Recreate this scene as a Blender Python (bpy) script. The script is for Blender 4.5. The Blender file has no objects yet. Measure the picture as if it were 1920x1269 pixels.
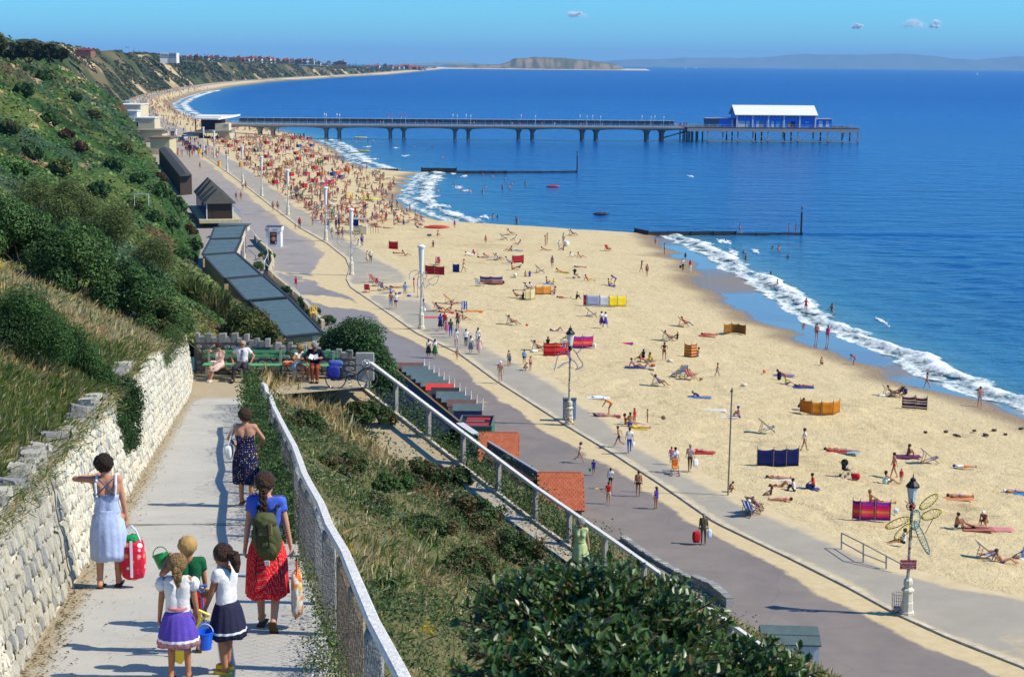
import bpy,bmesh,math,random
import numpy as np
from mathutils import Vector,Matrix
random.seed(7)
RNG=np.random.default_rng(11)
scene=bpy.context.scene
COL=scene.collection
PI=math.pi
# camera
FOC,CX,CY=3200.0,960.0,634.5
CAMZ=28.0
ROLL=0.009
TH=math.atan(520.5/FOC)
F0=Vector((0,math.cos(TH),-math.sin(TH)))
D0=Vector((0,-math.sin(TH),-math.cos(TH)))
X0=Vector((1,0,0))
CR=X0*math.cos(ROLL)-D0*math.sin(ROLL)
CD=X0*math.sin(ROLL)+D0*math.cos(ROLL)
cam_data=bpy.data.cameras.new('camera')
cam=bpy.data.objects.new('camera',cam_data)
COL.objects.link(cam)
m4=Matrix.Identity(4)
for i in range(3):
 m4[i][0],m4[i][1],m4[i][2]=CR[i],-CD[i],-F0[i]
m4[2][3]=CAMZ
cam.matrix_world=m4
cam_data.sensor_width=36
cam_data.lens=FOC/1920*36
cam_data.clip_start,cam_data.clip_end=0.5,120000
cam_data.dof.use_dof=True
cam_data.dof.focus_distance=22
cam_data.dof.aperture_fstop=9
scene.camera=cam
# light
SUN_DIR=Vector((5.9,-0.95,6.1)).normalized()
EL=math.asin(SUN_DIR.z)
AZ=math.atan2(SUN_DIR.x,SUN_DIR.y)
world=bpy.data.worlds.new('World')
scene.world=world
world.use_nodes=True
wn,wl=world.node_tree.nodes,world.node_tree.links
wn.clear()
wo=wn.new('ShaderNodeOutputWorld');bg=wn.new('ShaderNodeBackground')
sky=wn.new('ShaderNodeTexSky');sky.sky_type='NISHITA';sky.sun_disc=False
sky.sun_elevation,sky.sun_rotation=EL,AZ
sky.air_density,sky.dust_density,sky.ozone_density=1.0,0.15,3.0
tint=wn.new('ShaderNodeMixRGB');tint.blend_type='MULTIPLY';tint.inputs[0].default_value=1
tint.inputs[2].default_value=(0.215,0.66,1.08,1)
wl.new(sky.outputs[0],tint.inputs[1]);wl.new(tint.outputs[0],bg.inputs[0]);wl.new(bg.outputs[0],wo.inputs[0])
bg.inputs[1].default_value=0.14
sl=bpy.data.lights.new('sun','SUN');sl.energy=4.6;sl.angle=math.radians(0.53);sl.color=(1,0.915,0.75)
sun=bpy.data.objects.new('sun',sl);COL.objects.link(sun)
sun.rotation_euler=(-SUN_DIR).to_track_quat('-Z','Y').to_euler()
sun.location=(60,-10,90)
vs=scene.view_settings
scene.display_settings.display_device='sRGB'
vs.view_transform='Standard';vs.look='None';vs.exposure=0.32;vs.gamma=1.0;vs.use_curve_mapping=False
cy=scene.cycles
cy.max_bounces=5;cy.diffuse_bounces=2;cy.glossy_bounces=2;cy.transmission_bounces=3;cy.transparent_max_bounces=6
cy.volume_bounces=0
cy.caustics_reflective=False;cy.caustics_refractive=False
cy.sample_clamp_indirect=4
# projection helpers
def ray(px,py):
 return F0*FOC+CR*(px-CX)+CD*(py-CY)
def at_z(px,py,z):
 d=ray(px,py);t=(z-CAMZ)/d.z
 return Vector((d.x*t,d.y*t,z))
def at_y(px,py,y):
 d=ray(px,py);t=y/d.y
 return Vector((d.x*t,y,CAMZ+d.z*t))
def on_ground(px,py,hz,z=2.0):
 for _ in range(12):
  p=at_z(px,py,z);z=0.5*z+0.5*float(hz(p.x,p.y))
 return at_z(px,py,z)
def curve(pts,z):
 a=np.array([(lambda p:(p.y,p.x))(at_z(x,y,z))for x,y in pts])
 return a[np.argsort(a[:,0])]
R_E=6371000.0
def drop(x,y):
 return-(x*x+y*y)/(2*R_E)
 # mesh helpers
def new_obj(name,me,mats=(),parent=None):
 o=bpy.data.objects.new(name,me)
 COL.objects.link(o)
 if me is not None:
  for m in(mats if isinstance(mats,(list,tuple))else[mats]):
   me.materials.append(m)
 if parent is not None:o.parent=parent
 return o
def tag(o,label=None,cat=None,group=None,kind=None):
 if label:o['label']=label
 if cat:o['category']=cat
 if group:o['group']=group
 if kind:o['kind']=kind
 return o
def thing(name,label,cat,loc=(0,0,0),rz=0.0,group=None):
 o=bpy.data.objects.new(name,None);COL.objects.link(o)
 o.location=loc;o.rotation_euler=(0,0,rz);o.empty_display_size=0.2
 return tag(o,label,cat,group)
def np_mesh(name,V,F,col=None,smooth=False,mi=None):
 """V (n,3), F (m,k) int array with constant k; col (n,3) vertex colours"""
 V=np.asarray(V,np.float32);F=np.asarray(F,np.int32)
 me=bpy.data.meshes.new(name)
 me.vertices.add(len(V));me.vertices.foreach_set('co',V.ravel())
 k=F.shape[1]
 me.loops.add(F.size);me.loops.foreach_set('vertex_index',F.ravel())
 me.polygons.add(len(F));me.polygons.foreach_set('loop_start',np.arange(0,F.size,k,dtype=np.int32))
 if mi is not None:me.polygons.foreach_set('material_index',np.asarray(mi,np.int32))
 me.polygons.foreach_set('use_smooth',np.full(len(F),smooth,bool))
 if col is not None:
  a=me.attributes.new('col','FLOAT_COLOR','POINT')
  c=np.ones((len(V),4),np.float32);c[:,:3]=col
  a.data.foreach_set('color',c.ravel())
 me.update(calc_edges=True)
 return me
def fattr(me,name,vals):
 a=me.attributes.new(name,'FLOAT','POINT');a.data.foreach_set('value',np.asarray(vals,np.float32))
def grid_faces(r,c):
 i=np.arange(r*c).reshape(r,c)
 return np.stack([i[:-1,:-1],i[:-1,1:],i[1:,1:],i[1:,:-1]],-1).reshape(-1,4)
class MB:
 def __init__(s):s.v=[];s.f=[];s.m=[]
 def add(s,vs,fs,m=0):
  b=len(s.v);s.v+=[tuple(v)for v in vs]
  for f in fs:s.f.append([b+i for i in f]);s.m.append(m)
  return s
 def box(s,c,d,rz=0.0,m=0,rot=None,taper=1.0):
  x,y,z=d[0]/2,d[1]/2,d[2]/2
  R=rot if rot is not None else Matrix.Rotation(rz,3,'Z')
  vs=[]
  for sz in(-1,1):
   k=taper if sz>0 else 1
   for sx,sy in((-1,-1),(1,-1),(1,1),(-1,1)):
    vs.append(R@Vector((sx*x*k,sy*y*k,sz*z))+Vector(c))
  return s.add(vs,[(3,2,1,0),(4,5,6,7),(0,1,5,4),(1,2,6,5),(2,3,7,6),(3,0,4,7)],m)
 def beam(s,a,b,w,h,m=0,up=(0,0,1)):
  a,b=Vector(a),Vector(b);d=(b-a)
  L=d.length;d.normalize();sd=d.cross(Vector(up))
  if sd.length<1e-4:sd=d.cross(Vector((0,1,0)))
  sd.normalize();u=sd.cross(d)
  R=Matrix((sd,d,u)).transposed()
  return s.box((a+b)/2,(w,L,h),m=m,rot=R)
 def tube(s,a,b,r0,r1=None,n=8,m=0,cap=True):
  r1=r0 if r1 is None else r1
  a,b=Vector(a),Vector(b);d=(b-a).normalized()
  u=d.orthogonal().normalized();w=d.cross(u)
  vs=[]
  for p,r in((a,r0),(b,r1)):
   for i in range(n):
    t=2*PI*i/n;vs.append(p+(u*math.cos(t)+w*math.sin(t))*r)
  fs=[(i,(i+1)%n,n+(i+1)%n,n+i)for i in range(n)]
  if cap:fs+=[tuple(range(n-1,-1,-1)),tuple(range(n,2*n))]
  return s.add(vs,fs,m)
 def path(s,pts,r,n=6,m=0):
  for a,b in zip(pts[:-1],pts[1:]):s.tube(a,b,r,r,n,m)
  return s
 def lathe(s,prof,c=(0,0,0),n=14,m=0):
  vs=[];c=Vector(c)
  for r,z in prof:
   for i in range(n):
    t=2*PI*i/n;vs.append(c+Vector((r*math.cos(t),r*math.sin(t),z)))
  fs=[]
  for j in range(len(prof)-1):
   for i in range(n):fs.append((j*n+i,j*n+(i+1)%n,(j+1)*n+(i+1)%n,(j+1)*n+i))
  fs+=[tuple(range(n-1,-1,-1)),tuple(range((len(prof)-1)*n,len(prof)*n))]
  return s.add(vs,fs,m)
 def ball(s,c,r,n=8,k=5,m=0,sc=(1,1,1)):
  vs=[];c=Vector(c)
  for j in range(k+1):
   p=PI*j/k-PI/2
   for i in range(n):
    t=2*PI*i/n
    vs.append(c+Vector((r*sc[0]*math.cos(p)*math.cos(t),r*sc[1]*math.cos(p)*math.sin(t),r*sc[2]*math.sin(p))))
  fs=[]
  for j in range(k):
   for i in range(n):fs.append((j*n+i,j*n+(i+1)%n,(j+1)*n+(i+1)%n,(j+1)*n+i))
  return s.add(vs,fs,m)
 def prism(s,poly,a,b,m=0):
  """poly: list of (u,w) mapped by function a (bottom) and b (top) -> 3d"""
  n=len(poly);vs=[a(*p)for p in poly]+[b(*p)for p in poly]
  fs=[tuple(range(n-1,-1,-1)),tuple(range(n,2*n))]+[(i,(i+1)%n,n+(i+1)%n,n+i)for i in range(n)]
  return s.add(vs,fs,m)
 def quad(s,a,b,c,d,m=0):return s.add([a,b,c,d],[(0,1,2,3)],m)
 def build(s,name,mats,parent=None,smooth=False,bevel=0.0):
  me=bpy.data.meshes.new(name)
  me.from_pydata(s.v,[],s.f);me.update()
  bm=bmesh.new();bm.from_mesh(me);bmesh.ops.recalc_face_normals(bm,faces=bm.faces)
  bm.to_mesh(me);bm.free()
  o=new_obj(name,me,mats,parent)
  if len(me.materials)>1:me.polygons.foreach_set('material_index',s.m)
  if smooth:me.polygons.foreach_set('use_smooth',[True]*len(me.polygons))
  if bevel>0:
   md=o.modifiers.new('bevel','BEVEL');md.width=bevel;md.segments=1;md.limit_method='ANGLE'
  return o
  # numpy noise
def _hash(ix,iy,seed):
 h=(ix.astype(np.int64)*374761393+iy.astype(np.int64)*668265263+seed*974634777)&0x7fffffff
 h=((h^(h>>13))*1274126177)&0x7fffffff
 return((h^(h>>16))&0xffff)/65535.0
def vnoise(x,y,seed=0):
 x=np.asarray(x,float);y=np.asarray(y,float)
 ix,iy=np.floor(x),np.floor(y);fx,fy=x-ix,y-iy
 fx=fx*fx*(3-2*fx);fy=fy*fy*(3-2*fy)
 a=_hash(ix,iy,seed);b=_hash(ix+1,iy,seed);c=_hash(ix,iy+1,seed);d=_hash(ix+1,iy+1,seed)
 return(a*(1-fx)+b*fx)*(1-fy)+(c*(1-fx)+d*fx)*fy
def fbm(x,y,seed=0,o=4,g=0.5):
 s=0;a=1;t=0
 x=np.asarray(x,float);y=np.asarray(y,float)
 for i in range(o):
  s=s+a*vnoise(x*2**i+17.3*i,y*2**i-9.1*i,seed+i);t+=a;a*=g
 return s/t
def lumps(x,y,seed=0):
 """rounded bumps 0..1 (bush tops): distance to jittered cell centres"""
 x=np.asarray(x,float);y=np.asarray(y,float)
 ix,iy=np.floor(x),np.floor(y);best=np.full(np.broadcast(x,y).shape,9.0)
 for dx in(-1,0,1):
  for dy in(-1,0,1):
   cx=ix+dx;cy_=iy+dy
   px=cx+0.1+0.8*_hash(cx,cy_,seed);py=cy_+0.1+0.8*_hash(cx,cy_,seed+5)
   best=np.minimum(best,(x-px)**2+(y-py)**2)
 return np.sqrt(np.clip(1-best*1.3,0,1))
def sstep(a,b,x):
 t=np.clip((np.asarray(x,float)-a)/(b-a),0,1);return t*t*(3-2*t)
def lin(c):
 """sRGB 0-255 -> linear"""
 return tuple(((v/255)/12.92 if v/255<=0.04045 else((v/255+0.055)/1.055)**2.4)for v in c)
 # materials
_MC={}
def mat(name,color,rough=0.85,noise=0.0,nscale=8.0,spec=0.25,bump=0.0,bscale=40.0,metallic=0.0,key=None):
 k=key or(name,tuple(round(c,3)for c in color),rough,noise,bump)
 if k in _MC:return _MC[k]
 m=bpy.data.materials.new(name);m.use_nodes=True
 nt=m.node_tree;b=nt.nodes['Principled BSDF']
 b.inputs['Base Color'].default_value=(*color,1);b.inputs['Roughness'].default_value=rough
 b.inputs['Specular IOR Level'].default_value=spec;b.inputs['Metallic'].default_value=metallic
 if noise>0 or bump>0:
  tc=nt.nodes.new('ShaderNodeTexCoord')
 if noise>0:
  n=nt.nodes.new('ShaderNodeTexNoise');n.inputs['Scale'].default_value=nscale;n.inputs['Detail'].default_value=6
  n.inputs['Roughness'].default_value=0.65
  mx=nt.nodes.new('ShaderNodeMixRGB');mx.blend_type='MIX'
  mx.inputs[1].default_value=(*[c*(1-noise)for c in color],1);mx.inputs[2].default_value=(*[min(1,c*(1+noise))for c in color],1)
  r=nt.nodes.new('ShaderNodeMapRange');r.inputs[1].default_value=0.3;r.inputs[2].default_value=0.7
  nt.links.new(tc.outputs['Object'],n.inputs['Vector']);nt.links.new(n.outputs[0],r.inputs[0])
  nt.links.new(r.outputs[0],mx.inputs[0]);nt.links.new(mx.outputs[0],b.inputs['Base Color'])
 if bump>0:
  n2=nt.nodes.new('ShaderNodeTexNoise');n2 .inputs['Scale'].default_value=bscale;n2 .inputs['Detail'].default_value=5
  bp=nt.nodes.new('ShaderNodeBump');bp.inputs['Strength'].default_value=bump;bp.inputs['Distance'].default_value=0.05
  nt.links.new(tc.outputs['Object'],n2 .inputs['Vector']);nt.links.new(n2 .outputs[0],bp.inputs['Height']);nt.links.new(bp.outputs[0],b.inputs['Normal'])
 _MC[k]=m
 return m
def M(rgb,rough=0.85,**kw):return mat('paint_%d_%d_%d'%rgb,lin(rgb),rough,**kw)
class NT:
 """small node-tree helper"""
 def __init__(s,name):
  s.m=bpy.data.materials.new(name);s.m.use_nodes=True;s.t=s.m.node_tree;s.b=s.t.nodes['Principled BSDF']
  s.out=s.t.nodes['Material Output']
 def n(s,typ,**kw):
  x=s.t.nodes.new('ShaderNode'+typ)
  for k,v in kw.items():setattr(x,k,v)
  return x
 def l(s,a,b):s.t.links.new(a,b)
 def attr(s,name,col=False):
  a=s.n('Attribute',attribute_name=name);return a.outputs['Color' if col else 'Fac']
 def noise(s,scale,detail=4,rough=0.55,vec=None,sc3=None):
  if vec is None:vec=s.n('TexCoord').outputs['Object']
  if sc3 is not None:
   mp=s.n('Mapping');mp.inputs['Scale'].default_value=sc3;s.l(vec,mp.inputs[0]);vec=mp.outputs[0]
  x=s.n('TexNoise');x.inputs['Scale'].default_value=scale;x.inputs['Detail'].default_value=detail;x.inputs['Roughness'].default_value=rough
  s.l(vec,x.inputs['Vector']);return x.outputs[0]
 def rng(s,v,a,b,c=0.0,d=1.0):
  x=s.n('MapRange');x.inputs[1].default_value=a;x.inputs[2].default_value=b;x.inputs[3].default_value=c;x.inputs[4].default_value=d
  s.l(v,x.inputs[0]);return x.outputs[0]
 def mix(s,f,a,b,mode='MIX'):
  x=s.n('MixRGB',blend_type=mode)
  for i,q in enumerate((f,a,b)):
   if isinstance(q,(int,float)):x.inputs[i].default_value=q
   elif isinstance(q,tuple):x.inputs[i].default_value=(*q,1)if len(q)==3 else q
   else:s.l(q,x.inputs[i])
  return x.outputs[0]
 def math(s,op,a,b=0.0):
  x=s.n('Math',operation=op)
  for i,q in enumerate((a,b)):
   if isinstance(q,(int,float)):x.inputs[i].default_value=q
   else:s.l(q,x.inputs[i])
  return x.outputs[0]
 def bump(s,h,strength=0.3,dist=0.1):
  x=s.n('Bump');x.inputs['Strength'].default_value=strength;x.inputs['Distance'].default_value=dist
  s.l(h,x.inputs['Height']);s.l(x.outputs[0],s.b.inputs['Normal']);return x
 def set(s,**kw):
  for k,v in kw.items():
   i=s.b.inputs[{'base':'Base Color','rough':'Roughness','spec':'Specular IOR Level','ior':'IOR'}[k]]
   if isinstance(v,(int,float)):i.default_value=v
   elif isinstance(v,tuple):i.default_value=(*v,1)
   else:s.l(v,i)
  return s
def leaf_material(name,trans=0.25,rough=0.55,spec=0.25):
 t=NT(name);c=t.attr('col',True)
 t.set(base=c,rough=rough,spec=spec)
 tr=t.n('BsdfTranslucent');t.l(c,tr.inputs[0])
 mx=t.n('MixShader');mx.inputs[0].default_value=trans
 t.l(t.b.outputs[0],mx.inputs[1]);t.l(tr.outputs[0],mx.inputs[2]);t.l(mx.outputs[0],t.out.inputs[0])
 return t.m
LEAF=leaf_material('leaf')
LEAF_GLOSS=leaf_material('glossy_leaf',0.2,0.35,0.5)
GRASS=leaf_material('grass_blade',0.5,0.7,0.15)
# leaf and blade batches
def unit(a):return a/np.maximum(np.linalg.norm(a,axis=1,keepdims=True),1e-9)
def rand_unit(n):return unit(RNG.normal(size=(n,3)))
def leaf_batch(P,N,L,col,asp=0.5):
 """diamond leaves at P facing N, length L"""
 n=len(P);L=np.broadcast_to(np.asarray(L,float),(n,))[:,None]
 T=unit(np.cross(N,rand_unit(n)));B=np.cross(N,T)
 V=np.empty((n,4,3));bend=N*L*0.12
 V[:,0]=P-T*L*0.5-bend;V[:,1]=P+B*L*0.5*asp;V[:,2]=P+T*L*0.5-bend;V[:,3]=P-B*L*0.5*asp
 return V.reshape(-1,3),np.arange(4*n).reshape(n,4),np.repeat(col,4,0)
def blade_batch(P,H,lean,W,col,up=None):
 n=len(P);a=RNG.uniform(0,2*PI,n)
 S=np.stack([np.cos(a),np.sin(a),np.zeros(n)],1)*np.broadcast_to(W,(n,))[:,None]
 D=np.stack([RNG.normal(0,1,n)*lean,RNG.normal(0,1,n)*lean,np.ones(n)],1)if up is None else up+RNG.normal(0,1,(n,3))*lean
 D=unit(D)*np.broadcast_to(H,(n,))[:,None]
 V=np.empty((n,4,3))
 mid=P+D*0.55;tip=P+D+D*np.array([0.25,0.25,-0.12])*RNG.normal(0,1,(n,1))
 V[:,0]=P-S;V[:,1]=P+S;V[:,2]=mid+S*0.6;V[:,3]=tip
 return V.reshape(-1,3),np.arange(4*n).reshape(n,4),np.repeat(col,4,0)
class Batch:
 def __init__(s):s.V=[];s.F=[];s.C=[];s.n=0
 def add(s,vfc):
  V,F,C=vfc;s.V.append(V);s.F.append(F+s.n);s.C.append(C);s.n+=len(V);return s
 def build(s,name,m,parent=None):
  me=np_mesh(name,np.concatenate(s.V),np.concatenate(s.F),np.concatenate(s.C))
  return new_obj(name,me,m,parent)
def jit(c,n,amt=0.25):
 c=np.array(c)[None,:]*(1+RNG.normal(0,amt,(n,1)))*(1+RNG.normal(0,amt*0.3,(n,3)))
 return np.clip(c,0.004,0.9)
def pick(cols,n,p=None,amt=0.2):
 i=RNG.choice(len(cols),n,p=p);c=np.array(cols)[i]
 return np.clip(c*(1+RNG.normal(0,amt,(n,1)))*(1+RNG.normal(0,amt*0.25,(n,3))),0.004,0.9)
 # plan of the place (X as a function of Y)
ZP=2.7
KERB=curve([(1980,1278),(1920,1250),(1780,1195),(1685,1152),(1590,1100),(1480,1045),(1340,978),(1235,905),(1150,850),(1060,796),
(930,713),(860,662),(781,624),(730,588),(679,553),(657,538),(649,523),(655,501),(648,484),(613,456),(564,428),
(510,388),(462,350),(427,324),(380,290),(362,276),(342,262)],ZP)
EDGE=curve([(2000,1136),(1920,1120),(1830,1105),(1700,1068),(1560,1010),(1450,965),(1330,900),(1240,850),(1150,788),(1080,742),
(1000,692),(930,650),(870,608),(820,578),(792,545),(772,513),(723,490),(683,466),(604,411),(560,387),(531,362),
(480,325),(430,293),(400,273),(385,262)],ZP)
DRY=curve([(2010,812),(1920,789),(1829,763),(1763,736),(1674,706),(1560,655),(1491,634),(1469,614),(1403,597),(1380,576),
(1340,553),(1301,531),(1281,517),(1261,484),(1228,460),(1205,442)],0.7)
WATER=curve([(2010,800),(1920,773),(1807,735),(1718,702),(1657,662),(1575,628),(1524,609),(1504,594),(1469,574),(1425,548),
(1392,523),(1336,490),(1292,464),(1248,443),(1235,439),(890,431),(840,420),(800,407),(765,391),(748,374),(752,356),(768,338),
(786,324),(690,317),(655,305),(640,292),(625,280),(600,266),(575,256),(440,231),(395,226),(346,217),(326,205),(322,195),(342,184),(375,174),
(436,162),(500,154),(560,149.5),(650,143.5),(720,140)],0.0)
BACK=np.array([(0,45),(25,36),(40,28),(50,21),(60,14.4),(66,11.6),(72,10.2),(81,7.1),(92,2.4),(96,0.2),(113,-5.2),(125,-10),(132,-14.5),(137,-19),
(157,-25),(200,-37.5),(240,-44),(270,-51),(330,-66),(427,-90),(520,-113),(566,-124),(640,-146),(760,-178)],float)
ROADL=np.array([(55,20),(66,15.5),(72,13.2),(82,10.3),(92,5.2),(96,4.4),(113,-1.4),(130,-5.8),(140,-10),(160,-16),(176,-20.5),(200,-26),(240,-34),
(270,-42),(427,-82),(520,-104),(566,-117),(640,-137),(760,-165)],float)
fK=lambda y:np.interp(y,KERB[:,0],KERB[:,1])
fE=lambda y:np.interp(y,EDGE[:,0],EDGE[:,1])
fW=lambda y:np.interp(y,WATER[:,0],WATER[:,1])
fD=lambda y:np.interp(y,DRY[:,0],DRY[:,1])
fB=lambda y:np.interp(y,BACK[:,0],BACK[:,1])
fR=lambda y:np.interp(y,ROADL[:,0],ROADL[:,1])
YG1=float(at_z(1235,439,0).y);YG2=float(at_z(786,322,0).y)
FARB=curve([(365,250),(300,215),(283,193),(300,184),(323,176),(365,165),(420,156),(480,150.5),(560,145.5),(650,140.5),(720,138)],3.0)
fFB=lambda y:np.interp(y,FARB[:,0],FARB[:,1])
def beach_z(x,y):
 e,w=fE(y),fW(y)
 t=(x-e)/np.maximum(w-e,4)
 z=2.66-2.66*np.clip(t,0,1)**1.25
 return np.where(t>1,-(x-w)*0.05,z)
def ground_z(x,y):
 return np.where(x<fK(y),ZP-0.08,np.where(x<fE(y),ZP,beach_z(x,y)))
def G(px,py):return on_ground(px,py,ground_z)
def path_z(y):return np.where(np.asarray(y)>54.0,24.35-0.131*54.0,24.35-0.131*np.asarray(y,float))
XWALL=lambda y:-2.25-0.150*np.asarray(y,float)
XFEN=lambda y:-0.66-0.1755*(np.asarray(y,float)-10.2)
LOW=np.array([(20,21,8.0),(30,13.6,10.3),(40,6.6,12.5),(46,2.9,13.7),(50,0.55,14.35),(53,-1.8,15.4),(56,-4.25,16.55),(57.3,-5.2,16.95)],float)
fLX=lambda y:np.interp(y,LOW[:,0],LOW[:,1])
fLZ=lambda y:np.interp(y,LOW[:,0],LOW[:,2])
def G_path(px,py):
 return on_ground(px,py,lambda x,y:path_z(y),21)
ZTOP=lambda y:np.interp(y,[0,500,760,1000,1650,2250,3000,4000,7000],[34,35,35,33,30,23,13,6,4])
def hill_base(x,y):
 n=(fB(y)-x)*0.955
 z=3.2+0.6*np.maximum(n,-2)
 zt=ZTOP(y)
 k=4.0
 z=-k*np.log(np.exp(-z/k)+np.exp(-zt/k))
 z=z-1.9*np.exp(-((x+11)**2/60+(y-76)**2/160))-2.2*np.exp(-((x+16)**2/110+(y-124)**2/260))*(y<150)
 return z
def bush_h(x,y):
 """height of the scrub over the hillside"""
 n=(fB(y)-x)*0.955
 far=np.clip(y/150.0,0.6,3.0)
 h=lumps(x/2.6,y/3.2,3)*0.9+lumps(x/6.5+4,y/8.5,8)*1.6
 h=h*(0.45+1.6*fbm(x/22,y/30,21,3))*far**0.55
 return h*sstep(0.5,5,n)*(0.15+0.85*sstep(100,150,y-3.2*np.minimum(x+14,0)))
WALLH=lambda y:np.interp(y,[5,15,20,27,31,34,38,48,55],[1.3,1.35,1.5,1.65,1.75,1.9,2.1,1.9,1.7])
def left_bank_z(x,y):
 wt=path_z(y)+WALLH(y)-0.05
 d=XWALL(y)-0.3-x
 z=wt-0.05+np.interp(y,[10,25,45,58],[0.58,0.56,0.40,0.36])*np.maximum(d,0)
 return np.minimum(z,24.5+0.25*(d))+(fbm(x*0.8,y*0.8,31,3)-0.5)*0.5*sstep(0,1.5,d)
def hill_z(x,y):
 z=hill_base(x,y)+bush_h(x,y)
 k2=sstep(-13.0,-10.6,x)*sstep(92,62,y);z=z*(1-k2)+np.minimum(z,17.0-0.10*np.maximum(y-57.6,0))*k2
 w=sstep(58,84,y);zl=left_bank_z(x,np.minimum(y,58.0))
 k=(1-w)*sstep(-8.5,-12.5,x)
 return zl*k+z*(1-k)
def mid_z(x,y):
 xa,za=XFEN(y)+0.12,path_z(y)-0.04
 xb,zb=fLX(y)-1.75,fLZ(y)-0.03
 t=np.clip((x-xa)/np.maximum(xb-xa,0.3),0,1)
 b=(fbm(x*0.5,y*0.5,41,3)-0.5)*0.9*np.sin(PI*t)
 return za+(zb-za)*(t-0.03*np.sin(2*PI*t))+b
def right_z(x,y):
 xa,za=fLX(y)+0.05,fLZ(y)-0.05
 xb,zb=fB(y)-0.2,2.75
 t=np.clip((x-xa)/np.maximum(xb-xa,0.3),0,1)
 z=za+(zb-za)*t**0.9+(fbm(x*0.4,y*0.4,51,3)-0.5)*0.8*np.sin(PI*t)
 w=sstep(38,57,y)*sstep(0,0.12,t)
 return z*(1-w)+(hill_base(x,y)+0.15*bush_h(x,np.full_like(np.asarray(y,float),57.6)))*w
 # merge far coast into the plan curves
def _merge(a,b,y0):
 return np.concatenate([a[a[:,0]<y0],b[b[:,0]>=y0]])
_fb=FARB.copy();_fb[:,1]=np.minimum(_fb[:,1],fW(_fb[:,0])-14)
FARB=_fb
EDGE=_merge(EDGE,FARB,600)
_k=FARB.copy();_k[:,1]-=7
KERB=_merge(KERB,_k,600)
_k=FARB.copy();_k[:,1]-=14
BACK=_merge(BACK,_k,780)
# ground materials
def sand_material():
 t=NT('sand');vec=t.n('TexCoord').outputs['Object']
 damp,sheen=t.attr('damp'),t.attr('sheen')
 n1=t.rng(t.noise(0.35,6,0.6,vec),0.3,0.7);n2=t.rng(t.noise(2.6,6,0.7,vec),0.35,0.65);n3=t.rng(t.noise(0.06,3,0.5,vec),0.35,0.65)
 c=t.mix(n1,(0.56,0.44,0.228),(0.66,0.535,0.295))
 c=t.mix(t.math('MULTIPLY',n2,0.45),c,(0.52,0.41,0.23))
 sc=t.rng(t.math('MULTIPLY',t.noise(0.9,6,0.75,vec,(0.5,1.3,1)),t.noise(0.13,3,0.5,vec)),0.315,0.37)
 c=t.mix(t.math('MULTIPLY',sc,0.5),c,(0.36,0.265,0.14))
 c=t.mix(t.math('MULTIPLY',n3,0.3),c,(0.60,0.50,0.30))
 spk=t.rng(t.noise(3.2,3,0.6,vec,(1,0.7,1)),0.60,0.68)
 c=t.mix(t.math('MULTIPLY',spk,0.38),c,(0.33,0.24,0.13))
 spk2=t.rng(t.noise(9.0,2,0.5,vec),0.64,0.72)
 c=t.mix(t.math('MULTIPLY',spk2,0.4),c,(0.24,0.175,0.10))
 c=t.mix(damp,c,(0.30,0.215,0.115))
 c=t.mix(sheen,c,(0.13,0.105,0.075))
 r=t.mix(sheen,t.mix(damp,(0.95,)*3,(0.6,)*3),(0.06,)*3)
 t.set(base=c,rough=r,spec=t.mix(sheen,(0.15,)*3,(1.0,)*3))
 h=t.math('ADD',t.math('MULTIPLY',t.noise(1.6,5,0.6,vec),1.0),t.math('MULTIPLY',t.noise(6.5,4,0.6,vec),0.5))
 bp=t.bump(h,0.75,0.28)
 t.l(t.math('SUBTRACT',0.75,t.math('MULTIPLY',sheen,0.74)),bp.inputs['Strength'])
 return t.m
def road_material():
 t=NT('asphalt');vec=t.n('TexCoord').outputs['Object']
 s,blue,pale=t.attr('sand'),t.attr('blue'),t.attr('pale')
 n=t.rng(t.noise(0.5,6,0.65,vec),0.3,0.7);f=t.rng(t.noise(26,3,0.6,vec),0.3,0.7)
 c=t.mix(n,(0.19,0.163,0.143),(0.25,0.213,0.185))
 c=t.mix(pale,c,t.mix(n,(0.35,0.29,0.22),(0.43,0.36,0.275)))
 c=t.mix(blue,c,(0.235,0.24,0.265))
 st=t.rng(t.noise(0.22,5,0.6,vec),0.55,0.75)
 c=t.mix(t.math('MULTIPLY',st,0.35),c,(0.10,0.09,0.10))
 c=t.mix(t.math('MULTIPLY',f,0.18),c,(0.12,0.11,0.11))
 vr=t.n('TexVoronoi',feature='DISTANCE_TO_EDGE');vr.inputs['Scale'].default_value=0.16
 mp=t.n('Mapping');t.l(vec,mp.inputs[0])
 ad=t.n('VectorMath',operation='ADD');t.l(mp.outputs[0],ad.inputs[0])
 nz=t.n('TexNoise');nz.inputs['Scale'].default_value=0.5;t.l(vec,nz.inputs['Vector']);t.l(nz.outputs['Color'],ad.inputs[1]);t.l(ad.outputs[0],vr.inputs['Vector'])
 crack=t.rng(vr.outputs['Distance'],0.0,0.012,1.0,0.0)
 c=t.mix(t.math('MULTIPLY',crack,0.16),c,(0.07,0.065,0.07))
 sc=t.mix(t.rng(t.noise(1.2,6,0.7,vec),0.3,0.7),(0.50,0.39,0.21),(0.62,0.50,0.29))
 edge=t.rng(t.math('ADD',s,t.math('MULTIPLY',t.math('SUBTRACT',t.noise(1.1,7,0.7,vec),0.5),0.9)),0.36,0.62)
 c=t.mix(edge,c,sc)
 t.set(base=c,rough=0.9,spec=0.2);t.bump(t.noise(18,4,0.6,vec),0.25,0.03)
 return t.m
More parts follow.
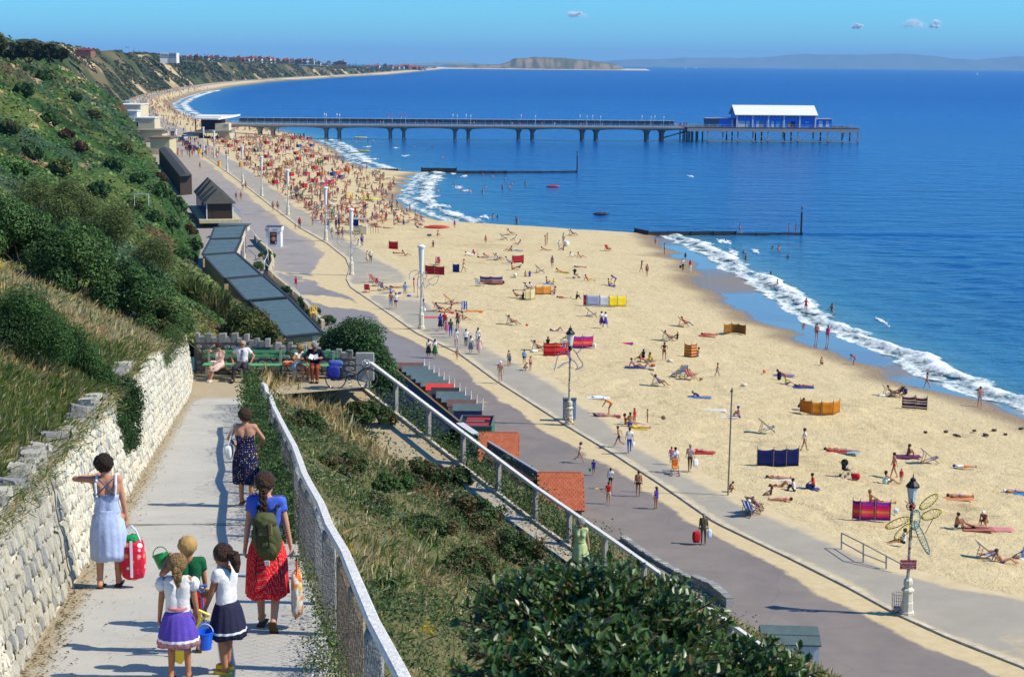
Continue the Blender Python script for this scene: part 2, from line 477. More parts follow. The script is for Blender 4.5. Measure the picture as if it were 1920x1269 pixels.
def pavement_material():
 t=NT('promenade_concrete');vec=t.n('TexCoord').outputs['Object']
 s=t.attr('sand')
 n=t.rng(t.noise(0.4,6,0.65,vec),0.3,0.7);f=t.rng(t.noise(14,4,0.6,vec),0.3,0.7)
 c=t.mix(n,(0.32,0.285,0.225),(0.40,0.36,0.285))
 c=t.mix(t.math('MULTIPLY',f,0.25),c,(0.24,0.215,0.17))
 sc=t.mix(t.rng(t.noise(1.2,6,0.7,vec),0.3,0.7),(0.52,0.41,0.23),(0.63,0.52,0.31))
 edge=t.rng(t.math('ADD',s,t.math('MULTIPLY',t.math('SUBTRACT',t.noise(0.9,7,0.7,vec),0.5),1.0)),0.3,0.72)
 c=t.mix(edge,c,sc)
 t.set(base=c,rough=0.9,spec=0.2);t.bump(t.noise(20,4,0.6,vec),0.2,0.02)
 return t.m
def footpath_material():
 t=NT('footpath_concrete');vec=t.n('TexCoord').outputs['Object']
 s=t.attr('sand')
 n=t.rng(t.noise(0.7,7,0.7,vec),0.3,0.7);f=t.rng(t.noise(45,4,0.7,vec),0.35,0.65);st=t.rng(t.noise(1.5,6,0.7,vec),0.55,0.75)
 c=t.mix(n,(0.43,0.41,0.36),(0.52,0.50,0.44))
 c=t.mix(t.math('MULTIPLY',f,0.35),c,(0.33,0.32,0.28))
 c=t.mix(t.math('MULTIPLY',st,0.5),c,(0.33,0.29,0.215))
 c=t.mix(t.rng(t.math('ADD',s,t.math('MULTIPLY',t.math('SUBTRACT',t.noise(2.2,7,0.75,vec),0.5),0.8)),0.4,0.75),c,(0.38,0.31,0.20))
 t.set(base=c,rough=0.92,spec=0.15);t.bump(t.noise(60,5,0.7,vec),0.5,0.012)
 return t.m
def soil_material(name='soil'):
 t=NT(name);vec=t.n('TexCoord').outputs['Object']
 c=t.attr('col',True)
 n=t.rng(t.noise(3.0,6,0.7,vec),0.3,0.7)
 c2=t.mix(1.0,c,t.mix(n,(0.72,0.72,0.72),(1.28,1.28,1.28)),'MULTIPLY')
 t.set(base=c2,rough=0.95,spec=0.1);t.bump(t.noise(5,5,0.7,vec),0.5,0.15)
 return t.m
def sea_material():
 t=NT('sea_water');vec=t.n('TexCoord').outputs['Object']
 sh,ds=t.attr('shore'),t.attr('dist')
 n=t.rng(t.noise(0.02,7,0.68,vec,(0.4,1.0,1)),0.3,0.7)
 deep=t.mix(n,(0.001,0.058,0.24),(0.001,0.074,0.285))
 mid=t.mix(n,(0.001,0.052,0.185),(0.003,0.078,0.232))
 c=t.mix(t.rng(ds,120,900),mid,deep)
 c=t.mix(t.rng(sh,0,9,1,0),c,(0.13,0.24,0.22))
 c=t.mix(t.rng(sh,6,34,0.55,0),c,(0.05,0.20,0.28))
 w1=t.noise(0.55,3,0.5,vec,(0.55,1.0,1));w2=t.noise(0.17,3,0.55,vec,(0.4,1.0,1));w3=t.noise(2.2,3,0.5,vec,(0.7,1.0,1))
 h=t.math('ADD',t.math('MULTIPLY',w1,0.55),t.math('ADD',t.math('MULTIPLY',w2,1.3),t.math('MULTIPLY',w3,0.13)))
 t.set(base=c,rough=t.mix(t.rng(ds,100,1500),(0.16,)*3,(0.34,)*3),spec=0.32,ior=1.33)
 bp=t.bump(h,0.9,1.0)
 t.l(t.rng(ds,200,6000,1.0,0.6),bp.inputs['Strength'])
 bp.inputs['Distance'].default_value=1.5
 return t.m
SAND,ROAD,PAVE,FOOT,SEA=sand_material(),road_material(),pavement_material(),footpath_material(),sea_material()
SOIL=soil_material()
def foam_material():
 t=NT('surf_foam');vec=t.n('TexCoord').outputs['Object'];a=t.attr('thick')
 n=t.math('ADD',t.math('MULTIPLY',t.noise(1.5,7,0.72,vec,(1,0.7,1)),1.0),a)
 t.set(base=t.mix(t.rng(n,0.75,1.1),(0.55,0.63,0.60),(0.84,0.85,0.84)),rough=0.9,spec=0.1);t.bump(t.noise(2.5,5,0.7,vec),0.6,0.15)
 tr=t.n('BsdfTransparent');mx=t.n('MixShader');t.l(t.rng(n,0.60,0.90),mx.inputs[0]);t.l(tr.outputs[0],mx.inputs[1]);t.l(t.b.outputs[0],mx.inputs[2]);t.l(mx.outputs[0],t.out.inputs[0])
 return t.m
FOAM=foam_material()
CAPS=mat('whitecap_foam',(0.8,0.83,0.83),0.9)
# sea
ys=np.concatenate([np.geomspace(60,700,420),np.geomspace(706,46500,150)])
ss=np.concatenate([np.linspace(-6,60,120),np.geomspace(61,29500,90)])
XW=fW(ys);XW=np.where(ys>6200,-900.0-(ys-6200)*0.3,XW)
Yg=np.repeat(ys[:,None],len(ss),1);Sg=np.repeat(ss[None,:],len(ys),0)
Xg=XW[:,None]+Sg
near=np.clip(1-Yg/520,0,1)
wv=(np.sin(Yg*0.35+Xg*0.75+2.5*vnoise(Xg/9,Yg/9,5))*0.10+(fbm(Xg/3.5,Yg/2.2,6,3)-0.5)*0.34)*near*sstep(0,14,Sg)
Zg=drop(Xg,Yg)+wv
sea_me=np_mesh('sea',np.stack([Xg,Yg,Zg],-1).reshape(-1,3),grid_faces(len(ys),len(ss)),smooth=True)
fattr(sea_me,'shore',np.minimum(Sg,500).ravel());fattr(sea_me,'dist',np.minimum(np.hypot(Xg,Yg),20000).ravel())
tag(new_obj('sea',sea_me,SEA),kind='structure')
# beach
ys=np.geomspace(58,720,1050);nx=190
t=np.linspace(0,1,nx)
X0g,X1g=fE(ys)-0.15,fW(ys)+26
Yg=np.repeat(ys[:,None],nx,1);Xg=X0g[:,None]+(X1g-X0g)[:,None]*t[None,:]
Zg=beach_z(Xg,Yg)
dW=fW(Yg)-Xg
inl=sstep(0,3,Xg-fE(Yg))*sstep(7,12,dW)
amp=np.clip(1.4-Yg/320,0.35,1)
Zg=Zg+inl*amp*((fbm(Xg*1.1,Yg*1.1,61,3)-0.5)*0.20+(fbm(Xg/7,Yg/7,62,2)-0.5)*0.25-0.10*lumps(Xg*1.3,Yg*1.3,63)*(vnoise(Xg/5,Yg/5,64)>0.5))
Zg=np.where(Xg<fE(Yg)+0.1,ZP-0.02,Zg)
beach_me=np_mesh('beach',np.stack([Xg,Yg,Zg],-1).reshape(-1,3),grid_faces(len(ys),nx),smooth=True)
dryw=np.where(Yg<YG1,fD(Yg)-Xg,7.0-3*vnoise(Yg/12,Yg*0,3)+fW(Yg)-7-Xg)
lob=(vnoise(Yg/7.0,Xg*0+1,71)-0.5)*4.5+(vnoise(Yg/2.2,Xg/3,72)-0.5)*1.2
dampv=sstep(3.2,-0.6,dryw+lob*0.7)
tongue=(vnoise((Yg-Xg*0.8)/9.0,Xg/30,73)-0.45)*5
sheenv=sstep(0.4,-1.0,dryw+1.2+lob)*(0.35+0.65*sstep(-1.2,1.2,tongue+1.2))*(Yg<700)
fattr(beach_me,'damp',dampv.ravel());fattr(beach_me,'sheen',np.clip(sheenv,0,1).ravel())
tag(new_obj('beach',beach_me,SAND),kind='structure')
ys=np.geomspace(716,6000,200);nx=24;t=np.linspace(0,1,nx)
xa=fE(ys)-1;xb=fW(ys)+40
Yg=np.repeat(ys[:,None],nx,1);Xg=xa[:,None]+(xb-xa)[:,None]*t
Zg=beach_z(Xg,Yg)+drop(Xg,Yg)
me=np_mesh('far_beach',np.stack([Xg,Yg,Zg],-1).reshape(-1,3),grid_faces(len(ys),nx),smooth=True)
fattr(me,'damp',sstep(7,2,fW(Yg)-Xg).ravel());fattr(me,'sheen',np.zeros(Xg.size))
tag(new_obj('far_beach',me,SAND),kind='structure')
# road, kerb, promenade
def strip(name,ys,fa,fb,z,m,nx,zf=None):
 xa,xb=fa(ys),fb(ys);t=np.linspace(0,1,nx)
 Yg=np.repeat(ys[:,None],nx,1);Xg=xa[:,None]+(xb-xa)[:,None]*t
 Zg=np.full(Xg.shape,z)+(drop(Xg,Yg)if ys.max()>900 else 0)
 me=np_mesh(name,np.stack([Xg,Yg,Zg],-1).reshape(-1,3),grid_faces(len(ys),nx),smooth=True)
 return new_obj(name,me,m),Xg,Yg
ys=np.concatenate([np.linspace(52,260,520),np.geomspace(261,6000,220)])
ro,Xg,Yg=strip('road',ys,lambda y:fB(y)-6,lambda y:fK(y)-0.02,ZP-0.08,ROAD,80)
d=fK(Yg)-Xg
w=0.55+1.9*fbm(Yg/9,Xg/9,81,3)+2.6*np.exp(-((Yg-205)/16)**2)
sw=sstep(0.56,0.70,fbm(Xg/5+Yg/14,Yg/11-Xg/20,83,4))*np.exp(-((Yg-185)/38)**2)*0.9*(d>1)
sv=np.clip(sstep(0.9,-0.7,d-w)+sw+0.35*sstep(0.62,0.75,fbm(Xg/3,Yg/6,85,4)),0,1)
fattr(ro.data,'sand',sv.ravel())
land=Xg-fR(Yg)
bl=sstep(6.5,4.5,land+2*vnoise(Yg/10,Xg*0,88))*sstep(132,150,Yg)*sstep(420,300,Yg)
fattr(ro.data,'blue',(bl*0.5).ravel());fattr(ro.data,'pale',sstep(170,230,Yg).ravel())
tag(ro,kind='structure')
pv,Xg,Yg=strip('promenade',ys,lambda y:fK(y)+0.30,lambda y:fE(y)+0.5,ZP,PAVE,24)
de=fE(Yg)-Xg;dk=Xg-fK(Yg)
sv=0.75*sstep(1.6,0.1,de)+0.34*sstep(0.35,0.7,fbm(Xg/4,Yg/7,91,4))+0.55*sstep(0.9,0.2,dk)+0.8*np.exp(-((Yg-188)/8)**2)*sstep(0.3,0.55,fbm(Xg/3,Yg/3,93,3))
fattr(pv.data,'sand',np.clip(sv,0,1).ravel())
tag(pv,kind='structure')
KERBM=mat('kerb_stone',(0.52,0.46,0.35),0.9,noise=0.25,nscale=1.5)
kb=MB()
kys=np.arange(56,560,0.92)
for a,b in zip(kys[:-1],kys[1:]):
 b-=0.02 if a<170 else 0
 pa,pb=(fK(a),a),(fK(b),b)
 q=random.uniform(-0.008,0.008)
 vs=[(pa[0],a,ZP-0.2),(pa[0]+0.3,a,ZP-0.2),(pb[0]+0.3,b,ZP-0.2),(pb[0],b,ZP-0.2),
(pa[0]+0.015,a,ZP+0.012+q),(pa[0]+0.3,a,ZP+0.012+q),(pb[0]+0.3,b,ZP+0.012+q),(pb[0]+0.015,b,ZP+0.012+q)]
 kb.add(vs,[(3,2,1,0),(4,5,6,7),(0,1,5,4),(1,2,6,5),(2,3,7,6),(3,0,4,7)])
tag(kb.build('kerb',KERBM),kind='structure')
# upper footpath, landing, lower path
ys=np.linspace(4,58.5,330);nx=26;t=np.linspace(0,1,nx)
xa=XWALL(ys)-0.25;xb=np.where(ys<52.5,XFEN(ys)+0.12,np.minimum(XFEN(52.5)+0.12+np.maximum(ys-54.0,0)*2.0,-4.9-(ys>56.9)*0.9))
Yg=np.repeat(ys[:,None],nx,1);Xg=xa[:,None]+(xb-xa)[:,None]*t
Zg=path_z(Yg)+(fbm(Xg*1.2,Yg*1.2,95,2)-0.5)*0.03
me=np_mesh('footpath',np.stack([Xg,Yg,Zg],-1).reshape(-1,3),grid_faces(len(ys),nx),smooth=True)
dl=Xg-(XWALL(Yg));dr=XFEN(Yg)-Xg
fattr(me,'sand',np.clip(0.8*sstep(0.55,0.0,dl)+0.5*sstep(0.35,0.0,dr)*(Yg<50)+0.75*sstep(50,54,Yg),0,1).ravel())
tag(new_obj('footpath',me,FOOT),kind='structure')
DARKSTRIP=mat('dark_path_strip',(0.11,0.10,0.085),0.9,noise=0.3)  # thin dark strips laid across the footpath from wall to fence
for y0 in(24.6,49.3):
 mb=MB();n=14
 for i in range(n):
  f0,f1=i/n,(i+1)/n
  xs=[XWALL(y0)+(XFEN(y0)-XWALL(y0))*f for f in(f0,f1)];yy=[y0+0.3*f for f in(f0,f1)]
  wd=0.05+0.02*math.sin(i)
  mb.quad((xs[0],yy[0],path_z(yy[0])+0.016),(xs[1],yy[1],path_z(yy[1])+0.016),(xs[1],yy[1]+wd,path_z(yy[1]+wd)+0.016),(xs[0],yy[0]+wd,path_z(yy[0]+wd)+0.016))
 tag(mb.build('path_strip',DARKSTRIP),kind='structure')
ys=np.linspace(20,57.4,200);nx=10;t=np.linspace(0,1,nx)
xb=fLX(ys)-0.05;xa=xb-1.9
Yg=np.repeat(ys[:,None],nx,1);Xg=xa[:,None]+(xb-xa)[:,None]*t
Zg=fLZ(Yg)+0.02*fbm(Xg*2,Yg*2,96,2)
me=np_mesh('lower_path',np.stack([Xg,Yg,Zg],-1).reshape(-1,3),grid_faces(len(ys),nx),smooth=True)
fattr(me,'sand',np.clip(sstep(52,55,Yg)*0.4+0.62,0,1).ravel())
tag(new_obj('lower_path',me,FOOT),kind='structure')
ke=MB()
for a,b in zip(ys[:-1],ys[1:]):
 ke.beam((fLX(a)+0.02,a,fLZ(a)+0.02),(fLX(b)+0.02,b,fLZ(b)+0.02),0.1,0.14)
tag(ke.build('path_edging',KERBM),kind='structure')
# hillsides
C_DARK,C_GREEN,C_OLIVE,C_LIGHT=(0.018,0.042,0.011),(0.030,0.070,0.014),(0.062,0.078,0.020),(0.095,0.125,0.034)
C_BROWN,C_STRAW,C_BARE,C_BLUEG=(0.085,0.050,0.020),(0.24,0.185,0.095),(0.44,0.315,0.16),(0.036,0.066,0.036)
def hill_mix(x,y):
 """colour of the cover at x, y"""
 n=(fB(y)-x)*0.955
 a=fbm(x/14,y/26,101,4);b=fbm(x/6,y/11,102,4);c=fbm(x/9+y/60,y/45,103,4)
 col=np.empty(x.shape+(3,));col[:]=C_GREEN
 def lay(cc,w):col[:]=col*(1-w[...,None])+np.array(cc)*w[...,None]
 lay(C_DARK,sstep(0.47,0.58,a));lay(C_OLIVE,sstep(0.56,0.64,b)*0.8);lay(C_BROWN,sstep(0.60,0.66,c)*0.8)
 lay(C_BLUEG,sstep(0.58,0.7,fbm(x/20,y/30,104,3))*0.7)
 lay(C_LIGHT,sstep(0.6,0.7,fbm(x/8,y/15,105,3))*0.7)
 top=sstep(24,33,hill_base(x,y)+5*(fbm(x/20,y/40,106,3)-0.5))*sstep(220,300,y)
 lay(C_STRAW,top*0.55)
 bare=sstep(0.665,0.71,fbm(x/4+3,y/11,107,5,0.62))*sstep(9,16,n)*0.8*sstep(110,160,y)
 lay(C_BARE,bare)
 return col,bare
def terrain(name,X,Y,Z,C):
 me=np_mesh(name,np.stack([X,Y,Z],-1).reshape(-1,3),grid_faces(*X.shape),C.reshape(-1,3),smooth=True)
 return tag(new_obj(name,me,SOIL),kind='structure')
ys=np.geomspace(57.6,800,620);ns=np.concatenate([np.linspace(-2.5,60,190),np.linspace(61,200,40)])
Yg=np.repeat(ys[:,None],len(ns),1);Xg=fB(Yg)-np.repeat(ns[None,:],len(ys),0)/0.955
Zg=np.maximum(hill_z(Xg,Yg),2.4)
Zg=np.where(ns[None,:]<0,2.4,Zg)
Cg,_=hill_mix(Xg,Yg)
terrain('hillside',Xg,Yg,Zg,Cg)
ys=np.linspace(3,58.2,260);ds=np.linspace(0.0,1,90)**1.5*32
Yg=np.repeat(ys[:,None],len(ds),1);Xg=XWALL(Yg)-0.42-ds[None,:]
Zg=left_bank_z(Xg,Yg)
g=fbm(Xg/1.5,Yg/1.5,111,3)[...,None]
terrain('grass_bank',Xg,Yg,Zg,np.array((0.10,0.13,0.034))*(1-g)+np.array((0.23,0.185,0.085))*g)
ys=np.linspace(4,57.5,260);t=np.linspace(0,1,110)
xa=XFEN(ys)+0.1;xb=np.maximum(fLX(ys)-1.75,xa+0.05)
Yg=np.repeat(ys[:,None],len(t),1);Xg=xa[:,None]+(xb-xa)[:,None]*t
Zg=mid_z(Xg,Yg)
g=fbm(Xg/1.5,Yg/1.5,112,3)[...,None]
terrain('bramble_bank',Xg,Yg,Zg,np.array((0.075,0.10,0.03))*(1-g)+np.array((0.20,0.155,0.075))*g)
ys=np.linspace(10,58.2,240);t=np.linspace(0,1,90)
xa=fLX(ys);xb=np.maximum(fB(ys),xa+0.2)
Yg=np.repeat(ys[:,None],len(t),1);Xg=xa[:,None]+(xb-xa)[:,None]*t
Zg=right_z(Xg,Yg)
g=fbm(Xg/2,Yg/2,113,3)[...,None]
terrain('grass_slope',Xg,Yg,Zg,np.array((0.06,0.075,0.022))*(1-g)+np.array((0.22,0.165,0.08))*g)
ys=np.geomspace(700,7000,420);ns=np.concatenate([np.linspace(-1,50,90),np.geomspace(51,1200,50)])
Yg=np.repeat(ys[:,None],len(ns),1);Ng=np.repeat(ns[None,:],len(ys),0)
gul=(fbm(Yg/42,Ng/200,121,4)-0.5)*26*sstep(4,24,Ng)*sstep(120,60,Ng)
Xg=fB(Yg)-Ng-gul
zt=ZTOP(Yg)+(fbm(Yg/160,Ng/160,122,3)-0.5)*5
Zg=np.minimum(2.7+0.9*np.maximum(Ng,0),zt+0.004*np.maximum(Ng-40,0))+(fbm(Yg/9,Ng/7,123,3)-0.5)*3.5*sstep(2,10,Ng)
Zg=Zg+drop(Xg,Yg)
Cg=np.empty(Xg.shape+(3,));Cg[:]=(0.055,0.070,0.026)
def lay(cc,w):Cg[:]=Cg*(1-w[...,None])+np.array(cc)*w[...,None]
lay((0.025,0.045,0.016),sstep(0.48,0.6,fbm(Yg/26,Ng/16,124,4)))
lay((0.17,0.13,0.07),sstep(0.52,0.66,fbm(Yg/38,Ng/60,125,4))*0.75)
lay((0.46,0.34,0.19),sstep(0.60,0.66,fbm(Yg/30+Ng/40,Ng/34,126,4))*sstep(44,30,Ng))
lay((0.10,0.11,0.045),sstep(40,60,Ng)*0.6)
me=np_mesh('far_cliff',np.stack([Xg,Yg,Zg],-1).reshape(-1,3),grid_faces(*Xg.shape),Cg.reshape(-1,3),smooth=True)
tag(new_obj('far_cliff',me,SOIL),kind='structure')
def ridge(name,sky,Y,depth,base_z,cols,rough,front=0.25,nsub=180,seed=0):
 sx=np.array([p[0]for p in sky],float);sy=np.array([p[1]for p in sky],float)
 u=np.linspace(sx[0],sx[-1],nsub);v=np.interp(u,sx,sy)
 P=[at_y(a,b,Y)for a,b in zip(u,v)]
 xs=np.array([p.x for p in P]);zt=np.array([p.z for p in P])
 w=np.linspace(-1,1,30)
 prof=np.where(w<0,sstep(-1,-1+front*2,w),sstep(1,0.2,w))
 X=np.repeat(xs[:,None],30,1);W=np.repeat(w[None,:],nsub,0)
 Yv=Y+W*depth+(fbm(X/depth*2.2,W*0,seed,4)-0.5)*depth*0.5
 Zb=base_z+drop(X,Yv)
 Zv=Zb+np.maximum(zt[:,None]-Zb,0)*prof[None,:]*(1+rough*(fbm(X/depth*6,W*3,seed+1,4)-0.6)*(prof[None,:]>0.1))
 n=fbm(X/depth*5,W*5,seed+2,4)[...,None];k=(sstep(-0.98,-0.9,W)*sstep(-1+front*2.1,-1+front*1.3,W))[...,None]
 C=np.array(cols[0])*n+np.array(cols[1])*(1-n)
 s=sstep(0.35,0.6,fbm(X/depth*9,W*2,seed+3,4))[...,None]
 C=C*(1-k*s)+np.array(cols[2])*k*s
 C=np.where(W[...,None]<-0.955,np.array((0.60,0.50,0.33)),C)if len(cols)>3 else C
 me=np_mesh(name,np.stack([X,Yv,Zv],-1).reshape(-1,3),grid_faces(nsub,30),C.reshape(-1,3),smooth=True)
 return tag(new_obj(name,me,SOIL),kind='structure')
ridge('headland',[(800,133),(836,126),(850,123),(905,122),(938,121),(955,116),(968,110),(990,108),(1060,109),(1095,113),(1130,118),(1152,120),(1163,126),(1172,131)],6500,230,0.8,
[(0.08,0.085,0.035),(0.14,0.125,0.07),(0.27,0.20,0.12),1],0.35,0.3,260,201)
sp=MB();pts=[(780,136.6),(840,135.0),(900,134.2),(1000,133.4),(1100,132.4),(1160,131.8),(1215,131.2)]
sb=[at_y(a,b,6320)for a,b in pts]
for p,q in zip(sb[:-1],sb[1:]):
 sp.quad((p.x,6180,drop(p.x,6180)-0.4),(q.x,6180,drop(q.x,6180)-0.4),(q.x,6420,drop(q.x,6400)+5.0),(p.x,6420,drop(p.x,6400)+5.0))
tag(sp.build('far_spit',mat('far_sand',(0.62,0.52,0.34),0.95,noise=0.2,nscale=0.01)),kind='structure')
ridge('distant_hills',[(1040,124),(1100,116),(1196,112),(1291,109),(1380,109),(1433,108),(1493,103),(1611,102),(1712,101),(1760,106),(1790,111),(1837,113),(1873,109),(1920,105),(2000,102),(2150,106)],
26000,2200,0,[(0.04,0.06,0.03),(0.09,0.09,0.05),(0.10,0.10,0.07)],0.2,0.9,240,301)
ridge('distant_hills',[(690,130),(740,121),(800,118),(850,117),(880,119),(940,124),(990,128)],13500,900,0,[(0.06,0.09,0.03),(0.12,0.12,0.06),(0.2,0.2,0.1)],0.4,0.8,120,311)
# haze
hz=MB().box((0,17500,-25),(62000,60000,700))
ho=hz.build('haze',[])
ho.location=(0,0,0)
hm=bpy.data.materials.new('haze');hm.use_nodes=True
ht=hm.node_tree;ht.nodes.remove(ht.nodes['Principled BSDF'])
pvn=ht.nodes.new('ShaderNodeVolumePrincipled');pvn.inputs['Color'].default_value=(0.34,0.66,1.0,1)
pvn.inputs['Density'].default_value=0.000056;pvn.inputs['Anisotropy'].default_value=0.0
ht.links.new(pvn.outputs[0],ht.nodes['Material Output'].inputs['Volume'])
ho.data.materials.append(hm);tag(ho,kind='stuff')
# surf
FS=curve([(2010,775),(1920,754),(1829,714),(1652,644),(1524,577),(1486,548),(1436,523),(1381,493),(1321,457),(1253,438)],0.0)
fFS=lambda y:np.interp(y,FS[:,0],FS[:,1])
def surf(name,ya,yb,fa,fb,step,seed,thr=0.42,hgt=0.5,fx=1.3,fy=1.9,lace=0.0):
 ys=np.arange(ya,yb,step*1.5);nx=int(max(8,np.mean(fb(ys)-fa(ys))/step));t=np.linspace(0,1,nx)
 xa,xb=fa(ys),fb(ys)
 Yg=np.repeat(ys[:,None],nx,1);T=np.repeat(t[None,:],len(ys),0)
 Xg=xa[:,None]+(xb-xa)[:,None]*t+(fbm(Yg/3,T*0,seed,3)-0.5)*3.0
 n=fbm(Xg/fx,Yg/fy,seed+1,6,0.68);big=vnoise(Yg/6,T*0,seed+2)
 crest=np.exp(-((T-0.62)/0.2)**2)
 Zg=0.06+hgt*crest*(0.35+0.9*big)*(0.6+0.8*n)+0.18*(n-0.5)
 m=n+0.42*crest*(0.3+big)+0.22*np.exp(-((T-0.18)/0.12)**2)-0.25*sstep(0.85,1,T)-0.12*sstep(0.12,0,T)-0.12*sstep(0.3,0.45,T)*sstep(0.6,0.45,T)
 F=grid_faces(len(ys),nx);keep=m.ravel()[F].mean(1)>thr+0.06
 me=np_mesh(name,np.stack([Xg,Yg,Zg],-1).reshape(-1,3),F[keep],smooth=True)
 fattr(me,'thick',(0.30-lace+0.55*(m-thr)-0.35*sstep(0.75,1,T)-0.2*sstep(0.15,0,T)).ravel())
 return tag(new_obj(name,me,FOAM),kind='stuff')
surf('surf',118,YG1-1,lambda y:fW(y)-1.0,lambda y:fFS(y)+1.6,0.12,401,0.37,0.42,1.1,2.2,0.13)
surf('surf',YG1+8,YG2-3,lambda y:fW(y)-0.5,lambda y:fW(y)+9,0.20,411,0.50,0.22,1.0,4.5,0.12)
surf('surf',YG2+6,600,lambda y:fW(y)-0.5,lambda y:fW(y)+9,0.28,421,0.50,0.22,1.2,5.0,0.12)
surf('surf',800,1500,lambda y:fW(y)-1,lambda y:fW(y)+12,0.7,431,0.50,0.3,2.0,9.0,0.1)
wc=MB()
for(px,py,wd)in[(830,386,15),(905,407,12),(858,351,9),(875,357,8),(870,330,6),(850,325,6),(702,298,7),(760,292,8),(1355,452,14),(1375,473,9),(1415,470,5),(1652,601,4),(1728,673,4),(1295,330,4),(690,275,6),(742,277,5),(655,305,8)]:
 p=at_z(px,py,0.1);s=p.y/FOC
 for k in range(36):
  q=Vector((p.x+random.gauss(0,wd*s*0.45),p.y+random.gauss(0,1.3+wd*0.04),0.05))
  r=random.uniform(0.08,0.26)*(1+wd/18)
  wc.ball(q,r*0.6,5,3,0,(1.8,0.9,0.35))
tag(wc.build('whitecaps',CAPS,smooth=True),kind='stuff')
# vegetation
def ysample(n,y0,y1,p=1.5):
 u=RNG.random(n);return(y0**-p+u*(y1**-p-y0**-p))**(-1/p)
def leafsize(y,lo,k=0.0017):return np.maximum(lo,k*np.hypot(y,0))
UPR=np.array([0.45,-0.10,0.88])
b=Batch()
n=400000
y=ysample(n,58,780,1.0);u=RNG.random(n)
x=fB(y)-(0.3+u**0.9*np.minimum(230,26+0.33*y))/0.955
ok=(x/y>-0.335)&(x<fB(y))&((x<-10)|(y>60));x,y=x[ok],y[ok]
col,bare=hill_mix(x,y)
k=RNG.random(len(x))>bare*1.15+0.10
x,y,col=x[k],y[k],col[k];n=len(x)
L=leafsize(y,0.10,0.0020)*RNG.uniform(0.6,1.5,n)
P=np.stack([x,y,hill_z(x,y)+RNG.uniform(-0.25,0.9,n)*L],1)
C=np.clip(col*1.75*(1+RNG.normal(0,0.42,(n,1)))*(1+RNG.normal(0,0.10,(n,3))),0.004,0.6)
b.add(leaf_batch(P,unit(UPR+0.75*rand_unit(n)),L,C,0.75))
tag(b.build('hillside_scrub',LEAF),kind='stuff')
b=Batch();n=40000
y=ysample(n,760,4200,1.2);N_=RNG.uniform(0,48,n)
gul=(fbm(y/42,N_/200,121,4)-0.5)*26*sstep(4,24,N_)
x=fB(y)-N_-gul
z=np.minimum(2.7+0.9*N_,ZTOP(y)+(fbm(y/160,N_/160,122,3)-0.5)*5)+(fbm(y/9,N_/7,123,3)-0.5)*3.5*sstep(2,10,N_)+drop(x,y)
k=fbm(y/26,N_/16,124,4)>0.47
x,y,z=x[k],y[k],z[k];n=len(x);L=0.0016*y*RNG.uniform(0.6,1.5,n)
b.add(leaf_batch(np.stack([x,y,z+0.2*L],1),unit(UPR+0.7*rand_unit(n)),L,pick([(0.022,0.040,0.015),(0.04,0.055,0.02),(0.07,0.07,0.03)],n),0.9))
tag(b.build('far_cliff_scrub',LEAF),kind='stuff')
GR=[(0.131,0.194,0.037),(0.175,0.225,0.050),(0.263,0.250,0.088),(0.081,0.144,0.030)]
DRYG=[(0.672,0.512,0.256),(0.528,0.384,0.184),(0.800,0.656,0.368),(0.416,0.304,0.144)]
b=Batch();n=170000
y=ysample(n,11,58,1.2);d=RNG.random(n)**1.3*np.minimum(26,0.35+0.17*y);d=d+0.25*sstep(34,26,y);x=XWALL(y)-0.3-d
g=fbm(x/1.6,y/2.2,131,3);dry=sstep(0.55,0.68,g)*0.6+sstep(34,42,y)*0.6
straw=RNG.random(n)<np.clip(dry+0.12,0,1)
C=np.where(straw[:,None],pick(DRYG,n),pick(GR,n))
H=RNG.uniform(0.12,0.34,n)*(0.5+0.9*fbm(x,y,132,2))*np.interp(y,[11,22,40],[0.5,0.75,1.0])
P=np.stack([x,y,left_bank_z(x,y)-0.02],1)
b.add(blade_batch(P,H,0.40,np.maximum(0.004,0.00030*y),C,np.array([0.42,-0.12,0.9])))
n=16000
y=ysample(n,12,57,0.9);H_=WALLH(y)
P=np.stack([XWALL(y)-0.17*H_+RNG.normal(-0.10,0.13,n),y,path_z(y)+H_+RNG.normal(0.03,0.06,n)],1)
b.add(blade_batch(P,RNG.uniform(0.06,0.20,n)*np.interp(y,[12,30],[0.6,1])*(0.4+fbm(y/1.2,y*0,133,3)),0.45,np.maximum(0.004,0.0003*y),np.where((RNG.random(n)<0.4)[:,None],pick(DRYG,n),pick(GR,n)),np.array([0.75,-0.1,0.25])))
tag(b.build('bank_grass',GRASS),kind='stuff')
def zone(x,y):return fbm(x/2.2+5,y/3.2,141,3)
b=Batch();n=150000
y=ysample(n,8.5,57,1.1);t=RNG.random(n)**1.1
xa=XFEN(y)+0.15;xb=fLX(y)-1.7;x=xa+(xb-xa)*t
z_=zone(x,y);k=(z_<0.49)|(RNG.random(n)<0.15);k&=(x/y<0.2)
x,y=x[k],y[k];n=len(x)
near_land=sstep(44,52,y)
straw=RNG.random(n)<np.clip(0.42+0.45*near_land-0.25*sstep(26,36,y)*sstep(46,40,y),0,1)
C=np.where(straw[:,None],pick(DRYG,n),pick(GR,n))
H=RNG.uniform(0.10,0.32,n)*(1+0.9*near_land)
b.add(blade_batch(np.stack([x,y,mid_z(x,y)-0.02],1),H,0.5,np.maximum(0.005,0.00038*y),C,np.array([0.2,-0.1,0.95])))
tag(b.build('slope_grass',GRASS),kind='stuff')
b=Batch();n=240000
y=ysample(n,8.5,55,1.1);t=RNG.random(n)
xa=XFEN(y)+0.1;xb=fLX(y)-0.75-0.5*fbm(y/1.2,y*0,171,3)-0.6*sstep(48,53,y);x=xa+(xb-xa)*t
